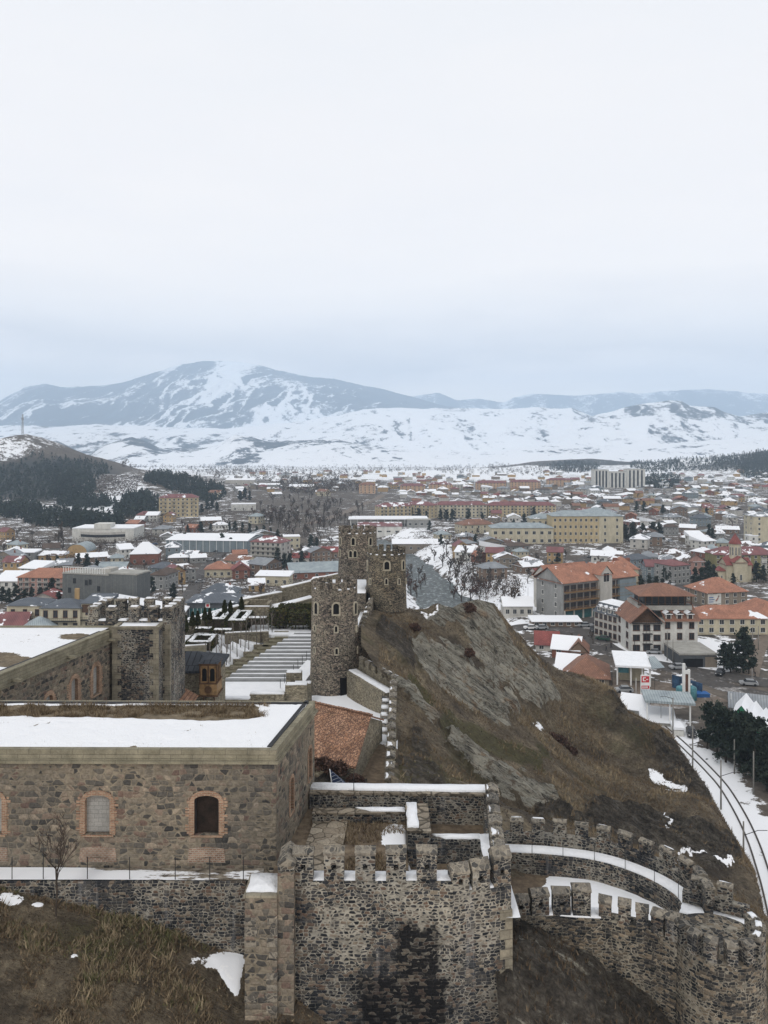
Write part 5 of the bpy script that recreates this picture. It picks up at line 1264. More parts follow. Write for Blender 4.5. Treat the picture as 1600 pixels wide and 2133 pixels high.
# ---------------------------------------------------------------- lower ward
def ward():
    zb = ZD(36)
    arc = catmull([(6.6, 50.2), (8.0, 50.1), (10.6, 49.8), (13.3, 49.0), (15.4, 47.3), (16.5, 45.4), (16.45, 43.6)], 6)
    zw = ZD(25.85)
    root = empty('curved_wall', (13, 47, zb), 'curved crenellated basalt wall with a snowy wall walk around the lower ward', 'castle wall')
    m = MB(); outer = offset_poly(arc, 1.05); wall_run(m, arc, 1.05, zb, zw); m.build('wall', M['basalt'], root)
    p = MB(); wall_run(p, outer, .45, zb, zw + .72); p.build('parapet', M['basalt'], root)
    mid = offset_poly(arc, 1.27)
    add_merlons(root, mid, .78, 1.0, .45, zw + .722, 1.36, .5, hole=True, snow=.5)
    s = MB(); inn = offset_poly(arc, .12); out = offset_poly(arc, .98)
    for k in range(len(arc) - 1): s.mesh([(*inn[k], zw + .06), (*inn[k + 1], zw + .06), (*out[k + 1], zw + .09), (*out[k], zw + .09), (*inn[k], zw), (*inn[k + 1], zw)], [[0, 1, 2, 3], [4, 5, 1, 0]], 0, True)
    s.build('snow_cover', M['snow'], root)
    for q, u, f in resample(inn, 1.9, .8):
        t = MB(); t.tube([(q[0], q[1], zw), (q[0], q[1], zw + 1.0)], .018, 5); tag(t.build('railing_post', M['iron']), 'thin dark railing post along the curved snowy wall walk', 'railing post', 'railing posts on the curved wall walk')
    # second straight stretch to the turret
    r2 = empty('castle_wall', (18, 43, zb), 'short straight crenellated wall with a snow strip between the curved wall and the round turret', 'castle wall')
    a = [(16.2, 43.75), (19.2, 42.1)]; m = MB(); wall_run(m, a, 1.0, zb, zw); m.build('wall', M['basalt'], r2)
    o2 = offset_poly(a, 1.0); p = MB(); wall_run(p, o2, .42, zb, zw + .7); p.build('parapet', M['basalt'], r2)
    add_merlons(r2, offset_poly(a, 1.2), .78, 1.0, .42, zw + .702, 1.3, .9, snow=.5)
    snow_part(r2, [(16.2, 43.8), (19.1, 42.25), (19.6, 43.0), (16.7, 44.65)], zw, .09, .04, 6)
    # front wall running from the bastion to the round turret
    r3 = empty('castle_wall', (10, 42, zb), 'lower ward front wall of patchy rubble with a stepped row of merlons', 'castle wall')
    f = [(6.35, 42.0), (9, 42.3), (11.5, 42.1), (13.6, 41.4), (14.9, 40.4)]; z1 = [ZD(25), ZD(25.15), ZD(25.25), ZD(25.3), ZD(25.5)]
    m = MB(); wall_run(m, f, .9, zb, z1); m.build('wall', M['wardwall'], r3)
    heights = {1086: (1870, 1908), 1127: (1858, 1908), 1171: (1855, 1910), 1213: (1848, 1900), 1260: (1873, 1910), 1301: (1880, 1912), 1338: (1890, 1925), 1368: (1900, 1935), 1398: (1906, 1945)}
    xs = [p[0] for p in f]; ys = [p[1] for p in f]
    for px, (y0, y1) in heights.items():
        k = (px - 800) / F; t = np.linspace(6.35, 14.9, 900); yy = np.interp(t, xs, ys); i = np.argmin(np.abs(t / yy - k)); c = (t[i], yy[i])
        j = min(max(np.searchsorted(xs, c[0]), 1), len(f) - 1); u, _ = nrm2(f[j - 1], f[j]); z0 = float(np.interp(c[0], xs, z1)); zt = zof(y0, c[1])
        q = MB(); P = merlon(q, (c[0] - u[1] * .4, c[1] + u[0] * .4), u, .92 if px < 1250 else .62, .72, z0 + .002, max(.95, zt - z0), hole=px < 1250, peak=.3); q.build('merlon', [M['basalt'], M['cap']], r3)
    s = offset_poly(f, .9); g = offset_poly(f, .05)
    snow_part(r3, [g[0], g[1], g[2], s[2], s[1], s[0]], ZD(25.2), .1, .02, 4)
    # round turret at the end
    cx, cy, rr = 17.05, 40.7, 2.22; zt = ZD(25.35)
    r4 = empty('round_turret', (cx, cy, zb), 'round crenellated basalt turret at the far end of the lower ward', 'tower')
    n = 40; m = MB(); vs = []; K = 10
    for k in range(K + 1):
        for j in range(n):
            a_ = 2 * math.pi * j / n; q = rr + .18 * (1 - k / K) + (fbm(j * .7, k * .8, 2, 3) - .5) * .1; vs.append((cx + q * math.cos(a_), cy + q * math.sin(a_), zb + (zt - zb) * k / K))
    m.mesh(vs, [[k * n + j, k * n + (j + 1) % n, (k + 1) * n + (j + 1) % n, (k + 1) * n + j] for k in range(K) for j in range(n)], 0, True); m.mesh([vs[K * n + j] for j in range(n)], [list(range(n))])
    m.build('wall', M['wardwall'], r4)
    for k in range(14):
        a_ = 2 * math.pi * (k + .3) / 14; h = 1.05 + .1 * random.random()
        if math.sin(a_) > .3: continue
        q = MB(); P = merlon(q, (cx + (rr - .33) * math.cos(a_), cy + (rr - .33) * math.sin(a_)), (-math.sin(a_), math.cos(a_)), .5, .6, zt + .002, h, hole=False, peak=.25); o = q.build('merlon', [M['basalt'], M['cap']], r4)
        if math.cos(a_) > .5: s = MB(); snow_slab(s, [P(-.2, -.12), P(.25, -.12), P(.25, .15), P(-.2, .15)], zt + h - .12, .12, .04, 3); s.build('snow_cap', M['snow'], o)
    # floor of the ward
    X, tt_ = np.meshgrid(np.linspace(6.4, 16.4, 110), np.linspace(0, 1, 100)); lo = np.interp(X, xs, ys) + .5; Y = lo + (50.4 - lo) * tt_
    px = 800 + F * X / Y; Z = ZD(27.1) + 0 * X; py = YH + (HC - Z) * F / Y
    snow = 1.1 * sm(px + (py - 1850) * .5, 1105, 1150) - .1
    tag(grid_obj('ward_floor', X, Y, Z + (fbm(X / 2, Y / 2, 3, 2) - .5) * .2, M['yard'], dict(snow=snow)), kind='structure')
M['wardwall'] = masonry('ward_rubble', 4.0, 6.8, [(0, (.012, .014, .016)), (.35, (.035, .036, .038)), (.6, (.07, .063, .055)), (.8, (.14, .115, .085)), (1, (.24, .2, .15))], (.29, .265, .215), .085, varm=.8, course=6.6)
ward()
def low_rocks():
    """rock slope between bastion and ward wall, at the very bottom"""
    X, Y = np.meshgrid(np.linspace(5.2, 22, 130), np.linspace(34.0, 43.0, 90))
    f = tps_fit(np.array([(PX(px, D), D, HC - (py - YH) * D / F) for px, py, D in [(1068, 1950, 41), (1072, 1965, 39), (1110, 1985, 38.6), (1150, 2012, 38.8), (1180, 2050, 38.6), (1250, 2085, 39), (1300, 2133, 39), (1075, 2060, 37), (1080, 2133, 36), (1200, 2133, 37.4), (1350, 2180, 39), (1450, 2240, 38), (1590, 2300, 38), (1100, 2300, 34.5), (1300, 2300, 36), (1590, 2400, 35)]]), .3)
    Z = f(X, Y) + (ridged(X * .5 + Y * .2, Y * .4, 4, 7) - .6) * 1.3 + (fbm(X * 1.2, Y * 1.2, 4, 3) - .5) * .8
    Z = np.minimum(Z, ZD(24.4))
    tag(grid_obj('rock_slope', X, Y, Z, M['hill'], dict(rock=.30 + 0 * X, bank=.8 + 0 * X, green=0 * X, snow=0 * X)), kind='structure')
    rs = np.random.RandomState(8); n = 1500; x = rs.uniform(5.6, 17, n); y = rs.uniform(35, 41.5, n); k = rs.rand(n) < .35 + .65 * (fbm(x, y, 3, 5) > .52); x, y = x[k], y[k]
    z = np.minimum(f(x, y) + (ridged(x * .5 + y * .2, y * .4, 4, 7) - .6) * 1.3 + (fbm(x * 1.2, y * 1.2, 4, 3) - .5) * .8, ZD(24.4))
    blades('rock_grass', x, y, z, .12 + .3 * rs.rand(len(x)), .015 + .02 * rs.rand(len(x)), .05 + .4 * rs.rand(len(x)), nb=3, lean=.9)
low_rocks()
# ---------------------------------------------------------------- curtain walls by the round towers
def curtain():
    zb = ZD(30)
    r = empty('curtain_wall', (.8, 66, zb), 'narrow curtain wall with a long file of snow capped merlons beside the clay roof', 'castle wall')
    zt = ZD(24.25)
    a = [(.35, 54.6), (.95, 78.0)]
    m = MB(); wall_run(m, [(a[0][0] - .4, a[0][1]), (a[1][0] - .4, a[1][1])][::-1], -.75, zb, zt) if False else wall_run(m, [(a[0][0] + .38, a[0][1]), (a[1][0] + .38, a[1][1])], .76, zb, zt); m.build('wall', M['sandrubble'], r)
    add_merlons(r, a, 1.05, 1.25, .62, zt + .002, 1.95, .6, hole=False, mats=[M['sandrubble'], M['cap']], snow=1)
    w = MB(); wall_run(w, [(a[0][0] - .385, a[0][1]), (a[1][0] - .385, a[1][1])], .75, zb, zt - .55); w.build('wall_walk', M['basalt'], r)
    for p, u, f in resample([(a[0][0] - .75, a[0][1]), (a[1][0] - .75, a[1][1])], 1.95, .4): snow_part(r, [(p[0] - .3, p[1] - .35), (p[0] + .3, p[1] - .35), (p[0] + .3, p[1] + .35), (p[0] - .3, p[1] + .35)], zt - .55, .12, .08, 3)
    r = empty('curtain_wall', (-1, 81, zb), 'pale curtain wall with a snowy walk leading from the nearest round tower to the corner', 'castle wall')
    b0, b1 = (-3.0, 86.0), (1.0, 78.3); zw = ZD(24.55)
    m = MB(); wall_run(m, [b1, b0], 1.1, ZD(31), zw); m.build('wall', M['sandrubble'], r)
    o = [(b0[0] + .25, b0[1] + .1), (b1[0] + .28, b1[1] + .15)]; p = MB(); wall_run(p, o, .5, ZD(31), zw + .55); p.build('parapet', M['sandrubble'], r)
    add_merlons(r, offset_poly(o, .25), .95, .85, .5, zw + .552, 1.45, .6, hole=False, mats=[M['sandrubble'], M['cap']], snow=1)
    s = offset_poly([b1, b0], .9); snow_part(r, [s[0], (b1[0], b1[1]), (b0[0], b0[1]), s[1]], zw, .12, .04, 6)
    r = empty('curtain_wall', (-2.4, 96, zb), 'crenellated curtain wall climbing from the nearest round tower to the crest tower', 'castle wall')
    c0, c1 = (-2.75, 89.5), (-1.7, 102.5); m = MB(); wall_run(m, [(c0[0] + .4, c0[1]), (c1[0] + .4, c1[1])], 1.0, zb, [ZD(21.9), ZD(20.9)]); m.build('wall', M['rubble'], r)
    add_merlons(r, [(c0[0] + .1, c0[1]), (c1[0] + .1, c1[1])], 1.1, 1.1, .6, lambda f: ZD(21.9 - f), 1.9, .6, hole=False, mats=[M['rubble'], M['cap']], snow=.6)
    snow_part(r, [(-3.6, 92), (-3.0, 92), (-2.3, 101), (-3.0, 101)], lambda x, y: ZD(22.6 - (y - 89.5) * .075), .2, .1, 5)
    # terrace with snow behind the nearest tower
    r = empty('stone_terrace', (-5, 105, zb), 'raised stone terrace under thick snow between the round towers', 'terrace')
    m = MB(); m.prism([(PX(676, 101), 101), (PX(762, 101), 101), (PX(764, 110.5), 110.5), (PX(684, 110.5), 110.5)], zb, ZD(19.2)); m.build('wall', M['rubble'], r)
    snow_part(r, [(PX(677, 101), 101.05), (PX(761, 101), 101.05), (PX(763, 110.5), 110.4), (PX(686, 110.5), 110.4)], ZD(19.2), .15, .1, 6)
curtain()
def clay_house():
    zb = ZD(25.5)
    r = empty('clay_roof_house', (-3, 59, zb), 'old stone house under a weathered orange clay tile roof beside the curtain wall', 'house')
    TL, TR = Vector((PX(652, 63.6), 63.6, ZD(20.8))), Vector((PX(773, 60.6), 60.6, ZD(20.8)))
    BL, BR = Vector((PX(640, 57.9), 57.9, ZD(22.75))), Vector((PX(741, 55.8), 55.8, ZD(22.75)))
    d = (TL - BL); KL = TL + Vector((d.x, d.y, -d.z)); d = TR - BR; KR = TR + Vector((d.x, d.y, -d.z))
    mb = MB(); th = Vector((0, 0, -.14))
    nx, ny = 40, 16                                             # roof with a slightly sagging surface
    for A, B, C, D in ((BL, BR, TR, TL), (TL, TR, KR, KL)):
        g = [[(A.lerp(B, i / nx)).lerp(D.lerp(C, i / nx), j / ny) for i in range(nx + 1)] for j in range(ny + 1)]
        for j in range(ny + 1):
            for i in range(nx + 1): g[j][i] = g[j][i] + Vector((0, 0, (float(fbm(i * .35, j * .35, 3, 6)) - .5) * .14))
        for j in range(ny):
            for i in range(nx): mb.face([g[j][i], g[j][i + 1], g[j + 1][i + 1], g[j + 1][i]])
    for a, b in ((BL, BR), (BR, TR), (TR, KR)): mb.face([a + th, b + th, b, a])
    for k in range(46):
        f = k / 45; p = TL.lerp(TR, f); mb.obox((p.x, p.y), ((TR - TL).normalized().x, (TR - TL).normalized().y), .09, .13, p.z - .02, p.z + .08 + random.uniform(0, .05))
    mb.build('roof', M['claytile'], r)
    w = MB(); ins = lambda p: Vector((p.x - .25, p.y, 0))
    def wall(a, b, za, zb2): w.face([(a.x, a.y, zb), (b.x, b.y, zb), (b.x, b.y, zb2), (a.x, a.y, za)])
    e = .12; a, b, c = BR + Vector((-.12, .2, 0)), TR + Vector((-.16, 0, 0)), KR + Vector((-.16, -.2, 0))
    wall(a, b, BR.z - .1, TR.z - .14); wall(b, c, TR.z - .14, KR.z - .1); w.face([(BL.x, BL.y + .2, zb), (a.x, a.y, zb), (a.x, a.y, BR.z - .1), (BL.x, BL.y + .2, BL.z - .1)])
    w.build('wall', M['sandrubble'], r)
    # overgrown rock ledge below its eaves
    X, Y = np.meshgrid(np.linspace(-5.5, -1.2, 50), np.linspace(50.5, 57, 50)); px = 800 + F * X / Y
    Z = ZD(24.3) + 1.6 * np.exp(-((X + 3.4) / 1.5) ** 2 - ((Y - 55.5) / 1.4) ** 2) + (ridged(X * .7, Y * .5, 4, 6) - .6) * 1.1
    tag(grid_obj('rock_ledge', X, Y, Z, M['hill'], dict(rock=0 * X, bank=.8 + 0 * X, green=.2 + 0 * X, snow=.2 * (Z > ZD(23)))), kind='structure')
    p = MB(); a = PT(686, 1603, 50.5); b = PT(720, 1634, 50.5); p.face([PT(692, 1640, 50.2), PT(725, 1640, 50.2), PT(718, 1628, 51), PT(687, 1602, 51)]); p.face([PT(687, 1602, 51.03), PT(718, 1628, 51.03), PT(725, 1640, 50.23), PT(692, 1640, 50.23)])
    fr = MB(); fr.tube([PT(687, 1602, 51), PT(692, 1640, 50.2)], .03, 5)
    e = empty('solar_panel', PT(705, 1640, 50.4), 'small dark blue slanted glass panel behind the snow topped cross wall', 'panel'); p.build('panel', M['bluepanel'], e); fr.build('frame', M['white'], e)
clay_house()
# ---------------------------------------------------------------- pavilion, steps and garden
def pavilion():
    zb = ZD(26.8); r = empty('pavilion', (-17.5, 76, zb), 'small stone pavilion with dark seamed hip roof and a gilded wooden bay', 'pavilion')
    x0, x1, y0, y1 = -21.0, PX(446, 73.4), 73.4, 78.6; ze = ZD(21.0); zt = ZD(20.2)
    m = MB(); m.box(x0, x1, y0, y1, zb, ze); m.build('wall', M['sandrubble'], r)
    o = .35; q = MB(); a = [(x0 - o, y0 - o, ze), (x1 + o, y0 - o, ze), (x1 + o, y1 + o, ze), (x0 - o, y1 + o, ze)]; b = [(x0 + 2, (y0 + y1) / 2, zt + .25), (x1 - 2, (y0 + y1) / 2, zt + .25)]
    q.mesh(a + b, [[0, 1, 5, 4], [1, 2, 5], [2, 3, 4, 5], [3, 0, 4]]); q.mesh([(p[0], p[1], p[2] - .22) for p in a] + a, [[0, 1, 5, 4], [1, 2, 6, 5], [2, 3, 7, 6], [3, 0, 4, 7], [3, 2, 1, 0]]); q.build('roof', M['slate'], r)
    # wooden bay
    bx0, bx1, by0, by1 = PX(416, 72.6), PX(452, 72.6), 72.55, 74.8; bz0 = zof(1448, 72.6); bz1 = zof(1378, 72.6)
    b = MB(); b.box(bx0, bx1, by0, by1, bz0, bz0 + 1.05); b.box(bx0 + .08, bx1 - .08, by0 + .08, by1, bz0 + 1.052, bz1 - .36); b.build('bay', M['wood'], r)
    t = MB(); t.box(bx0 - .1, bx1 + .1, by0 - .1, by1, bz0 - .12, bz0 - .002); t.box(bx0 - .05, bx1 + .05, by0 - .05, by1, bz0 + 1.0, bz0 + 1.1); t.box(bx0 - .06, bx1 + .06, by0 - .06, by1, bz1 - .358, bz1 - .16)
    for x in (bx0 + .04, (bx0 + bx1) / 2, bx1 - .04): t.box(x - .05, x + .05, by0 - .02, by0 + .06, bz0 + 1.102, bz1 - .36)
    for y in (by0 + .7, by0 + 1.5): t.box(bx1 - .05, bx1 + .03, y - .05, y + .05, bz0 + 1.102, bz1 - .36)
    for x in (bx0 + .3, bx1 - .3): t.tube([(x, by0 + .2, bz0 - .1), (x, y0 + .05, bz0 - 1.4)], .07, 5)
    t.build('bay_frame', M['wooddark'], r)
    g = MB()
    for k in range(2):
        c = bx0 + (bx1 - bx0) * (.27 + .46 * k); g.face([(x + c, by0 + .075, z) for x, z in arch_pts(0, .42, bz0 + 1.25, bz1 - .85, .22, 6)][::-1])
    for k in range(3):
        c = by0 + .35 + .72 * k; g.face([(bx1 - .075, y + c, z) for y, z in arch_pts(0, .42, bz0 + 1.25, bz1 - .85, .22, 6)][::-1])
    g.build('bay_window', M['dark'], r)
    ro = MB(); ro.tube([((bx0 + bx1) / 2, by0 - .02, bz0 + .52), ((bx0 + bx1) / 2, by0 - .06, bz0 + .52)], .34, 16); ro.build('rosette', M['wooddark'], r)
    c = MB(); c.mesh([(bx0 - .15, by0 - .15, bz1 - .158), (bx1 + .15, by0 - .15, bz1 - .158), (bx1 + .15, by1, bz1 - .158), (bx0 - .15, by1, bz1 - .158), (bx0 + .4, by0 + .5, bz1 + .05), (bx1 - .4, by0 + .5, bz1 + .05), (bx1 - .4, by1, bz1 + .05), (bx0 + .4, by1, bz1 + .05)], [[0, 1, 5, 4], [1, 2, 6, 5], [3, 0, 4, 7], [4, 5, 6, 7]]); c.build('bay_roof', M['slate'], r)
    s = empty('shed', (-18.6, 70, zb), 'low shed with an orange clay tile roof at the foot of the pavilion', 'shed')
    m = MB(); m.box(-19.3, -16.9, 69.3, 71.8, zb, ZD(22.9)); m.build('wall', M['sandrubble'], s)
    q = MB(); a = [(-19.5, 69.1), (-16.7, 69.1), (-16.7, 72), (-19.5, 72)]; z = ZD(22.9); q.mesh([(*p, z) for p in a] + [(-18.1, 69.1, z + .75), (-18.1, 72, z + .75)], [[0, 4, 5, 3], [4, 1, 2, 5], [0, 1, 4], [2, 3, 5]]); q.build('roof', M['claytile'], s)
pavilion()
def steps():
    r = empty('terraced_steps', (-10, 95, ZD(27.5)), 'broad grey stone steps striped with snow between the garden and the nearest round tower', 'steps')
    n = 13; mb = MB(); sn = MB(); gm = MB()
    for k in range(n):
        f = k / (n - 1); Y = 89.6 + (101.2 - 89.6) * f; Yn = 89.6 + (101.2 - 89.6) * (k + 1) / (n - 1); z = ZD(26.95 - 2.55 * (k + 1) / n)
        pl = 467 + (612 - 467) * f; pr = 600 + 62 * min(1, f * 2.2)
        xl = PX(pl, Y); xr = PX(pr, Y) if f < .45 else -6.0
        mb.box(xl, xr, Y, Yn + .3, ZD(29), z)
        snow_slab(sn, [(xl + .05, Y + .60), (xr - .05, Y + .60), (xr - .05, Yn - .01), (xl + .05, Yn - .01)], z, .05, .04, 8)
        gl = 440 + (583 - 440) * f; gm.box(PX(gl, Y), xl - .02, Y, Yn + .3, ZD(29), z - .05)
    mb.build('stairs', M['paving'], r); sn.build('snow_cover', M['snow'], r); gm.build('side_steps', M['greenstep'], r)
    # lawn landing above and snow plaza below
    for nm, P, z in (('snow_plaza', [(PX(446, 83), 83), (PX(600, 83), 83), (PX(606, 89.6), 89.6), (PX(440, 89.6), 89.6)], ZD(26.95)), ('upper_terrace', [(PX(560, 101), 101.0), (-5.5, 101.0), (-5.5, 107), (PX(556, 107), 107)], ZD(24.42))):
        m = MB(); m.prism(P, z - .6, z); tag(m.build(nm, M['snow']), kind='structure')
    # ramp rising along the right side
    rp = empty('snowy_ramp', (-7.5, 90, ZD(27.3)), 'snow covered ramp with railing rising beside the striped steps to the nearest round tower', 'ramp')
    m = MB(); a = [(PX(585, 87), 87, ZD(26.9)), (PX(622, 86.5), 86.5, ZD(26.9)), (PX(665, 93), 93, ZD(25.7)), (PX(640, 94), 94, ZD(25.7))]; m.mesh([(x, y, z - 2) for x, y, z in a] + a, [[4, 5, 6, 7], [0, 1, 5, 4], [1, 2, 6, 5], [3, 0, 4, 7]]); m.build('ramp', M['snow'], rp)
    for k in range(7):
        f = k / 6; x, y, z = PX(584 + 55 * f, 87 + 7 * f), 87 + 7 * f, ZD(26.9 - 1.2 * f); p = MB(); p.tube([(x, y, z), (x, y, z + 1.0)], .03, 4); p.build('railing_post', M['iron'], rp)
    # stepped parapets and low walls near the tower foot
    for (px0, px1, Y, py, h, lab) in ((596, 628, 84.5, 1402, 2.0, 'stepped parapet stone with snow between plaza and nearest round tower'), (612, 648, 83.5, 1425, 2.2, 'square stone block topped with snow at the tower foot'), (594, 640, 81.0, 1428, 2.6, 'low rubble wall below the square stone blocks by the tower'), (520, 592, 80.5, 1447, 1.5, 'slanting low wall along the lower edge of the snowy plaza'), (455, 520, 79.0, 1458, 1.2, 'thin rubble wall between pavilion and snowy plaza')):
        z = zof(py, Y); e = empty('low_wall', (PX((px0 + px1) / 2, Y), Y, z - h), lab, 'wall'); m = MB(); m.prism([(PX(px0, Y), Y), (PX(px1, Y), Y), (PX(px1, Y), Y + .9), (PX(px0, Y), Y + .9)], z - h, z); m.build('wall', M['sandrubble'], e)
        snow_part(e, [(PX(px0, Y) + .05, Y + .08), (PX(px1, Y) - .05, Y + .08), (PX(px1, Y) - .05, Y + .85), (PX(px0, Y) + .05, Y + .85)], z, .12, .06, 4)
    rs = np.random.RandomState(4); X, Y = np.meshgrid(np.linspace(-10.8, -6.2, 50), np.linspace(76.5, 81, 40)); Z = ZD(27.6) + (ridged(X * .5, Y * .5, 4, 8) - .55) * 2.2
    tag(grid_obj('rubble_ground', X, Y, Z, M['hill'], dict(rock=.5 + 0 * X, bank=.5 + 0 * X, green=0 * X, snow=.75 * (fbm(X / 1.3, Y / 1.3, 3, 4) > .52))), kind='structure')
steps()
def leafbox(mb_v, mb_t, mb_c, x0, x1, y0, y1, z0, z1, dens, size, rs):
    """hedge volume: leaf faces scattered over and just under a box surface"""
    A = 2 * ((x1 - x0) + (y1 - y0)) * (z1 - z0) + (x1 - x0) * (y1 - y0); n = int(A * dens)
    f = rs.rand(n) * A; a1 = (x1 - x0) * (y1 - y0); X = rs.uniform(x0, x1, n); Y = rs.uniform(y0, y1, n); Z = rs.uniform(z0, z1, n)
    s = rs.randint(0, 4, n); top = f < a1
    X = np.where(~top & (s == 0), x0, np.where(~top & (s == 1), x1, X)); Y = np.where(~top & (s == 2), y0, np.where(~top & (s == 3), y1, Y)); Z = np.where(top, z1, Z)
    p = np.stack([X, Y, Z], -1) + rs.normal(0, size * .4, (n, 3))
    leaves(mb_v, mb_t, mb_c, p, size, rs, np.clip(rs.rand(n) * .9 + (rs.rand(n) < .1) * .1, 0, 1))
def leaves(V, T, Cc, p, size, rs, tone):
    n = len(p); d1 = rs.normal(0, 1, (n, 3)); d1 /= np.linalg.norm(d1, axis=1)[:, None]; d2 = rs.normal(0, 1, (n, 3)); d2 = np.cross(d1, d2); d2 /= np.linalg.norm(d2, axis=1)[:, None]
    sz = (size * (.6 + .8 * rs.rand(n)))[:, None]
    v = np.stack([p - d1 * sz, p + d2 * sz * .6, p + d1 * sz, p - d2 * sz * .6], 1).reshape(-1, 3)
    k = sum(len(q) for q in V); V.append(v); T.append(np.arange(4 * n).reshape(-1, 4) + k); Cc.append(np.repeat(tone, 4))
def leaf_mesh(name, V, T, Cc, mat, parent=None):
    return tri_obj(name, np.concatenate(V), np.concatenate(T), mat, np.concatenate(Cc), parent=parent)
def hedge(name, boxes, label, dens=40, size=.12, rim=None):
    rs = np.random.RandomState(len(label)); x = sum((b[0] + b[1]) / 2 for b in boxes) / len(boxes); y = min(b[2] for b in boxes); z = min(b[4] for b in boxes)
    e = empty(name, (x, y, z), label, 'hedge'); V, T, C = [], [], []; core = MB()
    for b in boxes:
        leafbox(V, T, C, *b, dens, size, rs); core.box(b[0] + .1, b[1] - .1, b[2] + .1, b[3] - .1, b[4], b[5] - .1)
    o = leaf_mesh('foliage', V, T, C, M['hedge'], e); o.location = -e.location
    core.build('stems', M['bark'], e)
    if rim:
        s = MB()
        for b in boxes: snow_slab(s, [(b[0] + .1, b[2] + .1), (b[1] - .1, b[2] + .1), (b[1] - .1, b[3] - .05), (b[0] + .1, b[3] - .05)], b[5], .10, .05, 4)
        s.build('snow_cap', M['snow'], e)
def garden():
    g = lambda px0, px1, Y, d, pyt, h, t=.7: [(PX(px0, Y), PX(px1, Y), Y, Y + t, zof(pyt, Y) - h, zof(pyt, Y)), (PX(px0, Y), PX(px1, Y), Y + d, Y + d + t, zof(pyt, Y) - h, zof(pyt, Y)), (PX(px0, Y), PX(px0, Y) + t, Y + t, Y + d, zof(pyt, Y) - h, zof(pyt, Y)), (PX(px1, Y) - t, PX(px1, Y), Y + t, Y + d, zof(pyt, Y) - h, zof(pyt, Y))]
    hedge('box_hedge', g(360, 384, 94, 3.2, 1341, 1.0), 'low clipped hedge square nearest to the square tower', rim=True); hedge('box_hedge', g(388, 440, 94, 3.2, 1338, 1.0), 'low clipped hedge ring around a snowy bed above the pavilion', rim=True)
    hedge('box_hedge', [(PX(404, 99), PX(440, 99), 99, 99.9, zof(1318, 99), zof(1310, 99)), ], 'short low hedge strip, the left one of two in front of the tall hedge blocks', rim=True)
    hedge('box_hedge', [(PX(443, 99), PX(483, 99), 99, 99.9, zof(1320, 99), zof(1313, 99))], 'short low hedge strip, the right one of two in front of the tall hedge blocks', rim=True)
    hedge('hedge_block', g(430, 468, 102, 4.5, 1290, 1.7, .9), 'tall clipped hedge block with snow on its rims, left of the pair', rim=True); hedge('hedge_block', g(473, 512, 102, 5.5, 1293, 1.8, .9), 'tall clipped hedge block with a hollow snowy middle, right of the pair', rim=True)
    hedge('box_hedge', [(PX(515, 104), PX(556, 104), 104, 105, zof(1302, 104), zof(1288, 104))], 'hedge strip running behind the young bare trees toward the clipped trees', rim=True)
    # clipped square trees on stems
    rs = np.random.RandomState(5)
    for px0, px1, Y, y0, y1, yb, lab in ((561, 596, 103.5, 1273, 1307, 1320, 'square clipped evergreen trees on thin stems, left block by the snowy terrace'), (602, 640, 103.0, 1277, 1306, 1320, 'square clipped evergreen block on stems nearest to the round tower, front'), (580, 650, 106.5, 1264, 1292, 1312, 'square clipped evergreen block standing behind the two front blocks'), (643, 662, 103, 1275, 1310, 1320, 'square clipped evergreen half hidden behind the nearest round tower')):
        e = empty('clipped_tree', (PX((px0 + px1) / 2, Y), Y, zof(yb, Y)), lab, 'tree'); V, T, C = [], [], []
        leafbox(V, T, C, PX(px0, Y), PX(px1, Y), Y, Y + 2.2, zof(y1, Y), zof(y0, Y), 55, .14, rs); o = leaf_mesh('crown', V, T, C, M['hedge'], e); o.location = -e.location
        c = MB(); c.box(PX(px0, Y) + .15, PX(px1, Y) - .15, Y + .15, Y + 2.0, zof(y1, Y) + .15, zof(y0, Y) - .15); c.build('inner_branches', M['bark'], e)
        for px in np.arange(px0 + 4, px1 - 2, 8):
            s = MB(); s.tube([(PX(px, Y), Y + .8, zof(yb, Y) - .3), (PX(px + rs.uniform(-1, 1), Y), Y + .9, zof(y1, Y) + .3)], .05, 5); s.build('trunk', M['bark'], e)
    # dark cypress cones along the inner wall
    k = 0
    for px, Y, yt, yb, w in ((364, 88, 1298, 1330, 9), (376, 91, 1287, 1317, 7), (387, 91.5, 1285, 1316, 8), (401, 96, 1277, 1305, 9), (412, 96.5, 1275, 1303, 8), (427, 100, 1269, 1293, 8), (437, 100.5, 1270, 1291, 6), (468, 104, 1252, 1277, 8), (480, 104.5, 1254, 1276, 7), (503, 108, 1246, 1270, 8)):
        H = zof(yt, Y) - zof(yb, Y); x, z = PX(px, Y), zof(yb, Y); e = empty('cypress', (x, Y, z), f'dark narrow cypress, {["nearest to the square tower", "second", "third", "fourth", "fifth", "sixth", "seventh", "eighth", "ninth", "last and farthest"][k]} {"" if k in (0, 9) else "from the square tower "}along the inner garden wall', 'tree', 'cypresses along the garden wall'); k += 1
        n = 900; h = rs.rand(n) ** 1.2; a = rs.rand(n) * 6.283; R_ = w * Y / F * .5 * 1.25 * np.minimum(1, (h + .06) * 7) * (1 - h ** 1.6) * (.75 + .35 * rs.rand(n))
        V, T, C = [], [], []; leaves(V, T, C, np.stack([R_ * np.cos(a), R_ * np.sin(a), .1 + h * H], -1), .16, rs, np.clip(rs.rand(n) * .55, 0, 1)); leaf_mesh('crown', V, T, C, M['hedge'], e)
        t = MB(); t.tube([(x, Y, z - .3), (x, Y, z + H * .8)], [.09, .02], 5); t.build('trunk', M['bark'], e)
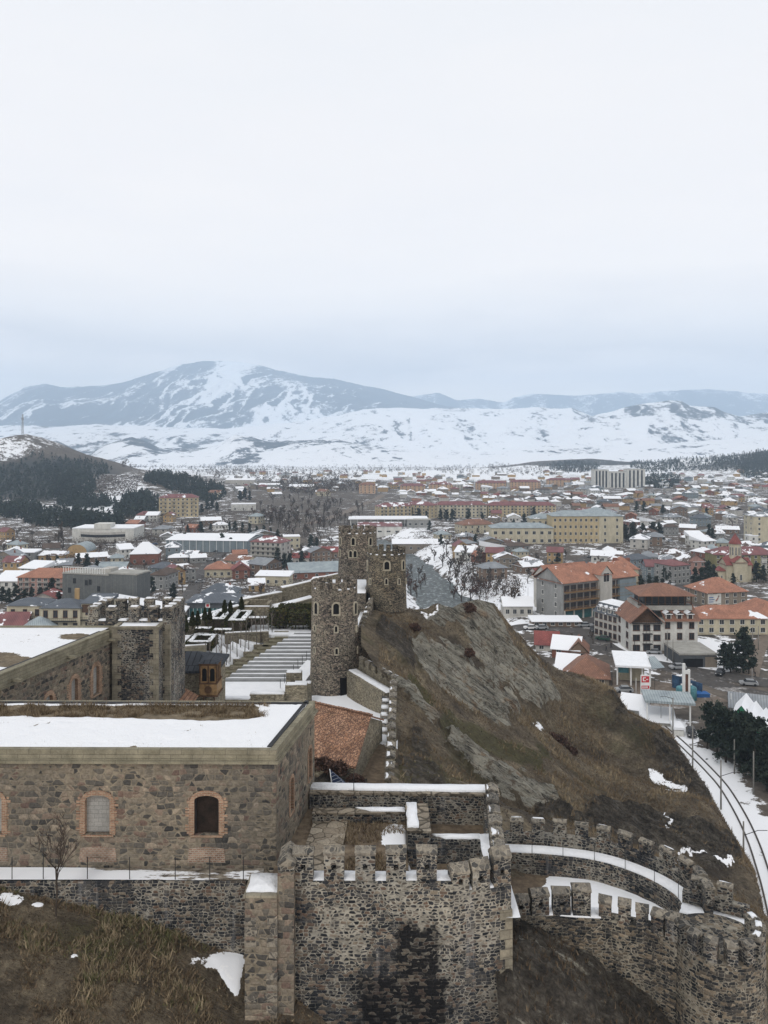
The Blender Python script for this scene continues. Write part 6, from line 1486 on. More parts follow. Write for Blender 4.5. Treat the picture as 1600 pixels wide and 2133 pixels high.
    # terraced snow bank with staked young trees
    bx = empty('snow_bank', (-16.5, 96, ZD(27)), 'sloping snow bank terraces with narrow stone edging beside the steps', 'bank')
    m = MB()
    for k in range(7):
        f = k / 6; Y = 90.5 + 12 * f; xl = PX(418 + 120 * f, Y); xr = PX(452 + 128 * f, Y); zt_, zl = ZD(24.7 - .3 * f), ZD(26.7 - 2.1 * f)
        m.mesh([(xl, Y, zt_), (xr, Y, zl), (xr, Y + 1.75, zl), (xl, Y + 1.75, zt_), (xr, Y, zl - 2), (xl, Y, zl - 2)], [[0, 1, 2, 3], [5, 4, 1, 0]])
    m.build('snow_cover', M['snow'], bx)
    w = MB()
    for k in range(7):
        f = k / 6; Y = 90.5 + 12 * f; w.prism([(PX(452 + 128 * f, Y) - .5, Y - .2), (PX(452 + 128 * f, Y) + 1.3, Y - .2), (PX(452 + 128 * f, Y) + 1.3, Y + .1), (PX(452 + 128 * f, Y) - .5, Y + .1)], ZD(28), ZD(26.45 - 2.1 * f))
    w.build('edging', M['sandrubble'], bx)
    for k in range(22):
        f = (k % 11) / 10; row = k // 11; Y = 90.5 + 12 * f + rs.uniform(-.3, .3); px = 426 + 122 * f + row * 20 + rs.uniform(-4, 4); z = ZD(25.1 - .8 * f + row * .8 * (1 - f)); x = PX(px, Y); H = rs.uniform(1.8, 3.0)
        t = MB(); t.tube([(x, Y, z - .5), (x + rs.uniform(-.1, .1), Y, z + H)], [.06, .03], 5)
        for q in range(4): t.tube([(x, Y, z + H * (.55 + .1 * q)), (x + rs.uniform(-.4, .4), Y + rs.uniform(-.3, .3), z + H * (.8 + .12 * q))], .025, 4, cap=False)
        tag(t.build('young_tree', M['barkpale']), 'thin leafless young tree on the snow bank beside the striped steps', 'tree', 'young bare trees on the snow bank')
    # garden and perimeter walls
    def gw(px0, py0, Y0, px1, py1, Y1, h, lab, t=.9, mat='sandrubble', snow=True):
        a, b = (PX(px0, Y0), Y0), (PX(px1, Y1), Y1); z0, z1 = zof(py0, Y0), zof(py1, Y1); e = empty('stone_wall', ((a[0] + b[0]) / 2, (a[1] + b[1]) / 2, min(z0, z1) - h), lab, 'wall')
        m = MB(); q = wall_run(m, [a, b], t, [z0 - h, z1 - h], [z0, z1]); m.build('wall', M[mat], e)
        c = MB(); wall_run(c, [(a[0], a[1] - .06), (b[0], b[1] - .06)], t + .12, [z0 + .002, z1 + .002], [z0 + .14, z1 + .14]); c.build('coping', M['quoin'], e)
        if snow: L = math.hypot(b[0] - a[0], b[1] - a[1]); snow_part(e, [(a[0], a[1] + .25), (b[0], b[1] + .25), (q[1][0], q[1][1]), (q[0][0], q[0][1])], lambda x, y: z0 + .14 + (z1 - z0) * math.hypot(x - a[0], y - a[1]) / L, .10, .03, 6)
    gw(352, 1306, 98, 505, 1263, 111, 4.0, 'long perimeter wall behind the cypresses with a snow strip on top'); gw(505, 1252, 113, 588, 1236, 117, 4.5, 'perimeter wall stretch behind the small square stone enclosure'); gw(588, 1228, 118, 655, 1212, 120, 5.5, 'tall perimeter wall stretch behind the clipped trees'); gw(648, 1210, 119, 708, 1197, 118, 5.5, 'perimeter wall stretch joining the tall round tower')
    gw(560, 1273, 109, 652, 1248, 111, 1.6, 'snow covered ramp wall rising behind the clipped trees', 1.6, 'ashlar')
    gw(352, 1352, 92.6, 430, 1347, 93.2, 1.3, 'pale low retaining wall below the low clipped hedge ring', .5, 'ashlar'); gw(470, 1322, 98.4, 560, 1318, 100.6, 1.2, 'low garden wall between the hedge blocks and the snow bank', .5)
    gw(352, 1310, 96, 430, 1290, 103, .9, 'curving low wall in front of the dark cypresses', .4)
    e = empty('stone_enclosure', (PX(533, 108), 108, ZD(25)), 'small square open enclosure of pale stone with snow on its rim', 'enclosure')
    x0, x1, y0, y1, z = PX(505, 108), PX(561, 108), 108, 111.0, zof(1264, 108); m = MB(); m.box(x0, x1, y0, y0 + .5, z - 2.2, z); m.box(x0, x0 + .5, y0 + .502, y1, z - 2.2, z + .25); m.box(x1 - .5, x1, y0 + .502, y1, z - 2.2, z + .35); m.box(x0 + .502, x1 - .502, y1 - .5, y1, z - 2.2, z + .45); m.build('wall', M['sandrubble'], e)
    snow_part(e, [(x0, y0 + .05), (x1, y0 + .05), (x1, y0 + .42), (x0, y0 + .42)], z, .09, .03, 5)
garden()
# ================================================================ town buildings
_wm = {}
def win_mesh(w, h, frame='frame', glass='glass'):
    k = (round(w, 2), round(h, 2), frame, glass)
    if k in _wm: return _wm[k]
    mb = MB(); e = .11
    for a, b, c, d in ((-w / 2 - e, -w / 2, -e, h + e), (w / 2, w / 2 + e, -e, h + e), (-w / 2, w / 2, h, h + e), (-w / 2, w / 2, -e, 0)): mb.box(a, b, -.07, .02, c, d, 0)
    mb.box(-.03, .03, -.05, .0, 0, h, 0); mb.face([(-w / 2, -.03, 0), (w / 2, -.03, 0), (w / 2, -.03, h), (-w / 2, -.03, h)], 1)
    mb.box(-w / 2 - .15, w / 2 + .15, -.14, .02, -e - .08, -e - .002, 0)
    o = mb.build('window', [M[frame], M[glass]]); me = o.data; bpy.data.objects.remove(o); _wm[k] = me; return me
def put(name, me, parent, loc, rz=0):
    o = bpy.data.objects.new(name, me); COL.objects.link(o); o.parent = parent; o.location = loc; o.rotation_euler = (0, 0, rz); return o
def roof_mb(mb, x0, x1, y0, y1, z, rt, rh, oh=.5, m=0):
    x0 -= oh; x1 += oh; y0 -= oh; y1 += oh; t = .18; w, d = x1 - x0, y1 - y0; zb = z - t
    a = [(x0, y0, z), (x1, y0, z), (x1, y1, z), (x0, y1, z)]; b = [(p[0], p[1], zb) for p in a]
    cx, cy = (x0 + x1) / 2, (y0 + y1) / 2
    if rt == 'flat':
        mb.box(x0 + oh - .1, x1 - oh + .1, y0 + oh - .1, y1 - oh + .1, z + .002, z + .5); return
    if rt == 'shed':
        r = [(x0, y1, z + rh), (x1, y1, z + rh)]; mb.mesh(a[:2] + [r[1], r[0]] + b, [[0, 1, 2, 3], [7, 6, 5, 4], [0, 4, 5, 1], [1, 5, 6, 2], [2, 6, 7, 3], [3, 7, 4, 0]]); return
    if rt == 'gable': r = [(x0, cy, z + rh), (x1, cy, z + rh)]; top = [[0, 1, 5, 4], [2, 3, 4, 5]]; ends = [[1, 2, 5], [3, 0, 4]]
    elif rt == 'gabley': r = [(cx, y0, z + rh), (cx, y1, z + rh)]; top = [[1, 2, 5, 4], [3, 0, 4, 5]]; ends = [[0, 1, 4], [2, 3, 5]]
    else:
        k = min(w, d) / 2 * .98
        if w >= d: r = [(x0 + k, cy, z + rh), (x1 - k, cy, z + rh)]; top = [[0, 1, 5, 4], [1, 2, 5], [2, 3, 4, 5], [3, 0, 4]]
        else: r = [(cx, y0 + k, z + rh), (cx, y1 - k, z + rh)]; top = [[0, 1, 4], [1, 2, 5, 4], [2, 3, 5], [3, 0, 4, 5]]
        ends = []
    mb.mesh(a + r, top, m); mb.mesh(a + b, [[7, 6, 5, 4], [4, 5, 1, 0], [5, 6, 2, 1], [6, 7, 3, 2], [7, 4, 0, 3]], m)
    return [[(a + r)[i] for i in e] for e in ends]
def block(root, x0, y0, w, d, h, wall='cream', roof='grey', rt='hip', rh=2.0, rows=0, cols=0, scols=0, z0=0, wn=(1.2, 1.5), frame='frame', glass='glass', oh=.5, sink=4, first=1.1, sides=(1, -1), skip=(), wname='wall'):
    mb = MB(); W_ = WALLS.get(wall) or M[wall]; mb.box(x0, x0 + w, y0, y0 + d, z0 - (sink if z0 == 0 else 0), z0 + h)
    q = MB(); ends = roof_mb(q, x0, x0 + w, y0, y0 + d, z0 + h + .15, rt, rh, oh)
    if ends:
        for e in ends:
            i = oh + .0; e2 = []
            for p in e: e2.append((min(max(p[0], x0), x0 + w), min(max(p[1], y0), y0 + d), p[2] - .05))
            mb.face(e2)
    if rt == 'shed': mb.mesh([(x0, y0, z0 + h), (x0 + w, y0, z0 + h), (x0 + w, y0 + d, z0 + h), (x0, y0 + d, z0 + h), (x0, y0 + d, z0 + h + rh), (x0 + w, y0 + d, z0 + h + rh)], [[1, 2, 5], [3, 0, 4], [2, 3, 4, 5]])
    mb.build(wname, W_, root, local=True)
    if roof: q.build('roof', ROOFS.get(roof) or M[roof], root, local=True)
    if rows:
        fh = h / rows; me = win_mesh(min(wn[0], .62 * w / max(cols, 1)) if cols else wn[0], min(wn[1], fh * .55), frame, glass); zz = lambda r: z0 + fh * r + min(first, fh * .32)
        for r in range(rows):
            for c in range(cols):
                if (r, c) in skip: continue
                put('window', me, root, (x0 + w * (c + .5) / cols, y0 - .01, zz(r)))
            for c in range(scols):
                y = y0 + d * (c + .5) / scols
                if 1 in sides: put('window', me, root, (x0 + w + .01, y, zz(r)), R(90))
                if -1 in sides: put('window', me, root, (x0 - .01, y, zz(r)), R(-90))
def balcony(root, x0, x1, y, z, mat='iron', dep=1.1, rz=None):
    b = MB(); b.box(x0, x1, y - dep, y - .02, z - .15, z)
    for k in np.linspace(x0, x1, max(3, int((x1 - x0) / .6))): b.box(k - .03, k + .03, y - dep, y - dep + .05, z + .002, z + .95)
    b.box(x0, x1, y - dep - .01, y - dep + .06, z + .952, z + 1.02); b.build('balcony', M[mat], root, local=True)
def chimney(root, x, y, z, h=1.3, w=.8, d=.5, mat='brickred', lab=None):
    b = MB(); b.box(x - w / 2, x + w / 2, y - d / 2, y + d / 2, z - 1, z + h); b.build('chimney', WALLS[mat], root, local=True)
FOOT = []      # (x, y, radius) of everything placed, so nothing else is put there
LAND = []      # landmarks for telling small things apart: (px, py, phrase)
def site(px, py, label, cat='building', name='building', rot=0, rad=12, land=None, group=None):
    x, y, z = ground_at(px, py); e = empty(name, (x, y, z), label, cat, group, R(rot)); FOOT.append((x, y, rad))
    if land: LAND.append((px, py, land))
    return e, y / F
def simple(px, py, wpx, hpx, d, label, wall, roof, rt='hip', rh=None, rows=1, cols=3, scols=2, rot=0, name='house', cat='house', land=None, rad=None, group=None, **k):
    e, s = site(px, py, label, cat, name, rot, 10, land, group); w = wpx * s / max(.55, math.cos(R(rot))); h = hpx * s
    FOOT[-1] = (e.location.x - math.sin(R(rot)) * d / 2, e.location.y + d / 2, rad or (w + d) / 4 + 3)
    block(e, -w / 2, 0, w, d, h, wall, roof, rt, rh if rh is not None else min(w, d) * .22, rows, cols, scols, **k); return e, w, h

# ---- roads
road_pts = []
def road(name, pts, w, mat, lift=.08):
    o, V = strip(name, pts, w, M[mat], lift); road_pts.extend([(p.x, p.y, w) for p in V]); return o
road('road', [(1060, 1312), (1140, 1308), (1215, 1322), (1272, 1356), (1345, 1380), (1440, 1398), (1530, 1412), (1660, 1432)], 8.5, 'asphalt')
road('street', [(1216, 1318), (1290, 1272), (1350, 1248), (1405, 1226), (1440, 1205), (1478, 1172), (1530, 1120), (1565, 1085)], 9, 'asphalt', .085)
road('dirt_track', [(1215, 1432), (1300, 1437), (1390, 1448), (1450, 1472)], 20, 'dirtroad', .05)
road('side_road', [(1440, 1200 + 195), (1500, 1428), (1560, 1442), (1650, 1462)], 7, 'asphalt', .09)
road('lane', [(1560, 1412), (1572, 1372), (1590, 1335), (1640, 1300)], 4.5, 'dirtroad', .06)
road('school_street', [(1150, 1222), (1205, 1175), (1262, 1140), (1310, 1112), (1360, 1080)], 8, 'asphalt')
road('valley_road', [(640, 1092), (700, 1074), (760, 1050), (800, 1030)], 9, 'dirtroad')
road('quarter_street', [(390, 1255), (430, 1180), (470, 1140), (440, 1110), (330, 1098)], 7, 'asphalt')

# ---- right: buildings by the road below the hill
def hotel():
    e, s = site(1385, 1362, 'white four storey hotel with brown tiled roof, open attic loggia and snow on its dormers', 'hotel', 'hotel', 0, 17, 'the white hotel')
    w = 140 * s; x0 = -w / 2; h = 79 * s; d = 15
    gx = w * .46                                                  # gabled left half with loggia, right half with dormers
    block(e, x0, 0, gx, d, h * .80, 'white', None, 'flat', 0, 3, 3, 2, frame='framebrown', wn=(1.9, 1.7))
    block(e, x0 + gx + .003, .5, w - gx, d - .5, h * .86, 'white', None, 'flat', 0, 3, 3, 2, frame='framebrown', wn=(1.3, 1.7))
    for r in (1, 2): balcony(e, x0 + gx * .36, x0 + gx * .66, 0, h * .80 / 3 * r + .1)
    balcony(e, x0 + .2, x0 + gx - .2, 0, h * .80 + .15, dep=.7)
    q = MB(); z = h * .80
    q.mesh([(x0, .9, z), (x0 + gx, .9, z), (x0 + gx / 2, .9, z + 4.4)], [[0, 1, 2]]); q.build('loggia', M['wooddark'], e, local=True)
    r = MB(); a = .7
    r.mesh([(x0 - a, -.9, z + .2), (x0 + gx / 2, -.9, z + 4.9), (x0 + gx / 2, d, z + 4.9), (x0 - a, d, z + .2)], [[0, 1, 2, 3]]); r.mesh([(x0 + gx / 2, -.9, z + 4.9), (x0 + gx + a, -.9, z + .2), (x0 + gx + a, d, z + .2), (x0 + gx / 2, d, z + 4.9)], [[0, 1, 2, 3]])
    r.mesh([(x0 - a, -.92, z - .1), (x0 + gx / 2, -.92, z + 4.6), (x0 + gx / 2, -.92, z + 4.9), (x0 - a, -.92, z + .2)], [[0, 1, 2, 3]]); r.mesh([(x0 + gx / 2, -.92, z + 4.6), (x0 + gx + a, -.92, z - .1), (x0 + gx + a, -.92, z + .2), (x0 + gx / 2, -.92, z + 4.9)], [[0, 1, 2, 3]])
    z2 = h * .86
    r.mesh([(x0 + gx + a + .01, -.4, z2), (x0 + w + .6, -.4, z2), (x0 + w + .6, d * .45, z2 + 4.2), (x0 + gx + a + .01, d * .45, z2 + 4.2), (x0 + w + .6, d, z2 + .2), (x0 + gx + a + .01, d, z2 + .2)], [[0, 1, 2, 3], [3, 2, 4, 5]])
    r.build('lower_roof', ROOFS['rust'], e, local=True)
    for k in range(3):
        x = x0 + gx + (w - gx) * (.2 + .3 * k); dm = MB(); dm.box(x - .8, x + .8, .6, 3.4, z2 + .3, z2 + 2.0); o = dm.build('dormer', WALLS['white'], e, local=True)
        put('window', win_mesh(.9, 1.1, 'framebrown'), o, (x, .59, z2 + .6))
        sn = MB(); roof_mb(sn, x - .8, x + .8, .5, 3.6, z2 + 2.0, 'gabley', .7, .3); sn.build('dormer_roof', M['snow'], o, local=True)
    # open top storey under the upper roof
    t0, t1 = x0 + gx * .35, x0 + w * .97; z3 = h * .86 + 4.0
    f = MB(); f.box(t0, t1, 3.2, d - 1, z3 - 1.5, z3); f.build('terrace_floor', M['concrete'], e, local=True)
    g = MB(); g.box(t0 + 2.0, t1 - 1, 5, d - 1.5, z3 + .002, z3 + 2.7); g.build('glazed_room', M['glass'], e, local=True)
    for k in range(9): p = MB(); xx = t0 + .15 + (t1 - t0 - .3) * k / 8; p.box(xx - .12, xx + .12, 3.3, 3.55, z3 + .002, z3 + 2.9); p.build('post', M['wooddark'], e, local=True)
    balcony(e, t0, t1, 4.2, z3 + .01, 'iron', 1.0)
    u = MB(); roof_mb(u, t0 + .5, t1 - .2, 2.6, d - .4, z3 + 2.95, 'hip', 2.6, .9); u.build('upper_roof', ROOFS['rust'], e, local=True)
    pl = MB(); pl.box(x0 - .05, x0 + w + .05, -.06, -.002, -2, .9); pl.build('plinth', WALLS['stone'], e, local=True)
hotel()
def mansard():
    e, s = site(1281, 1336, 'white house with snow laden mansard roof and snowy dormers beside the hotel', 'building', 'mansard_house', 0, 13, 'the mansard house')
    e.rotation_euler = (0, 0, R(-61)); L, d, h = 17.5, 9, 7.6
    block(e, -L / 2, 0, L, d, h, 'offwhite', None, 'flat', 0, 3, 9, 3, frame='framebrown', wn=(1.1, 1.7))
    r = MB(); a = .4; z = h + .05
    r.mesh([(-L / 2 - a, -a, z), (L / 2 + a, -a, z), (L / 2 - .6, 1.6, z + 2.9), (-L / 2 + .6, 1.6, z + 2.9), (-L / 2 - a, d + a, z), (L / 2 + a, d + a, z), (L / 2 - .6, d - 1.6, z + 2.9), (-L / 2 + .6, d - 1.6, z + 2.9)], [[0, 1, 2, 3], [1, 5, 6, 2], [5, 4, 7, 6], [4, 0, 3, 7]])
    r.build('mansard', ROOFS['slate'], e, local=True)
    t = MB(); t.mesh([(-L / 2 + .4, 1.4, z + 2.9), (L / 2 - .4, 1.4, z + 2.9), (L / 2 - .4, d - 1.4, z + 2.9), (-L / 2 + .4, d - 1.4, z + 2.9), (-L / 2 + 3, d / 2, z + 4.0), (L / 2 - 3, d / 2, z + 4.0)], [[0, 1, 5, 4], [1, 2, 5], [2, 3, 4, 5], [3, 0, 4]]); t.build('roof', M['snow'], e, local=True)
    for k in range(7):
        x = -L / 2 + 2 + (L - 4) * k / 6; dm = MB(); dm.box(x - .65, x + .65, -.05, 1.8, z + .5, z + 1.9); o = dm.build('dormer', WALLS['offwhite'], e, local=True)
        put('window', win_mesh(.8, 1.0), o, (x, -.06, z + .65)); sn = MB(); roof_mb(sn, x - .65, x + .65, -.1, 1.9, z + 1.9, 'gabley', .6, .2); sn.build('dormer_roof', M['snow'], o, local=True)
    t = MB(); t.box(L / 2 + .01, L / 2 + 3.2, .5, d, -3, h + 1); t.build('stair_tower', WALLS['cream'], e, local=True)
mansard()
def guesthouse():
    e, s = site(1172, 1292, 'long grey gabled guesthouse with bright orange roof and wooden balcony rows', 'hotel', 'guesthouse', 0, 18, 'the guesthouse')
    e.rotation_euler = (0, 0, R(28)); L, d, h = 34, 14, 12.5
    block(e, 0, 0, L, d, h, 'grey', 'orange', 'gable', 4.6, 4, 0, 2, sides=(-1,), wn=(1.0, 1.4), oh=.9)
    me = win_mesh(2.2, 1.9, 'framebrown')
    for r in range(3):
        for k in range(11): put('window', me, e, (1.8 + 3.0 * k, -.01, 3.7 + 3.0 * r))
        balcony(e, .6, L * .47, 0, 3.4 + 3.0 * r, 'wood', 1.3); balcony(e, L * .53, L - .4, 0, 3.4 + 3.0 * r, 'wood', 1.3)
    g = MB(); g.box(.5, L - .5, -.35, -.05, .1, 2.9); g.build('shop_front', M['glassteal'], e, local=True)
    for k in range(9): p = MB(); xx = .5 + (L - 1) * k / 8; p.box(xx - .25, xx + .25, -.7, -.36, -2, 3.2); p.build('pillar', WALLS['offwhite'], e, local=True)
    c = MB(); c.box(L * .46, L * .62, -1.6, 6, 0, h + 2.0); c.mesh([(L * .46, -1.6, h + 2), (L * .62, -1.6, h + 2), (L * .54, -1.6, h + 5), (L * .46, 6, h + 2), (L * .62, 6, h + 2), (L * .54, 6, h + 5)], [[0, 1, 2], [3, 5, 4]]); o = c.build('gable_bay', WALLS['offwhite'], e, local=True)
    rr = MB(); roof_mb(rr, L * .46, L * .62, -1.6, 7, h + 2.0, 'gabley', 3.1, .35); rr.build('bay_roof', ROOFS['orange'], o, local=True); put('window', win_mesh(2.6, 3.0), o, (L * .54, -1.61, h - .6))
    w = MB(); w.mesh([(L * .74, -1.3, 3.0), (L * .97, -1.3, 3.0), (L * .97, -1.3, h - .5), (L * .74, -1.3, h - .5), (L * .74, 0, 3), (L * .97, 0, 3), (L * .97, 0, h - .5), (L * .74, 0, h - .5)], [[0, 1, 2, 3], [1, 5, 6, 2], [4, 0, 3, 7]]); w.build('green_panel', WALLS['bluegrey'], e, local=True)
    block(e, 6, d + .05, 20, 9, h - 1, 'offwhite', 'orange', 'gable', 4.2, 0, 0, 0, oh=.6)
    for x in (9, 24): chimney(e, x, d * .6, h + 4.0, .8, mat='brickred')
guesthouse()
e, w, h = simple(1305, 1238, 50, 52, 13, 'narrow cream five storey block with orange hip roof and red brick chimneys', 'cream', 'orange', 'hip', 4.2, 5, 2, 2, 0, 'apartment_block', 'building', 'the red chimney block')
for a, b in ((-w * .3, 4), (-w * .25, 8), (w * .2, 5), (w * .3, 8)): chimney(e, a, b, h + 2.2, 1.4, 1.6, 1.0)
simple(1525, 1322, 150, 33, 11, 'low peeling cream building with a long orange roof beside the white hotel', 'cream', 'orange', 'hip', 3.2, 2, 7, 1, 0, 'long_house', 'building', 'the long cream building', wn=(1.3, 1.5))
e, w, h = simple(1618, 1312, 70, 28, 16, 'wide house with reddish orange roof at the picture edge beside the peeling cream building', 'offwhite', 'orange', 'hip', 4, 1, 4, 2, 10, 'house', 'house')
def mural_house():
    e, w, h = simple(1515, 1262, 92, 28, 14, 'two storey stone building with orange hip roof and a pale painted mural on its wall', 'stone', 'orange', 'hip', 4.4, 2, 5, 3, 12, 'stone_house', 'building', 'the mural building')
    m = MB(); m.box(-w / 2 + .3, -w / 2 + 5.8, -.12, -.02, 1.0, h - .4); o = m.build('mural', WALLS['white'], e, local=True)
    for k in range(3): t = MB(); t.box(-w / 2 + .8, -w / 2 + 2.6 + .4 * (k % 2), -.14, -.122, h - 1.8 - .8 * k, h - 1.5 - .8 * k); t.build('mural_lettering', M['bluepaint'], o, local=True)
    p = MB(); p.tube([(-w / 2 + 3.6, -.13, 2.0), (-w / 2 + 4.4, -.13, 3.0), (-w / 2 + 4.8, -.13, 4.0)], .3, 5); p.build('mural_flower', WALLS['pink'], o, local=True)
mural_house()
def church():
    e, s = site(1540, 1212, 'small pale church with a drum under a red conical dome', 'church', 'church', 0, 10, 'the church')
    block(e, -6, 0, 12, 9, 8, 'cream', 'red', 'gable', 3, 1, 2, 1, wn=(.7, 2.2)); block(e, -3.2, -2, 6.4, 13, 9.5, 'cream', 'red', 'gabley', 2.8, 1, 1, 0, wn=(.9, 2.6))
    block(e, -9.5, 1.5, 3.4, 5, 5, 'cream', 'red', 'hip', 1.8, 1, 1, 0, wn=(.6, 1.6)); block(e, 6.1, 1.5, 3.4, 5, 5, 'cream', 'red', 'hip', 1.8, 1, 1, 0, wn=(.6, 1.6))
    d = MB(); d.tube([(0, 4.5, 9.5), (0, 4.5, 18)], [2.7, 2.7], 14, smooth=False); o = d.build('drum', WALLS['cream'], e, local=True)
    c = MB(); c.tube([(0, 4.5, 17.9), (0, 4.5, 18.3), (0, 4.5, 23)], [3.1, 3.0, .08], 14, smooth=False); c.build('dome', ROOFS['red'], o, local=True)
    for k in range(6): a = math.pi * (1.08 + .84 * k / 5); put('window', win_mesh(.55, 3.8), o, (2.72 * math.cos(a), 4.5 + 2.72 * math.sin(a), 12.5), a + R(90))
    x = MB(); x.box(-.06, .06, 4.44, 4.56, 22.9, 24.6); x.box(-.45, .45, 4.45, 4.55, 23.7, 23.85); x.build('cross', M['steel'], o, local=True)
church()
e, w, h = simple(1555, 1198, 130, 42, 13, 'olive green four storey block with dark red roof behind the church', 'olive', 'maroon', 'hip', 3.4, 4, 10, 0, 0, 'apartment_block', 'building', 'the olive green block', frame='frame')
for k in (-.28, -.02, .24):
    q = MB(); q.box(w * k, w * k + 2.6, -.5, -.02, 1, h - 1); q.build('white_bay', WALLS['white'], e, local=True)
    for r in range(3): balcony(e, w * k + .1, w * k + 2.5, -.5, 3 + 3.1 * r, 'iron', .8)
e, w, h = simple(1594, 1140, 48, 64, 14, 'tall pale yellow block cut by the picture edge with a grey roof', 'cream', 'grey', 'hip', 2.5, 6, 2, 2, 0, 'apartment_block', 'building', 'the tall yellow block')
simple(1570, 1140, 20, 23, 6, 'narrow white annex with a flat snowy roof leaning on the tall pale yellow block', 'white', 'white', 'flat', 0, 2, 1, 1)
e, w, h = simple(1378, 1213, 60, 32, 12, 'old grey corner building with dull red roof and snowy ledge beside the street', 'bluegrey', 'maroon', 'gable', 2.6, 3, 5, 2, -8, 'corner_building', 'building', 'the grey corner building'); 
simple(1420, 1218, 42, 40, 12, 'grey white three storey building with two columns of dark windows by the parked cars', 'grey', 'maroon', 'hip', 2, 3, 4, 3, 25, 'town_house', 'building')
simple(1450, 1196, 44, 26, 12, 'pink gabled house with dark roof behind the grey corner building', 'pink', 'brown', 'gabley', 3.5, 2, 3, 2, 12)
def school():
    e, s = site(1172, 1133, 'large cream school building of three joined wings with grey metal roofs', 'school', 'school', 0, 34, 'the cream school'); 
    D_ = e.location.y; s2 = s
    block(e, -17 / 1.0, 22, 60, 14, 14.5, 'cream', 'steel', 'hip', 3, 3, 14, 2, wn=(1.8, 2.0))
    block(e, -6, 3, 31, 19, 18.0, 'yellow', 'steel', 'hip', 3.2, 4, 9, 0, wn=(1.3, 1.8)); block(e, 25.05, 3, 16, 46, 18.0, 'cream', 'steel', 'hip', 3.2, 4, 2, 12, wn=(1.3, 1.9), sides=(1,))
    block(e, -47, 0, 41, 15, 10.5, 'cream', 'steel', 'hip', 2.8, 2, 8, 0, wn=(2.0, 2.0))
    FOOT.append((e.location.x + 26, D_ + 16, 24)); FOOT.append((e.location.x - 28, D_ + 8, 22))
school()
simple(997, 1112, 68, 19, 14, 'cream two storey house with dark brown roof left of the school across the gully', 'cream', 'rust', 'hip', 3.6, 2, 5, 3, 20, 'house', 'house', 'the brown roofed house')
def long_block(px, py, wpx, hpx, lab, wall='yellow', roof='maroon', rot=0, land=None, bal=True, rows=4, cols=14, d=12):
    e, w, h = simple(px, py, wpx, hpx, d, lab, wall, roof, 'hip', 3.0, rows, cols, 2, rot, 'apartment_block', 'building', land, wn=(1.4, 1.5))
    if bal:
        n = 4
        for k in range(n):
            x = -w / 2 + w * (k + .5) / n
            for r in range(1, rows): balcony(e, x - 2.2, x + 2.2, 0, h / rows * r + .3, 'concrete', 1.2)
    return e, w, h
long_block(960, 1078, 108, 26, 'long cream four storey block with red roof behind the white sports hall', 'cream', land='the long cream block')
long_block(1087, 1076, 142, 23, 'longest yellow four storey block, red roof, right of the cream one', 'yellow', land='the longest block', cols=18)
long_block(825, 1083, 66, 28, 'yellow four storey block set at an angle behind the white sports hall', 'yellow', rot=22, land='the angled yellow block', cols=8)
long_block(870, 1078, 50, 26, 'yellow block with red roof running back from the angled one', 'yellow', rot=-38, cols=6)
long_block(860, 1025, 52, 13, 'distant yellow block with red roof, leftmost of the far row', 'peach', land='the far left block', cols=6, bal=False)
long_block(918, 1023, 48, 14, 'distant peach block with red roof, second of the far row', 'peach', cols=6, bal=False); long_block(955, 1021, 20, 12, 'short grey block between two peach blocks of the far row', 'offwhite', 'snowy', cols=3, bal=False)
long_block(1023, 1020, 62, 14, 'distant peach block with red roof, third of the far row', 'peach', land='the far peach block', cols=9, bal=False); long_block(1095, 1020, 62, 16, 'distant peach block with bay fronts, fourth of the far row', 'peach', cols=9, bal=False)
long_block(1164, 1013, 46, 13, 'distant peach block with red roof, last of the far row', 'peach', cols=6, bal=False); long_block(765, 1028, 34, 18, 'orange tan five storey block standing alone in the valley', 'peach', 'rust', rows=5, cols=4, bal=False, land='the lone orange block')
long_block(372, 1077, 78, 40, 'yellow and brown five storey block with dark red roof at the pine hill foot', 'yellow', rows=5, cols=9, land='the pine hill block', rot=10)
long_block(553, 1178, 66, 48, 'grey cream five storey block with dark red roof and balconies', 'offwhite', rows=5, cols=6, rot=-20, land='the five storey block', d=12)
long_block(108, 1246, 150, 42, 'pink four storey block with orange roof behind the slatted grey building', 'pink', 'orange', rows=4, cols=11, rot=-6, land='the pink block')
def towers():
    e, s = site(1277, 1017, 'tall white apartment towers with dark vertical stripes', 'tower block', 'tower_block', 0, 40, 'the white tower blocks')
    for x, w, h in ((-28, 22, 27), (-5.5, 26, 24), (21, 27, 28)):
        block(e, x, 0, w, 18, h, 'white', 'concrete', 'flat', 0, 8, 0, 0)
        for k in range(4): g = MB(); xx = x + w * (.16 + .22 * k); g.box(xx - 1.3, xx + 1.3, -.15, -.02, 1, h - 1.2); g.build('window_strip', M['glass'], e, local=True)
towers()
def sports_hall():
    e, s = site(812, 1110, 'wide low white sports hall with open grandstand and flat snowy roof', 'hall', 'sports_hall', 0, 40, 'the white sports hall')
    w = 165 * s; block(e, -w / 2, 14, w, 26, 9, 'offwhite', 'white', 'flat', 0, 1, 18, 2, wn=(2.6, 5)); block(e, w * .22, 2, w * .3, 10, 9.5, 'grey', 'concrete', 'flat', 0, 2, 4, 1, wn=(2, 1.6)); block(e, -w * .4, -4, w * .55, 12, 5.5, 'white', 'maroon', 'shed', 2.2, 1, 5, 0, wn=(3, 1))
    c = MB(); c.box(-w / 2 - 2, w * .3, 9, 30, 9.6, 10.2); c.build('canopy', M['snow'], e, local=True)
    for k in range(10): p = MB(); x = -w / 2 + w * .78 * k / 9; p.box(x - .2, x + .2, 9.5, 9.9, 0, 9.5); p.build('pillar', M['white'], e, local=True)
sports_hall()
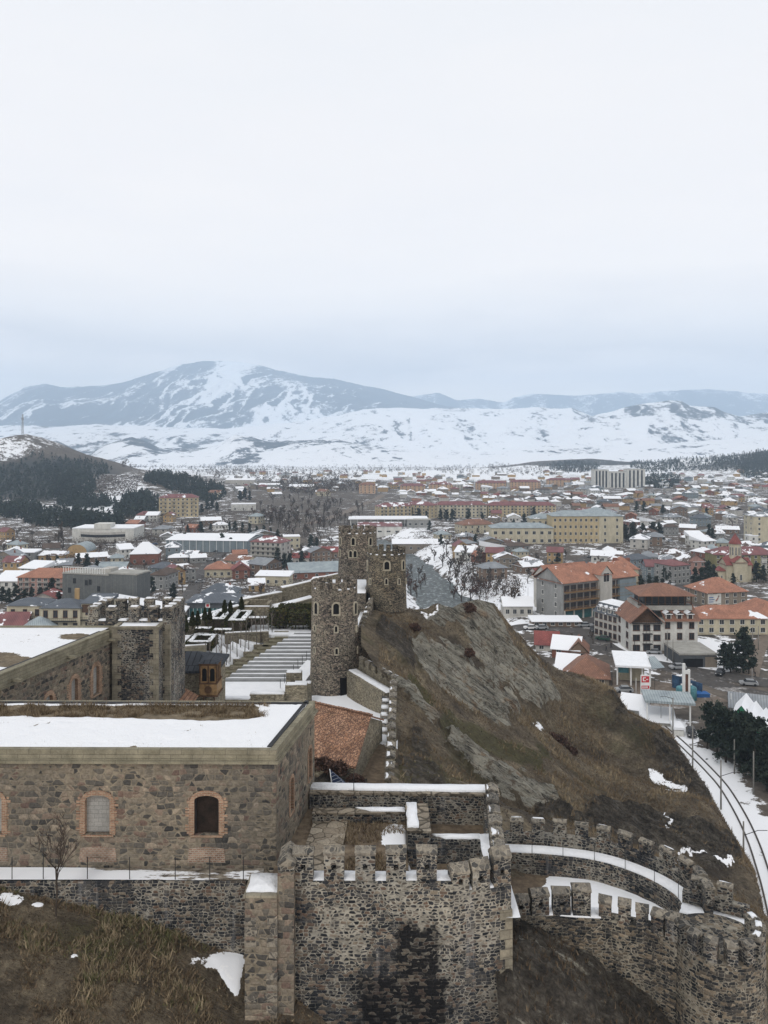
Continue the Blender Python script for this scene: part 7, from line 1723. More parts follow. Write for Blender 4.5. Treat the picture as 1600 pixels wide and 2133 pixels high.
simple(872, 1147, 108, 14, 13, 'low grey shed with a long snow covered roof above the river bank', 'stone', 'white', 'gable', 2.6, 1, 7, 1, 0, 'shed', 'shed', 'the long snowy shed', wn=(1.6, 1.3))
# ---- left side
def slatted():
    e, s = site(226, 1284, 'large grey office building clad in vertical slats with an open roof frame', 'building', 'office_building', 0, 26, 'the slatted grey building')
    L, d, h = 31, 9, 14.5
    e.rotation_euler = (0, 0, R(-14))
    block(e, -19, 0, 19, d, h, 'slats', 'concrete', 'flat', 0, 0); block(e, .003, 0, 11.5, d, h + .6, 'slats', 'concrete', 'flat', 0, 0)
    for x in np.arange(-18.6, -1, 1.0): p = MB(); p.box(x - .07, x + .07, 0, .16, h + .5, h + 2.6); p.build('roof_frame_post', M['white'], e, local=True)
    t = MB(); t.box(-19, 0, 0, .2, h + 2.602, h + 2.8); t.build('roof_frame_beam', M['white'], e, local=True)
    for x, z in ((-14, 11.5), (-9, 11), (-7.5, 11.3), (-4, 9), (-16, 8)): put('window', win_mesh(1.0, 1.6, 'iron'), e, (x, -.01, z))
    c = MB(); c.box(-5, -1, 3, 8, h + .6, h + 2.2); c.build('roof_house', WALLS['offwhite'], e, local=True)
slatted()
def cream_hotel():
    e, s = site(98, 1322, 'cream guesthouse with grey metal roof, brown shutters and dark iron balconies', 'hotel', 'guesthouse', 0, 20, 'the cream guesthouse')
    h = 8.6
    block(e, -15, 4, 12, 10, h, 'cream', 'slate', 'hip', 1.8, 2, 3, 0, frame='framebrown', wn=(1.2, 2.0)); block(e, -2.95, 2, 13, 12, h - .4, 'cream', 'slate', 'hip', 2.0, 2, 4, 2, frame='framebrown', wn=(1.3, 2.2)); block(e, 10.1, 3, 8, 11, h + 1.0, 'cream', 'slate', 'shed', 1.0, 2, 2, 0, frame='framebrown', wn=(1.2, 2.2))
    balcony(e, -17, -4, 4, 4.3, 'iron', 1.3); balcony(e, -2, 9, 2, 4.1, 'iron', 1.2); balcony(e, 10.2, 18, 3, 4.3, 'iron', 1.3); balcony(e, 10.2, 18, 3, 1.3, 'iron', 1.3)
    t = MB(); t.box(10.3, 17.9, 2.9, 2.99, 6.6, 9.2); t.build('wood_screen', M['wooddark'], e, local=True); chimney(e, 6, 10, h + 1.5, 3.2, 1.4, .9, 'ochre')
cream_hotel()
simple(20, 1324, 62, 16, 9, 'house with a plain dark maroon roof cut by the picture edge', 'pink', 'maroon', 'gable', 4.2, 1, 3, 1, 0); simple(78, 1332, 70, 15, 11, 'low house under a pale grey tent shaped roof in front of the cream guesthouse', 'ochre', 'steel', 'hip', 3.8, 1, 5, 2, 18)
def station():
    e, s = site(440, 1292, 'dark grey modern station building with teal glass walls and a small red sign', 'building', 'station_building', 0, 18, 'the teal glass building')
    w = 100 * s; block(e, -w / 2, 0, w, 14, 6.2, 'darkgrey', 'slate', 'hip', 2.2, 0, oh=.8)
    g = MB(); g.box(-w / 2 + .6, w / 2 - .6, -.12, -.02, .2, 4.2); o = g.build('glass_wall', M['glassteal'], e, local=True)
    for k in range(12): p = MB(); x = -w / 2 + .8 + (w - 1.6) * k / 11; p.box(x - .05, x + .05, -.2, -.121, .2, 4.2); p.build('mullion', M['white'], o, local=True)
    q = MB(); q.box(-w * .12, -w * .12 + 1.6, -.1, -.02, 4.5, 6.0); sg = q.build('sign', M['white'], e, local=True); r = MB(); r.box(-w * .12 + .35, -w * .12 + 1.25, -.14, -.102, 4.8, 5.7); r.build('sign_emblem', M['redpaint'], sg, local=True)
    c = empty('canopy', (0, 0, 0), 'long thin white canopy roof on slender posts between the slatted and the teal glass buildings', 'canopy'); a = ground_at(222, 1300); b = ground_at(388, 1300); c.location = a
    z0, z1 = zof(1250, a[1]), zof(1272, a[1] + 2)
    m = MB(); m.mesh([(a[0], a[1] + 1, z0), (b[0], a[1] - 2, z1), (b[0], a[1] + 5, z1 + .6), (a[0], a[1] + 7, z0 + .8), (a[0], a[1] + 1, z0 + .35), (b[0], a[1] - 2, z1 + .4), (b[0], a[1] + 5, z1 + 1.0), (a[0], a[1] + 7, z0 + 1.15)], [[4, 5, 6, 7], [3, 2, 1, 0], [0, 1, 5, 4], [1, 2, 6, 5], [3, 0, 4, 7]]); m.build('roof', M['snow'], c)
    gl = MB(); gl.mesh([(a[0] + 3, a[1] + 3, a[2] - 3), (b[0] - 1, a[1] + 1, a[2] - 3), (b[0] - 1, a[1] + 1, z1 + .1), (a[0] + 3, a[1] + 3, z0)], [[0, 1, 2, 3]]); gl.build('glass_wall', M['glass'], c)
station()
def market():
    e, s = site(208, 1130, 'white supermarket with curved front, raised middle and flat snowy roof', 'shop', 'supermarket', 0, 30, 'the white supermarket')
    w = 130 * s; block(e, -w / 2, 6, w, 24, 8.5, 'white', 'white', 'flat', 0, 1, 0); n = 12
    c = MB(); P = [(-w * .36 + w * .72 * k / n, 6 - 5 * math.sin(math.pi * k / n)) for k in range(n + 1)]; c.prism(P + [(w * .36, 6.5), (-w * .36, 6.5)], -3, 6.6); c.build('curved_front', WALLS['offwhite'], e, local=True)
    k = MB(); k.prism([(p[0], p[1] - .05) for p in P] + [(w * .36, 6.4), (-w * .36, 6.4)], 3.2, 5.0); k.build('window_band', M['glass'], e, local=True)
    b = MB(); b.box(-w * .14, w * .12, 5.5, 16, 8.5, 12); b.build('raised_middle', WALLS['white'], e, local=True)
    d = MB(); d.tube([(w * .26, 16, 8.8), (w * .26, 16, 9.6), (w * .26, 16, 10.4)], [8, 6.5, .3], 16); d.build('snow_dome', M['snow'], e, local=True)
market()
e, w, h = simple(430, 1150, 172, 24, 38, 'huge grey blue warehouse with a wide flat snow covered roof', 'bluegrey', 'white', 'gable', 1.6, 0, 0, 0, -6, 'warehouse', 'warehouse', 'the huge warehouse', rad=40)
for k in range(12): q = MB(); x = -w / 2 + w * (k + .5) / 12; q.box(x - .12, x + .12, -.15, -.02, 0, h); q.build('wall_rib', M['white'], e, local=True)
simple(608, 1143, 34, 24, 10, 'cream modern house with flat roof between the warehouse and the pines', 'cream', 'white', 'flat', 0, 2, 3, 2, 10, land='the flat roofed house')
simple(300, 1176, 56, 22, 12, 'pinkish brick house under a tall half snowy gable roof', 'brickred', 'snowy', 'hip', 6.0, 1, 3, 1, 8, land='the pinkish brick house')
def arch_shed():
    e, s = site(160, 1160, 'arched barrel roofed shed with pale metal skin below the supermarket', 'shed', 'arched_shed', 0, 10, 'the arched shed')
    c = MB(); n = 10; r = 6; P = [(r * math.cos(math.pi * k / n), 2.5 + r * .8 * math.sin(math.pi * k / n)) for k in range(n + 1)]
    for a, b in zip(P[:-1], P[1:]): c.face([(a[0], 0, a[1]), (a[0], 16, a[1]), (b[0], 16, b[1]), (b[0], 0, b[1])])
    c.build('roof', ROOFS['steel'], e, local=True); w = MB(); w.face([(p[0], .05, p[1]) for p in P] + [(-r, .05, -3), (r, .05, -3)]); w.box(-r + .01, r - .01, .1, 15.9, -3, 2.5); w.build('wall', WALLS['ochre'], e, local=True)
arch_shed()
simple(53, 1173, 34, 22, 9, 'grey two storey house with a flat white roof below the pine hill', 'grey', 'white', 'shed', .8, 2, 2, 1, 0, land='the flat grey house'); simple(105, 1171, 50, 14, 8, 'low ochre shed with lean-to roof beside the arched shed', 'ochre', 'snowbrown', 'shed', 1.5, 1, 3, 1, 0)
simple(228, 1194, 66, 11, 10, 'long house with pale blue grey roof behind the pink block', 'brown', 'steel', 'gable', 2.4, 1, 3, 1, 0); simple(455, 1203, 56, 17, 12, 'cream house with a bright orange hip roof in the lower town', 'cream', 'orange', 'hip', 3.2, 1, 4, 2, 5, land='the orange roofed house')
simple(503, 1206, 34, 18, 9, 'brick house with red roof next to the orange roofed cream house', 'brickred', 'red', 'gabley', 3.2, 2, 2, 1, 15); simple(567, 1220, 70, 20, 9, 'long pale plastered workshop with flat roof below the five storey block', 'cream', 'snowbrown', 'shed', 1, 1, 4, 1, -6, land='the pale workshop'); simple(535, 1232, 32, 13, 8, 'ochre shed with brown lean-to roof in front of the pale workshop', 'ochre', 'snowbrown', 'shed', 1.6, 1, 2, 1, 10)
simple(660, 1206, 108, 14, 18, 'long brick hall under a broad grey blue metal roof left of the round towers', 'brickred', 'steel', 'gable', 3.8, 1, 5, 1, 14, 'hall', 'hall', 'the long brick hall'); simple(683, 1164, 44, 14, 9, 'house with two stepped red roofs near the tall round tower', 'brown', 'red', 'gable', 2.6, 1, 4, 1, 0)
simple(300, 1081, 32, 8, 9, 'small house with dull red roof beside the yellow block under the pine hill', 'offwhite', 'maroon', 'hip', 3, 1, 3, 1, 0); simple(507, 1064, 50, 13, 14, 'white low building with snowy yard beside the bare valley wood', 'white', 'white', 'flat', 0, 1, 3, 1, 8, land='the valley building')
simple(500, 1010, 60, 10, 22, 'wide pale shed in the far valley fields', 'offwhite', 'white', 'gable', 2, 1, 4, 1, 0, 'shed', 'shed', 'the far pale shed'); simple(627, 1021, 50, 7, 26, 'big white roofed hall in the far valley beside snowy fields', 'offwhite', 'white', 'gable', 3, 1, 3, 1, 0, 'shed', 'shed', 'the far white hall'); simple(560, 1018, 42, 8, 20, 'grey warehouse in the far valley left of the big white roofed hall', 'grey', 'snowy', 'gable', 2, 0, 0, 0, 0, 'shed', 'shed')
# ---- foot of the castle hill
simple(1178, 1372, 52, 18, 9, 'cottage with red walls, snowy dormer roof and orange side roofs at the hill foot', 'brickred', 'snowy', 'gable', 3, 2, 2, 2, -20, land='the red cottage'); simple(1140, 1356, 46, 12, 9, 'house with a bright red metal roof half hidden by the hill', 'offwhite', 'red', 'gable', 3, 1, 2, 1, -10); simple(1205, 1375, 36, 16, 8, 'brown cottage with rusty tiled gable beside the red dormer cottage', 'brown', 'rust', 'gabley', 3, 1, 2, 1, -15)
simple(1222, 1426, 88, 14, 13, 'low house whose rusty tiled roof is half buried in snow behind the hill edge', 'stone', 'rust', 'hip', 4.0, 1, 3, 1, -14, land='the rusty house'); simple(1180, 1408, 40, 12, 9, 'small shed with a smooth white snow roof behind the hill edge', 'offwhite', 'white', 'gable', 3.2, 0, 0, 0, -20)
e, w, h = simple(1160, 1306, 100, 11, 6, 'row of roadside kiosks with snow on their flat roofs in front of the guesthouse', 'brown', 'white', 'shed', .6, 1, 6, 1, 0, 'kiosk_row', 'kiosk'); simple(1080, 1285, 60, 22, 8, 'white walled house with wide snowy roof left of the guesthouse', 'offwhite', 'white', 'gable', 2.6, 1, 4, 1, 0); 
e, w, h = simple(1455, 1390, 78, 24, 12, 'dark open garage with flat concrete roof below the white hotel', 'darkgrey', 'concrete', 'flat', 0, 0, 0, 0, 0, 'garage', 'garage', 'the dark garage'); q = MB(); q.box(w * .18, w / 2, -.1, -.01, -1, h - .3); q.build('block_wall', WALLS['stone'], e, local=True)
q = MB(); q.box(-w / 2 + 1, w * .12, -.1, -.01, .0, h - .8); q.build('opening', M['dark'], e, local=True)
def petrol():
    e, s = site(1330, 1432, 'white roofed petrol station canopy with a snowy top on slim posts', 'canopy', 'petrol_canopy', -10, 9, 'the petrol station')
    z = 40 * s; w = 92 * s
    r = MB(); r.mesh([(-w / 2, 0, z), (w * .28, 0, z), (w * .28, 9, z + 1.4), (-w / 2, 9, z + 1.4), (-w / 2, 0, z + .5), (w * .28, 0, z + .5), (w * .28, 9, z + 1.9), (-w / 2, 9, z + 1.9)], [[4, 5, 6, 7], [3, 2, 1, 0], [0, 1, 5, 4], [1, 2, 6, 5], [3, 0, 4, 7]]); r.build('roof', M['snow'], e, local=True)
    g = MB(); g.mesh([(w * .28, -.6, z + .1), (w * .6, 1.5, z + .1), (w * .42, 5, z + 1.9), (w * .28, 4.5, z + 1.9)], [[0, 1, 2, 3], [3, 2, 1, 0]]); g.build('side_roof', ROOFS['steel'], e, local=True)
    b = MB(); b.box(-w * .35, w * .2, 5.5, 9, -2, z - .2); b.build('kiosk', WALLS['cream'], e, local=True)
    t = MB(); t.box(-w * .42, -w * .18, 2.5, 3.0, z - 2.0, z - .1); t.build('fascia', M['teal'], e, local=True)
    for x in (-w * .45, -w * .15, .1 * w, w * .27): p = MB(); p.box(x - .18, x + .18, 1, 1.4, -2, z); p.build('post', M['white'], e, local=True)
    f = tag_wall((1400, 1432), (1462, 1452), 3.2, 'bluemural', 'blue painted wall with a dark mural behind the petrol station')
    p, s2 = site(1344, 1462, 'white and red petrol price sign with rows of figures', 'sign', 'price_sign', 0, 2)
    hh = 56 * s2; m = MB(); m.box(-1.05, 1.05, -.15, .15, 0, hh); m.build('board', M['white'], p, local=True)
    for k in range(5):
        m = MB()
        if k == 4: m.box(-.9, .9, -.19, -.151, hh - 1.7, hh - .25); o = m.build('emblem_panel', M['redpaint'], p, local=True); q = MB(); q.box(-.6, -.35, -.22, -.191, hh - 1.4, hh - .5); q.box(-.34, .1, -.22, -.191, hh - .7, hh - .5); q.box(-.34, .1, -.22, -.191, hh - 1.4, hh - 1.2); q.box(.2, .6, -.22, -.191, hh - 1.1, hh - .9); q.build('emblem', M['white'], o, local=True)
        else:
            z0 = .3 + k * .95; m.box(-.9, .9, -.19, -.151, z0, z0 + .7); o = m.build('price_panel', M['redpaint'], p, local=True)
            q = MB(); x = -.7
            while x < .6: ww = random.choice((.16, .24, .3)); q.box(x, x + ww, -.22, -.191, z0 + .16, z0 + .54); x += ww + .12
            q.build('price_figures', M['white'], o, local=True)
    p, s2 = site(1430, 1462, 'tall white pylon beside teal storage tanks at the petrol station', 'pylon', 'station_pylon', 0, 3); hh = 80 * s2
    m = MB(); m.box(-.9, -.35, -.3, .3, 0, hh); m.box(.35, .8, -.3, .3, 0, hh - 1.4); m.box(-.349, .349, -.25, .25, hh - 2.4, hh - 1.6); m.build('frame', M['white'], p, local=True); m = MB(); m.box(-.3, .3, -.2, .2, 2.5, hh - 2.6); m.build('panel', M['framebrown'], p, local=True)
    for k, (px, lab) in enumerate(((1420, 'teal storage tank standing left of the white pylon'), (1440, 'teal storage tank standing right of the white pylon'))):
        p, s2 = site(px, 1458, lab, 'tank', 'storage_tank', 0, 2); m = MB(); m.tube([(0, 0, -1), (0, 0, 2.9), (0, 0, 3.1), (0, 0, 3.5)], [1.25, 1.25, 1.1, .15], 16); m.build('body', M['teal'], p, local=True); m = MB(); m.tube([(0, 0, 3.4), (0, 0, 3.8)], .2, 8); m.build('cap', M['white'], p, local=True)
    p, s2 = site(1461, 1451, 'bright blue tarpaulin covered heap beside the teal tanks', 'tarpaulin', 'covered_heap', 0, 3); m = MB(); roof_mb(m, -1.6, 1.6, -.8, .8, .9, 'hip', .5, .2); m.box(-1.7, 1.7, -.9, .9, -1, .85); m.build('tarpaulin', M['bluepaint'], p, local=True)
def tag_wall(a, b, h, mat, lab, name='painted_wall', cat='wall'):
    p, q = ground_at(*a), ground_at(*b); e = empty(name, p, lab, cat); u, L = nrm2(p, q); m = MB(); wall_run(m, [p[:2], q[:2]], .25, min(p[2], q[2]) - 1, p[2] + h); m.build('wall', M.get(mat) or WALLS[mat], e); return e
petrol()
e, s = site(1395, 1512, 'flat grey canopy on white posts beside the railway at the hill edge', 'canopy', 'roadside_canopy', -12, 6, 'the grey canopy'); w = 100 * s; zc_ = 48 * s
m = MB(); m.box(-w / 2, w / 2, -1, 7, zc_, zc_ + .5); m.build('roof', ROOFS['steel'], e, local=True)
for x in (-w * .45, 0, w * .4): m = MB(); m.box(x - .15, x + .15, -.5, -.2, -3, zc_); m.build('post', M['white'], e, local=True)
simple(1318, 1490, 42, 12, 7, 'little house with white snow roof tucked behind the hill edge', 'grey', 'white', 'gable', 2.4, 0, 0, 0, -25); simple(1372, 1512, 60, 8, 6, 'low shed with a snow covered roof under the grey canopy', 'offwhite', 'white', 'shed', 1.2, 0, 0, 0, -14); simple(1415, 1534, 20, 12, 4, 'small white hut with a flat top beside the rails', 'white', 'white', 'flat', 0, 0, 0, 0, -10)
def green_row():
    for k, (px, py) in enumerate(((1545, 1522), (1566, 1540), (1588, 1556), (1612, 1578))):
        simple(px, py, 30, 26, 9, f'{["first", "second", "third", "last"][k]} green cabin from the road, steep snowy roof, behind the dark pines', 'green', 'white', 'gabley', 2.6, 1, 1, 1, -30, 'green_cabin', 'cabin', group='green cabins', oh=.35)
    simple(1575, 1492, 90, 12, 9, 'long shed with grey and snowy roof behind the green cabins', 'offwhite', 'grey', 'gable', 2.2, 1, 5, 1, -22)
green_row()
# ================================================================ smaller houses filling the town
RD = np.array(road_pts)
def free(x, y, r):
    if np.min(np.hypot(RD[:, 0] - x, RD[:, 1] - y) - RD[:, 2] / 2) < r * .75: return False
    if float(seg_dist(x, y, RIVER)[0]) < 19 + r or float(seg_dist(x, y, RAILC)[0]) < 7 + r: return False
    return all(math.hypot(a - x, b - y) > r + c * .85 for a, b, c in FOOT)
SIL = [(-50, 1312), (180, 1305), (182, 1262), (355, 1255), (358, 1290), (505, 1262), (588, 1238), (648, 1215), (652, 1212), (705, 1195), (707, 1102), (785, 1104), (787, 1144), (845, 1146), (848, 1262), (950, 1254), (985, 1250), (1030, 1264), (1085, 1326), (1150, 1390), (1255, 1425), (1300, 1475), (1400, 1540), (1600, 1900)]
def above_sil(px, py, m=-3): return py < np.interp(px, [p[0] for p in SIL], [p[1] for p in SIL]) + m
HOUSES = []
def proto_house(wall, roof, rt, w, d, h, cols):
    e = empty('house', (0, 0, -500), 'x', 'house'); block(e, -w / 2, -d / 2, w, d, h, wall, roof, rt, min(w, d) * .27, 2 if h > 4.6 else 1, cols, 2, wn=(1.1, 1.3), oh=.6, sink=3)
    if rt != 'shed' and random.random() < .75: chimney(e, w * .25, 0, h + min(w, d) * .2, .9)
    return e
RN = dict(orange='orange tiled', rust='rusty tiled', maroon='dark maroon', red='bright red', grey='snow patched grey', slate='dark slate', brown='brown', snowy='mostly snow covered grey', snowbrown='half snowed brown', white='fully snow covered', steel='pale steel')
WN = dict(cream='cream', yellow='yellow', pink='pink', white='white', grey='grey', brown='brown', brickred='brick red', ochre='ochre', stone='stone', offwhite='off white', peach='peach', bluegrey='blue grey')
FN = dict(hip='hip', gable='gable', gabley='front gabled', shed='lean-to')
def make_fill():
    rs = random.Random(11); kinds = []
    spec = [('snowy', 22), ('grey', 17), ('snowbrown', 14), ('white', 8), ('brown', 11), ('maroon', 6), ('slate', 7), ('orange', 4), ('rust', 4), ('steel', 8), ('red', 3)]
    for rf, n in spec:
        for k in range(max(1, n // 4)):
            wl = rs.choice(['cream', 'grey', 'grey', 'offwhite', 'offwhite', 'stone', 'stone', 'brown', 'bluegrey', 'white', 'brickred', 'pink', 'ochre']); rt = rs.choice(['hip', 'hip', 'gable', 'gable', 'gabley', 'shed'] if k else ['hip', 'gable']); w, d, h = rs.uniform(8, 14), rs.uniform(7, 10), rs.choice([3.2, 3.6, 5.4, 6.0])
            kinds.append((proto_house(wl, rf, rt, w, d, h, max(2, int(w / 3))), wl, rf, rt, w, d, h, n / max(1, n // 4)))
    zones = [([1020, 1610, 1042, 1110], 68), ([1010, 1610, 1110, 1215], 46), ([1000, 1610, 988, 1045], 64), ([0, 700, 1150, 1275], 34), ([270, 560, 1078, 1130], 11), ([380, 1000, 985, 1035], 26), ([880, 1080, 1120, 1180], 8), ([0, 140, 1125, 1180], 5), ([1430, 1610, 1010, 1200], 12)]
    used = set(); wt = [k[7] for k in kinds]
    for (a, b, c, d_), n in zones:
        done = 0; tries = 0
        while done < n and tries < n * 40:
            tries += 1; px, py = rs.uniform(a, b), c + (d_ - c) * rs.random()
            if not above_sil(px, py) or (px < 430 and py < 1060) or (560 < px < 740 and 1035 < py < 1115): continue
            x, y, z = ground_at(px, py)
            if float(seg_dist(x, y, RRIDGE)[0]) < 250: continue
            k = rs.choices(kinds, wt)[0]; sc = rs.uniform(.8, 1.2) * (1.25 if y > 900 else 1)
            if not free(x, y, max(k[4], k[5]) * sc * .46): continue
            o = copy_tree(k[0]); o.location = (x, y, z); o.rotation_euler = (0, 0, rs.choice([0, 0, R(90)]) + rs.uniform(-.6, .6)); o.scale = (sc, sc * rs.uniform(.9, 1.15), rs.uniform(.9, 1.15))
            FOOT.append((x, y, max(k[4], k[5]) * sc * .5)); done += 1
            l = sorted(LAND, key=lambda q: math.hypot(q[0] - px, (q[1] - py) * 3)); nm = l[0]
            dx, dy = px - nm[0], py - nm[1]
            rel = ('right of' if dx > 0 else 'left of') if abs(dx) > abs(dy) * 2.2 else ('behind' if dy < 0 else 'in front of')
            size = 'small' if k[4] * sc < 10 else ('broad' if k[4] * sc > 13.5 else 'mid sized')
            base = f'{size} {WN[k[1]]} house with {RN[k[2]]} {FN[k[3]]} roof {rel} '
            lab = base + nm[2]; i = 1
            while lab in used and i < 6: lab = base + l[i][2]; i += 1
            for w_ in ('mid sized ', ' tiled', ' snow patched', ' front gabled', 'broad ', 'small ', ' half', ' covered'): lab = lab.replace(w_, ' ' if w_[0] == ' ' and w_[-1] == ' ' else '', 1) if len(lab.split()) > 16 else lab
            used.add(lab); o['label'] = lab; o['group'] = 'houses of the town'
            HOUSES.append((px, py))
    for k in kinds:
        for ch in list(k[0].children): bpy.data.objects.remove(ch)
        bpy.data.objects.remove(k[0])
make_fill()
def far_roofs():
    """the farthest small houses beyond the counted ones, one mass of walls and snowy roofs"""
    rs = random.Random(5); mb = MB(); n = 0; mats = [WALLS['offwhite'], WALLS['stone'], WALLS['ochre'], ROOFS['snowy'], ROOFS['grey'], ROOFS['snowbrown'], ROOFS['maroon'], ROOFS['rust']]
    while n < 260:
        a = rs.choice([(1000, 1610, 984, 1050), (1000, 1610, 990, 1075), (480, 1000, 985, 1030), (820, 1240, 990, 1060)]); px, py = rs.uniform(*a[:2]), rs.uniform(*a[2:]); x, y, z = ground_at(px, py)
        if float(seg_dist(x, y, RRIDGE)[0]) < 250 or not free(x, y, 5): continue
        w, d, h = rs.uniform(7, 15), rs.uniform(7, 11), rs.uniform(3, 6); w, d = (w, d) if rs.random() < .6 else (d, w); FOOT.append((x, y, 6)); n += 1
        mb.box(x - w / 2, x + w / 2, y - d / 2, y + d / 2, z - 2, z + h, rs.randrange(3)); roof_mb(mb, x - w / 2, x + w / 2, y - d / 2, y + d / 2, z + h + .1, rs.choice(['hip', 'gable', 'gabley']), min(w, d) * .28, .6, rs.choice([3, 3, 4, 4, 5, 5, 6, 7]))
    tag(mb.build('far_houses', mats), 'mass of tiny snow dusted houses in the far town', None, None, 'stuff')
far_roofs()
# ================================================================ trees
def pine_mesh(seed, H, n, spread=.30, size=.34, lift=.12):
    rs = np.random.RandomState(seed); V, T, C = [], [], []
    nb = 26; P = []; tn = []
    for b in range(nb):                                                # limbs carrying tufts, uneven outline
        f = lift + (1 - lift) * ((b + rs.rand()) / nb); a = rs.rand() * 6.283; L = H * spread * (1.05 - f) ** .75 * (.55 + .6 * rs.rand()); L = max(L, H * .05)
        m = max(6, int(n / nb)); t = rs.rand(m) ** .6; w = .10 * H * (.35 + .65 * t) * .8
        up = -.12 * L * t + rs.normal(0, .35, m) * w
        P.append(np.stack([np.cos(a) * L * t + rs.normal(0, .55, m) * w, np.sin(a) * L * t + rs.normal(0, .55, m) * w, f * H + up], -1)); tn.append(np.clip(.25 + .45 * rs.rand() + .35 * (rs.rand(m) - .5) + .12 * f, 0, 1))
    leaves(V, T, C, np.concatenate(P), size, rs, np.concatenate(tn))
    return np.concatenate(V), np.concatenate(T), np.concatenate(C)
def bare_parts(seed, H, levels=4, spread=.9, splits=3, rf=.022):
    """trunk and branch segments of a leafless tree"""
    rs = random.Random(seed); mb = MB(); tw = []
    def grow(p, d, L, r, lev):
        q = p + d * L; mid = p + d * L * .5 + Vector((rs.uniform(-1, 1), rs.uniform(-1, 1), 0)) * L * .06
        if lev > 0: mb.tube([p, mid, q], [r, r * .8, r * .62], 5 if lev > 1 else 3, cap=False)
        else: tw.append((p, q, r))
        if lev <= -1: return
        for k in range(splits if lev > 0 else 4):
            s = rs.uniform(.35, 1.0); b = p + d * L * s; ax = Vector((rs.uniform(-1, 1), rs.uniform(-1, 1), rs.uniform(-.3, .3))).normalized(); nd = (d + ax * rs.uniform(.45, spread)).normalized(); nd = (nd + Vector((0, 0, .18))).normalized()
            grow(b, nd, L * rs.uniform(.52, .74), max(r * .55, .012), lev - 1)
    grow(Vector((0, 0, -.4)), Vector((0, 0, 1)), H * .38, H * rf, levels - 1)
    rs2 = np.random.RandomState(seed); V, Q, C = [], [], []
    a = np.array([t[0] for t in tw]); b = np.array([t[1] for t in tw]); n = len(a)
    side = np.cross(b - a, rs2.normal(0, 1, (n, 3))); side /= np.linalg.norm(side, axis=1)[:, None] + 1e-9
    w = .022 + .014 * rs2.rand(n)[:, None]
    v = np.stack([a - side * w, a + side * w, b + side * w * .4, b - side * w * .4], 1).reshape(-1, 3)
    return mb, v, np.arange(4 * n).reshape(-1, 4), np.repeat(rs2.rand(n), 4)
def tree_proto(kind, seed, H, near):
    """a tree as trunk + crown under an Empty (near) or as one small mesh (far)"""
    if kind == 'pine':
        v, t, c = pine_mesh(seed, H, 2600 if near else 800, .30, .30 if near else .55, .18); mat = M['needle']; mb = MB(); mb.tube([(0, 0, -.5), (.05, 0, H * .5), (0, 0, H * .95)], [H * .022, H * .014, .02], 6); nm = 'pine_tree'
    else:
        mb, v, t, c = bare_parts(seed, H, 4 if near else 4, .95 if kind != 'poplar' else .35, 4 if near else 3); mat = M['twigred'] if kind == 'red' else M['twig']; nm = 'bare_tree'
        if not near:                                                      # thicker, fewer twigs at distance
            mid = v.reshape(-1, 4, 3).mean(1)[:, None, :]; ax = v.reshape(-1, 4, 3); w = 1.6 * (ax[:, 1] - ax[:, 0])[:, None, :]; ax = ax.copy(); ax[:, 0] -= w[:, 0]; ax[:, 1] += w[:, 0]; ax[:, 2] += w[:, 0]; ax[:, 3] -= w[:, 0]; v = ax.reshape(-1, 3)
    if near:
        e = empty(nm, (0, 0, -500), 'x', 'tree'); o = tri_obj('crown', v, t, mat, c, parent=e)
        (mb.build('trunk', M['bark'], e, local=True)); return e
    k = len(v); tv = np.array(mb.v); o = tri_obj(nm, v, t, [mat, M['bark']], c)
    b = mb.build('trunk', M['bark'])
    bpy.ops.object.select_all(action='DESELECT')
    me = bpy.data.meshes.new(nm); vs = [tuple(x) for x in v] + mb.v; fs = [list(x) for x in t] + [[i + k for i in f] for f in mb.f]
    me.from_pydata(vs, [], fs); me.materials.append(mat); me.materials.append(M['bark']); me.polygons.foreach_set('material_index', [0] * len(t) + [1] * len(mb.f))
    at = me.attributes.new('tone', 'FLOAT', 'POINT'); at.data.foreach_set('value', np.r_[c, np.zeros(len(mb.v))].astype(np.float32)); me.update()
    bpy.data.objects.remove(o); bpy.data.objects.remove(b)
    r = bpy.data.objects.new(nm, me); COL.objects.link(r); r['category'] = 'tree'; r['kind'] = 'thing'; return r
PR = {}
def protos(kind, near, H=10):
    k = (kind, near)
    if k not in PR: PR[k] = [tree_proto(kind, 3 + 7 * i + len(kind), H, near) for i in range(3)]
    return PR[k]
TR = random.Random(21)
_tl = {}
def plant(kind, px, py, hpx, where=None, group=None, loc=None):
    x, y, z = loc or ground_at(px, py); H = hpx * y / F; near = y < (420 if kind == 'pine' else 210)
    src = TR.choice(protos(kind, near)); o = copy_tree(src); s = H / 10
    o.location = (x, y, z - .1); o.rotation_euler = (0, 0, TR.uniform(0, 6.28)); wd = TR.uniform(.85, 1.2); o.scale = (s * wd, s * wd, s)
    if where is None:
        l = sorted(LAND, key=lambda q: math.hypot(q[0] - px, (q[1] - py) * 2.5))[0]; dx, dy = px - l[0], py - l[1]
        where = (('right of ' if dx > 0 else 'left of ') if abs(dx) > abs(dy) * 1.6 else ('behind ' if dy < 0 else 'in front of ')) + l[2]
    sz = 'tall' if H > 11 else ('small' if H < 6.5 else 'mid sized')
    o['label'] = f'{sz} {dict(pine="dark green pine", bare="bare brown tree", red="reddish bare bush tree", poplar="slender bare poplar")[kind]} {where}'
    for w_ in (sz + ' ', 'dark green ', 'standing '): o['label'] = o['label'].replace(w_, '', 1) if len(o['label'].split()) > 16 else o['label']
    o['group'] = group or f'{kind} trees {where}'
    return o
ROW = ['first', 'second', 'third', 'fourth', 'fifth', 'sixth', 'seventh', 'eighth', 'ninth', 'tenth', 'eleventh', 'twelfth', 'thirteenth']
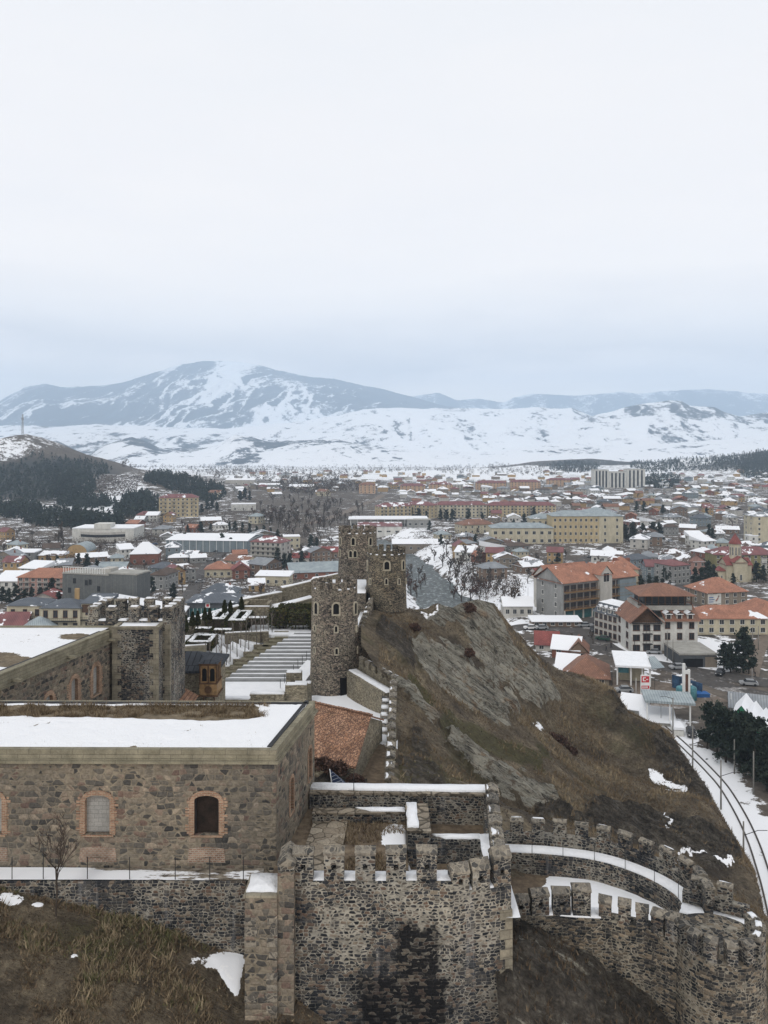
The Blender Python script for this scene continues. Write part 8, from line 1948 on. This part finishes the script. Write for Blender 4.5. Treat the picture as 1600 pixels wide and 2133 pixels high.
def named(kind, lst, where, group):
    for i, (px, py, h) in enumerate(lst): plant(kind, px, py, h, f'{where}, {ROW[i]} from the left', group)
named('pine', [(1474, 1560, 95), (1494, 1572, 108), (1512, 1588, 112), (1528, 1574, 92), (1543, 1606, 120), (1558, 1590, 100), (1572, 1624, 126), (1588, 1604, 108), (1598, 1648, 130), (1612, 1622, 120), (1625, 1662, 130)], 'in the thick grove beside the railway', 'pines beside the railway')
named('pine', [(1508, 1398, 58), (1522, 1402, 62), (1534, 1400, 66), (1549, 1402, 92), (1560, 1404, 76)], 'in the snow right of the dark garage', 'pines beside the garage')
named('pine', [(1335, 1238, 40), (1352, 1240, 42), (1368, 1236, 36), (1384, 1222, 38), (1398, 1218, 36), (1447, 1222, 40), (1460, 1226, 44), (1474, 1222, 52), (1488, 1216, 40), (1528, 1224, 30), (1576, 1212, 40), (1590, 1214, 36)], 'between the cream red chimney block and the church', 'pines along the street')
named('pine', [(1272, 1122, 38), (1288, 1126, 40), (1302, 1128, 36), (1318, 1128, 40), (1340, 1128, 36), (1360, 1126, 38), (1374, 1126, 36)], 'right of the cream school', 'pines by the school')
named('pine', [(1092, 1096, 26), (1326, 1068, 24), (1342, 1068, 24), (1477, 1124, 32), (1484, 1128, 28)], 'standing among the town roofs', 'single pines in the town')
named('pine', [(857, 1082, 26), (872, 1083, 24), (888, 1084, 20), (918, 1084, 22), (930, 1086, 24), (943, 1087, 26), (976, 1084, 24), (1005, 1086, 18), (1112, 1078, 22)], 'in front of the long red roofed blocks', 'pines before the red roofed blocks')
named('pine', [(4, 1258, 36), (18, 1262, 36), (34, 1258, 40), (50, 1264, 36), (66, 1262, 38), (84, 1264, 40), (98, 1262, 38), (110, 1256, 52), (122, 1266, 34), (128, 1256, 30)], 'in front of the pink block', 'pines before the pink block')
named('pine', [(384, 1140, 30), (398, 1145, 24), (463, 1146, 34), (480, 1148, 28), (578, 1180, 40), (592, 1188, 34), (603, 1194, 42), (628, 1186, 38), (648, 1142, 28), (660, 1150, 30)], 'around the red roofed five storey block', 'pines around the five storey block')
named('pine', [(432, 1064, 26), (442, 1062, 24), (452, 1066, 20), (500, 1044, 22), (510, 1042, 26), (520, 1044, 22), (420, 1070, 20), (408, 1074, 22), (352, 1076, 16)], 'at the end of the pine hill', 'pines at the end of the pine hill')
named('pine', [(490, 1108, 22), (505, 1112, 24), (520, 1114, 24), (535, 1118, 22), (550, 1120, 26), (563, 1124, 24), (578, 1130, 26), (592, 1136, 22), (478, 1106, 18)], 'in the dark belt behind the huge warehouse', 'pines behind the warehouse')
named('red', [(856, 1240, 66), (868, 1246, 56), (876, 1232, 40), (850, 1226, 50), (945, 1252, 50), (962, 1258, 64), (980, 1256, 70), (1000, 1254, 58), (1012, 1250, 56), (992, 1240, 60)], 'on the river bank behind the crest', 'reddish bushes on the river bank')
named('bare', [(1066, 1282, 82), (1050, 1250, 50), (1080, 1232, 44), (1100, 1216, 46), (1118, 1220, 50), (1040, 1220, 46), (1022, 1212, 40), (1003, 1210, 44), (1140, 1225, 42), (1160, 1205, 50), (1120, 1180, 40), (1090, 1190, 44)], 'in the snowy gully left of the guesthouse', 'bare trees in the gully')
named('bare', [(905, 1168, 40), (922, 1180, 48), (938, 1196, 58), (948, 1205, 64), (958, 1192, 50), (972, 1180, 60), (985, 1196, 66), (930, 1150, 40), (955, 1150, 46), (975, 1140, 36), (965, 1164, 44), (892, 1180, 34), (1000, 1175, 50)], 'on the snowy far bank of the river', 'bare trees on the far bank')
named('bare', [(858, 1206, 44), (872, 1214, 50), (886, 1222, 40), (852, 1222, 46), (938, 1232, 52), (952, 1226, 56), (968, 1230, 60), (985, 1228, 54), (1002, 1236, 58), (1018, 1232, 50), (1034, 1240, 52)], 'along the near river bank behind the crest', 'bare trees on the near river bank')
named('poplar', [(127, 1132, 64), (122, 1136, 50), (132, 1134, 46)], 'left of the white supermarket', 'poplars by the supermarket')
named('bare', [(628, 1168, 46), (640, 1176, 40), (616, 1176, 36), (690, 1140, 40), (668, 1128, 34), (240, 1140, 24), (1215, 1350, 40), (1235, 1342, 36), (1195, 1338, 30), (1570, 1400, 40)], 'between houses', 'bare trees between houses')
def woods():
    k = 0; n = 0
    while n < 105 and k < 3000:
        k += 1; px = TR.uniform(520, 760); py = TR.uniform(1034, 1118)
        if abs(px - 640) / 120 + abs(py - 1075) / 48 > 1.15 or not above_sil(px, py): continue
        x, y, z = ground_at(px, py)
        if not free(x, y, 2): continue
        plant('bare' if TR.random() < .8 else 'red', px, py, TR.uniform(16, 27) * (1 + (py - 1034) / 160), 'in the brown valley wood beside the river', 'trees of the valley wood', (x, y, z)); n += 1
    n = 0
    while n < 120:
        a = TR.choice([(1020, 1610, 1000, 1215), (0, 700, 1130, 1270), (880, 1080, 1100, 1200), (300, 520, 1080, 1130), (0, 240, 1090, 1200), (1020, 1610, 1000, 1100)]); px, py = TR.uniform(*a[:2]), TR.uniform(*a[2:])
        if not above_sil(px, py, -1) or (px < 330 and py < 1085): continue
        x, y, z = ground_at(px, py)
        if not free(x, y, .8): continue
        plant(TR.choices(['bare', 'pine', 'red'], [.72, .2, .08])[0], px, py, TR.uniform(6, 10) * F / y, None, None, (x, y, z)); n += 1
woods()
def forest(name, label, polys, n, hm, seed, kind='pine'):
    """far woods that read as one mass"""
    rs = np.random.RandomState(seed); V, T, C = [], [], []; cnt = 0; tot = 0
    base = []
    while tot < n:
        p = polys[rs.randint(len(polys))]; px = rs.uniform(p[0], p[2]); py = rs.uniform(p[1], p[3])
        if len(p) > 4:
            cx, cy = (p[0] + p[2]) / 2, (p[1] + p[3]) / 2
            if ((px - cx) / (p[2] - p[0]) * 2) ** 2 + ((py - cy) / (p[3] - p[1]) * 2) ** 2 > 1: 
                cnt += 1; 
                if cnt > 40 * n: break
                continue
        tot += 1; base.append(ground_at(px, py))
    B = np.array(base); H = hm * (.45 + .9 * rs.rand(len(B))); m = 26
    h = rs.rand(len(B), m) ** (1.2 if kind == 'pine' else .8); a = rs.rand(len(B), m) * 6.283
    rr = H[:, None] * (.30 * (1.08 - h) if kind == 'pine' else .38 * np.sqrt(np.clip(1 - (2 * h - 1) ** 2, .05, 1))) * (.5 + .6 * rs.rand(len(B), m))
    P = np.stack([B[:, 0:1] + rr * np.cos(a), B[:, 1:2] + rr * np.sin(a), B[:, 2:3] + H[:, None] * (.12 + .88 * h)], -1).reshape(-1, 3)
    leaves(V, T, C, P, hm * (.13 if kind == 'pine' else .10), rs, np.clip(np.repeat(rs.rand(len(B)), m) * .5 + rs.rand(len(P)) * .5, 0, 1))
    tag(leaf_mesh(name, V, T, C, M['needle'] if kind == 'pine' else M['twig']), label, None, None, 'stuff')
forest('pine_forest', 'dark pine forest covering the hill below the mast', [(-60, 948, 205, 1046, 1), (70, 958, 235, 1004, 1), (-40, 975, 150, 1040), (120, 985, 200, 1040, 1), (-20, 1048, 90, 1082, 1), (50, 1066, 200, 1100, 1), (150, 1078, 260, 1106, 1), (235, 1046, 335, 1082, 1), (120, 1040, 240, 1060, 1), (300, 985, 370, 1012, 1), (340, 992, 430, 1030, 1), (400, 1012, 470, 1046, 1), (255, 1030, 330, 1062, 1)], 3300, 8.0, 3)
forest('pine_forest', 'dark pine belt on the low ridge beyond the town', [(1310, 955, 1420, 985, 1), (1400, 950, 1610, 982), (1480, 940, 1620, 970), (1140, 962, 1250, 985, 1), (1330, 990, 1420, 1018, 1), (1540, 962, 1620, 1000, 1)], 2800, 7.5, 4)
forest('bare_wood', 'brown leafless wood across the far valley floor', [(380, 968, 620, 990, 1), (430, 975, 760, 1005, 1), (640, 966, 1000, 985, 1), (900, 968, 1240, 992, 1), (250, 964, 520, 978, 1), (560, 1000, 760, 1030, 1)], 1500, 9, 5, 'bare')
def vineyard():
    rs = np.random.RandomState(6); P = []
    for r in range(16):
        f = r / 15; x0, x1 = 168 + 120 * f, 222 + 66 * f
        for k in range(34):
            t = k / 33; px = (152 + 125 * f) * (1 - t) + (215 + 78 * f) * t + rs.normal(0, .8); py = (1042 - 12 * f) * (1 - t) + (991 + 2 * f) * t + rs.normal(0, .5)
            P.append(ground_at(px, py))
    B = np.array(P); m = 8; V, T, C = [], [], []
    Q = np.repeat(B, m, 0) + rs.normal(0, 1, (len(B) * m, 3)) * (.9, 1.6, .35) + (0, 0, .7); leaves(V, T, C, Q, .75, rs, rs.rand(len(Q)))
    tag(leaf_mesh('orchard_rows', V, T, C, M['twig']), 'rows of small dark shrubs planted on the snowy hill slope', None, None, 'stuff')
vineyard()
def thicket():
    """low brown scrub and undergrowth between the houses"""
    rs = np.random.RandomState(12); B = []
    while len(B) < 5200:
        a = [(1000, 1610, 1010, 1215), (0, 705, 1120, 1275), (860, 1085, 1110, 1250), (500, 780, 1035, 1125), (250, 560, 1060, 1130), (1010, 1610, 990, 1060), (0, 330, 1085, 1180)][rs.randint(7)]; px, py = rs.uniform(*a[:2]), rs.uniform(*a[2:])
        if not above_sil(px, py, 0): continue
        g = ground_at(px, py)
        if fbm(g[0] / 25., g[1] / 40., 3, 2) < .45 or float(seg_dist(g[0], g[1], RIVER)[0]) < 16: continue
        if np.min(np.hypot(RD[:, 0] - g[0], RD[:, 1] - g[1]) - RD[:, 2] / 2) < 1.5: continue
        B.append(g)
    B = np.array(B); m = 18; s = (1.0 + B[:, 1] / 700)[:, None].repeat(m, 1).reshape(-1, 1); V, T, C = [], [], []
    Q = np.repeat(B, m, 0) + rs.normal(0, 1, (len(B) * m, 3)) * np.array([1.4, 1.4, .9]) * s * np.repeat(.5 + 1.2 * rs.rand(len(B)) ** 2, m)[:, None] + (0, 0, 1.1); leaves(V, T, C, Q, .32, rs, rs.rand(len(Q)))
    tag(leaf_mesh('scrub', V, T, C, M['twig']), 'brown leafless scrub between the houses', None, None, 'stuff')
thicket()
def bush(px, py, loc, r, label, mat='twigred', n=500, size=.2):
    rs = np.random.RandomState(int(px)); d = rs.normal(0, 1, (n, 3)); d /= np.linalg.norm(d, axis=1)[:, None]; d *= (rs.rand(n) ** .4)[:, None] * r; d[:, 2] = np.abs(d[:, 2]) * .9
    V, T, C = [], [], []; leaves(V, T, C, d, size, rs, rs.rand(n) * .7); o = leaf_mesh('bush', V, T, C, M[mat]); o.location = loc; tag(o, label, 'bush')
for px, py, D, r, lab in ((1165, 1515, 107, 1.5, 'dark round bush beside a snow patch on the brown hill'), (1190, 1522, 106, .9, 'smaller dark bush just right of the round one on the brown hill'), (1150, 1518, 106.5, .8, 'low dark bush touching the snow patch on the hill'), (975, 1285, 111, 1.2, 'rusty bush in a hollow under the rocky crest'), (975, 1356, 103, .9, 'small dark bush between the pale rock slabs'), (862, 1310, 100, .9, 'dark bush on the slope right of the crest tower')):
    x = PX(px, D); bush(px, py, (x, D, float(hill_z(np.array([x]), np.array([D]))[0]) - .15), r, lab)
for k, (px, py, D, r) in enumerate(((672, 1590, 55.5, .8), (700, 1600, 55, .9), (740, 1625, 53.5, .7), (690, 1660, 46.6, .0))):
    if r: bush(px, py, PT(px, py + 8, D), r, ['bush under the left half of the clay roof eaves', 'larger bush under the middle of the clay roof eaves', 'low bush at the foot of the clay roofed house wall'][k], 'twigred', 500, .12)
def sapling():
    e = empty('bare_tree', (PX(116, 37.6), 37.6, zof(1898, 37.6)), 'bare young tree standing before the retaining wall with twiggy crown', 'tree')
    mb, v, t, c = bare_parts(5, 10, 4, .8, 4, .009); s = .62; o = tri_obj('twigs', v * (.6, .6, s), t, M['twig'], c, parent=e); m = MB(); m.v = [(a * .6, b * .6, z * s) for a, b, z in mb.v]; m.f = mb.f; m.m = mb.m; m.smooth = mb.smooth; m.build('trunk', M['bark'], e, local=True)
sapling()
# ================================================================ masts, poles, cars, people
def pole(px, py, hpx, label, arm=None, mat='conc_pole', r=.15, name='utility_pole', group=None, cat='pole'):
    x, y, z = ground_at(px, py); H = hpx * y / F; e = empty(name, (x, y, z), label, cat, group); m = MB(); m.tube([(0, 0, -.5), (0, 0, H)], [r, r * .7], 6); m.build('post', M[mat], e, local=True)
    if arm: m = MB(); m.tube([(0, 0, H * arm[0]), (arm[1] * .6, 0, H * arm[0] + arm[2]), (arm[1], 0, H * arm[0] + arm[2])], .05, 5); m.build('arm', M['iron'], e, local=True)
pole(1402, 1532, 78, 'tall concrete lamp post with curved arm at the grey canopy', (.98, -2.6, .5)); pole(1443, 1598, 88, 'concrete railway pole at the tip of the dark bank', (.55, 2.6, .4)); pole(1502, 1686, 102, 'leaning concrete railway pole in the middle of the curve', (.68, 3.2, .6)); pole(1549, 1815, 104, 'nearest concrete railway pole with a bracket over the rails', (.72, 3.4, .7))
pole(1530, 1612, 72, 'concrete pole on the far side of the rails before the pines', (.4, 1.2, .2)); pole(1570, 1655, 90, 'thin pale pole among the dark pines', None); pole(1377, 1508, 40, 'short steel post under the edge of the grey canopy', None, 'steel', .08)
pole(1322, 1368, 42, 'dark street post in front of the white hotel entrance', None, 'iron', .1); pole(1390, 1376, 62, 'tall grey utility pole rising before the white hotel facade', None); pole(1402, 1382, 50, 'second grey utility pole beside the taller one before the hotel', None); pole(1325, 1450, 38, 'white lamp post by the petrol sign', None, 'white', .08); pole(1364, 1452, 40, 'thin dark post right of the petrol sign', None, 'iron', .06)
pole(1275, 1432, 40, 'dark double post at the left end of the petrol canopy', None, 'iron', .1); pole(1568, 1352, 46, 'grey pole by the lane behind the garage pines', None); pole(1580, 1354, 50, 'taller grey pole beside the lane', None); pole(1523, 1480, 36, 'white lamp post above the long grey shed', None, 'white', .09); pole(1567, 1422, 30, 'thin grey pole at the road bend', None, 'steel', .07)
pole(1385, 1225, 34, 'curved street lamp above the parked cars', (.98, 2.2, .4), 'steel', .09); pole(1015, 1262, 30, 'pointed wooden pole behind the rocky crest', None, 'wooddark', .1); pole(1013, 1110, 40, 'dark wooden pole beside the brown roofed cream house', None, 'wooddark', .12); pole(1218, 1162, 34, 'grey lamp post before the school corner', None); pole(1100, 1256, 32, 'steel post in the gully beside the bare trees', None, 'steel', .08)
def mast():
    x, y, z = W3(47, 1302, 908); z = float(TZ(x, y)); e = empty('radio_mast', (x, y, z), 'steel lattice radio mast on top of the pine hill', 'mast'); H = 32
    for a, b in ((-1.2, -1.2), (1.2, -1.2), (1.2, 1.2), (-1.2, 1.2)): m = MB(); m.tube([(a, b, 0), (a * .5, b * .5, H)], .22, 4); m.build('leg', M['steel'], e, local=True)
    m = MB()
    for k in range(9): s = 1.2 - .6 * k / 9; s2 = 1.2 - .6 * (k + 1) / 9; z0, z1 = H * k / 9, H * (k + 1) / 9; m.tube([(-s, -s, z0), (s2, -s2, z1)], .12, 4); m.tube([(s, s, z0), (-s2, s2, z1)], .12, 4); m.tube([(s, -s, z0), (s2, s2, z1)], .12, 4)
    m.build('bracing', M['steel'], e, local=True); m = MB(); m.box(-1.6, 1.6, -.8, .8, H * .72, H * .84); m.build('antenna', M['steel'], e, local=True)
mast()
CARP = {k: plain('car_paint_' + k, c, .3, .08, .5, 0, .5) for k, c in dict(white=(.62, .62, .62), silver=(.30, .31, .32), black=(.015, .016, .018), blue=(.03, .07, .16), green=(.03, .07, .05), red=(.25, .02, .02)).items()}
def car_proto(van=False):
    e = empty('parked_car' if not van else 'parked_van', (0, 0, -500), 'x', 'car'); L, Wd = (4.3, 1.75) if not van else (5.6, 2.0); b = MB()
    prof = [(-.5, .32), (-.5, .72), (-.46, .88), (-.27, .95), (.47, .97), (.5, .8), (.5, .32)] if not van else [(-.5, .35), (-.5, 1.0), (-.42, 1.25), (.5, 1.25), (.5, .35)]
    cab = [(-.27, .955), (-.13, 1.42), (.25, 1.45), (.42, .975)] if not van else [(-.42, 1.255), (-.33, 2.3), (.49, 2.35), (.5, 1.255)]
    def ext(p, w0, w1, mi): 
        n = len(p); a = [(x * L, -w0 if i not in (1, 2) or p is prof else -w1, z) for i, (x, z) in enumerate(p)]; c = [(x, -y, z) for x, y, z in a]; b_ = MB(); b_.mesh(a + c, [[i, (i + 1) % n, n + (i + 1) % n, n + i][::-1] for i in range(n)] + [list(range(n)), [n + i for i in reversed(range(n))]]); return b_
    ext(prof, Wd / 2, Wd / 2, 0).build('body', CARP['white'], e, local=True); ext(cab, Wd / 2 - .06, Wd / 2 - .22, 0).build('windows', M['glass'], e, local=True)
    r = MB(); z = cab[1][1]; r.box(cab[1][0] * L - .05, cab[2][0] * L + .05, -Wd / 2 + .2, Wd / 2 - .2, z - .02, z + .07); r.build('car_roof', CARP['white'], e, local=True)
    for sx in (-.31, .30):
        for sy in (-1, 1): w = MB(); w.tube([(sx * L, sy * (Wd / 2 - .2), .32), (sx * L, sy * (Wd / 2 + .02), .32)], .32, 10); w.build('wheel', M['iron'], e, local=True)
    for sy in (-.6, .6): w = MB(); w.box(-.51 * L, -.495 * L, sy - .15, sy + .15, .62, .76); w.build('headlight', M['white'], e, local=True)
    return e
def cars():
    cp, vp = car_proto(), car_proto(True)
    X_ = [(1486, 1160, 'silver'), (1498, 1152, 'white'), (1510, 1142, 'black'), (1522, 1132, 'silver'), (1228, 1162, 'black'), (1244, 1150, 'silver'), (1282, 1130, 'white'), (1300, 1118, 'blue'), (1340, 1238, 'black'), (1128, 1311, 'silver'), (1105, 1311, 'white'), (1500, 1406, 'black'), (1412, 1394, 'silver'), (436, 1168, 'white'), (452, 1150, 'black'), (405, 1106, 'silver'), (360, 1101, 'white'), (416, 1214, 'silver')]
    WH = ['far up the street, nearest of four beyond the church pines', 'far up the street, second of four beyond the church pines', 'far up the street, third of four beyond the church pines', 'far up the street, farthest of four beyond the church pines', 'parked near the lower school corner', 'on the school street just past the corner', 'on the school street beside the row of pines', 'farthest up the school street', 'at the street edge near the guesthouse', 'on the road before the kiosk row, right one', 'on the road before the kiosk row, left one', 'on the road right of the garage pines', 'on the road below the dark garage', 'on the lower town street above the orange roofed house', 'on the lower town street below the huge warehouse', 'on the road behind the huge warehouse, right one', 'on the road behind the huge warehouse, left one', 'on the lower town street left of the orange roofed house']
    L = [(a, b, c, 55 if 1200 < a < 1350 or a > 1480 else 5, f'{c} car {w_}') for w_, (a, b, c) in zip(WH, X_)] + [(1166, 1300, 'black', 8, 'black car parked before the guesthouse shops'), (1189, 1299, 'white', 8, 'white car beside the black one before the guesthouse shops'), (1217, 1306, 'silver', 4, 'silver car at the road corner left of the mansard house'), (1242, 1306, 'silver', 5, 'silver car at the foot of the snowy mansard house'), (1236, 1316, 'black', 80, 'dark car end on at the mansard house corner'), (1256, 1334, 'green', -35, 'dark green car in the snow by the mansard house'), (1338, 1358, 'white', -8, 'white car parked at the white hotel entrance'), (1362, 1362, 'silver', -8, 'snowed over silver car right of the hotel entrance'), (1323, 1253, 'black', 20, 'dark car behind the white van near the guesthouse'),
         (1352, 1247, 'white', 62, 'white car nearest in the row parked up the street'), (1362, 1242, 'silver', 62, 'silver car second in the row parked up the street'), (1374, 1236, 'white', 62, 'white car third in the row parked up the street'), (1384, 1231, 'silver', 62, 'silver car fourth in the row up the street'), (1394, 1225, 'black', 62, 'black car fifth in the row up the street'), (1403, 1219, 'white', 62, 'white car sixth in the row up the street'), (1412, 1213, 'silver', 62, 'silver car seventh in the row up the street'), (1424, 1209, 'white', 62, 'white car driving in the middle of the street'), (1436, 1196, 'blue', 62, 'blue car far up the street before the pines'), (1462, 1180, 'white', 60, 'white car far up the street beside the church pines'), (1475, 1168, 'red', 60, 'red car far up the street beyond the church pines'),
         (1440, 1532, 'black', 75, 'dark car standing by the rails under the grove of pines'), (1300, 1442, 'silver', 0, 'silver car under the petrol canopy'), (1492, 1532, 'white', 10, 'white car half hidden under the railway pines'), (1395, 1128, 'silver', 20, 'silver car on the school street'), (300, 1128, 'white', 0, 'white car in the supermarket yard'), (318, 1124, 'silver', 20, 'silver car in the supermarket yard'), (285, 1122, 'black', 10, 'black car in the supermarket yard'), (322, 1135, 'blue', 5, 'blue car at the edge of the supermarket yard'), (1560, 1428, 'silver', -12, 'silver car at the road bend near the picture edge')]
    for px, py, c, rot, lab in L:
        o = copy_tree(cp); o.location = Vector(ground_at(px, py)) + Vector((0, 0, .1)); o.rotation_euler = (0, 0, R(rot)); o['label'] = lab; o['category'] = 'car'; o['group'] = 'cars parked in the town'
        for ch in o.children:
            if ch.name.startswith(('body', 'car_roof')): ch.data = ch.data.copy() if (ch.name.split('.')[0], c) not in _cm else _cm[(ch.name.split('.')[0], c)]; ch.data.materials[0] = CARP[c]; _cm[(ch.name.split('.')[0], c)] = ch.data
    for px, py, rot, lab in ((1300, 1258, 66, 'white van parked at the guesthouse corner'), (1388, 1224, 62, 'white van standing in the street beside the parked row')):
        o = copy_tree(vp); o.location = Vector(ground_at(px, py)) + Vector((0, 0, .1)); o.rotation_euler = (0, 0, R(rot)); o['label'] = lab; o['category'] = 'van'; o['group'] = 'vans in the town'
    for k in (cp, vp):
        for ch in list(k.children): bpy.data.objects.remove(ch)
        bpy.data.objects.remove(k)
_cm = {}
cars()
M['coat'] = plain('dark_coat', (.02, .02, .025), .9); M['skin'] = plain('skin', (.45, .28, .2), .7)
def person(px, py, label, rot=0, step=.22):
    """small walking figure grown from one joint skeleton"""
    x, y, z = ground_at(px, py); P = {'pel': (0, 0, .95), 'ch': (0, 0, 1.32), 'nk': (0, -.01, 1.5), 'hd': (0, -.03, 1.66), 'kl': (.1, -step * .6, .5), 'fl': (.1, -step, .06), 'tl': (.1, -step - .14, .03), 'kr': (-.1, step * .3, .5), 'fr': (-.1, step, .07), 'tr': (-.1, step - .13, .03), 'sl': (.19, 0, 1.43), 'el': (.25, .08, 1.14), 'hl': (.24, -.03, .9), 'sr': (-.19, 0, 1.43), 'er': (-.25, -.06, 1.14), 'hr': (-.24, -.16, .92), 'jl': (.1, 0, .9), 'jr': (-.1, 0, .9)}
    rad = dict(pel=.15, ch=.17, nk=.06, hd=.105, kl=.075, fl=.05, tl=.04, kr=.075, fr=.05, tr=.04, sl=.075, el=.055, hl=.04, sr=.075, er=.055, hr=.04, jl=.1, jr=.1)
    E = [('pel', 'ch'), ('ch', 'nk'), ('nk', 'hd'), ('pel', 'jl'), ('jl', 'kl'), ('kl', 'fl'), ('fl', 'tl'), ('pel', 'jr'), ('jr', 'kr'), ('kr', 'fr'), ('fr', 'tr'), ('ch', 'sl'), ('sl', 'el'), ('el', 'hl'), ('ch', 'sr'), ('sr', 'er'), ('er', 'hr')]
    ks = list(P); me = bpy.data.meshes.new('person'); me.from_pydata([P[k] for k in ks], [(ks.index(a), ks.index(b)) for a, b in E], []); o = bpy.data.objects.new('person', me); COL.objects.link(o)
    o.modifiers.new('skin', 'SKIN'); o.modifiers.new('sub', 'SUBSURF').levels = 1; me.skin_vertices if me.skin_vertices else None
    if not me.skin_vertices: bpy.context.view_layer.objects.active = o; bpy.ops.mesh.customdata_skin_add()
    for k, sv in zip(ks, me.skin_vertices[0].data): sv.radius = (rad[k], rad[k]); sv.use_root = k == 'pel'
    dg = bpy.context.evaluated_depsgraph_get(); m2 = bpy.data.meshes.new_from_object(o.evaluated_get(dg)); o.modifiers.clear(); o.data = m2
    m2.materials.clear(); m2.materials.append(M['coat']); m2.materials.append(M['skin'])
    for p in m2.polygons: p.material_index = 1 if p.center.z > 1.53 and p.center.y < -.06 else 0; p.use_smooth = True
    o.location = (x, y, z + .09); o.rotation_euler = (0, 0, R(rot)); tag(o, label, 'person')
person(1263, 1357, 'person in dark clothes walking at the road edge below the mansard house', 60); person(1273, 1350, 'person in dark clothes a little farther up the road than the first', 60); person(1344, 1358, 'person in a dark coat standing beside the white car at the hotel', 0, .05); person(1573, 1412, 'person in dark clothes walking alone at the road bend', 80)
for k in PR.values():
    for e in k:
        for ch in list(e.children): bpy.data.objects.remove(ch)
        bpy.data.objects.remove(e)
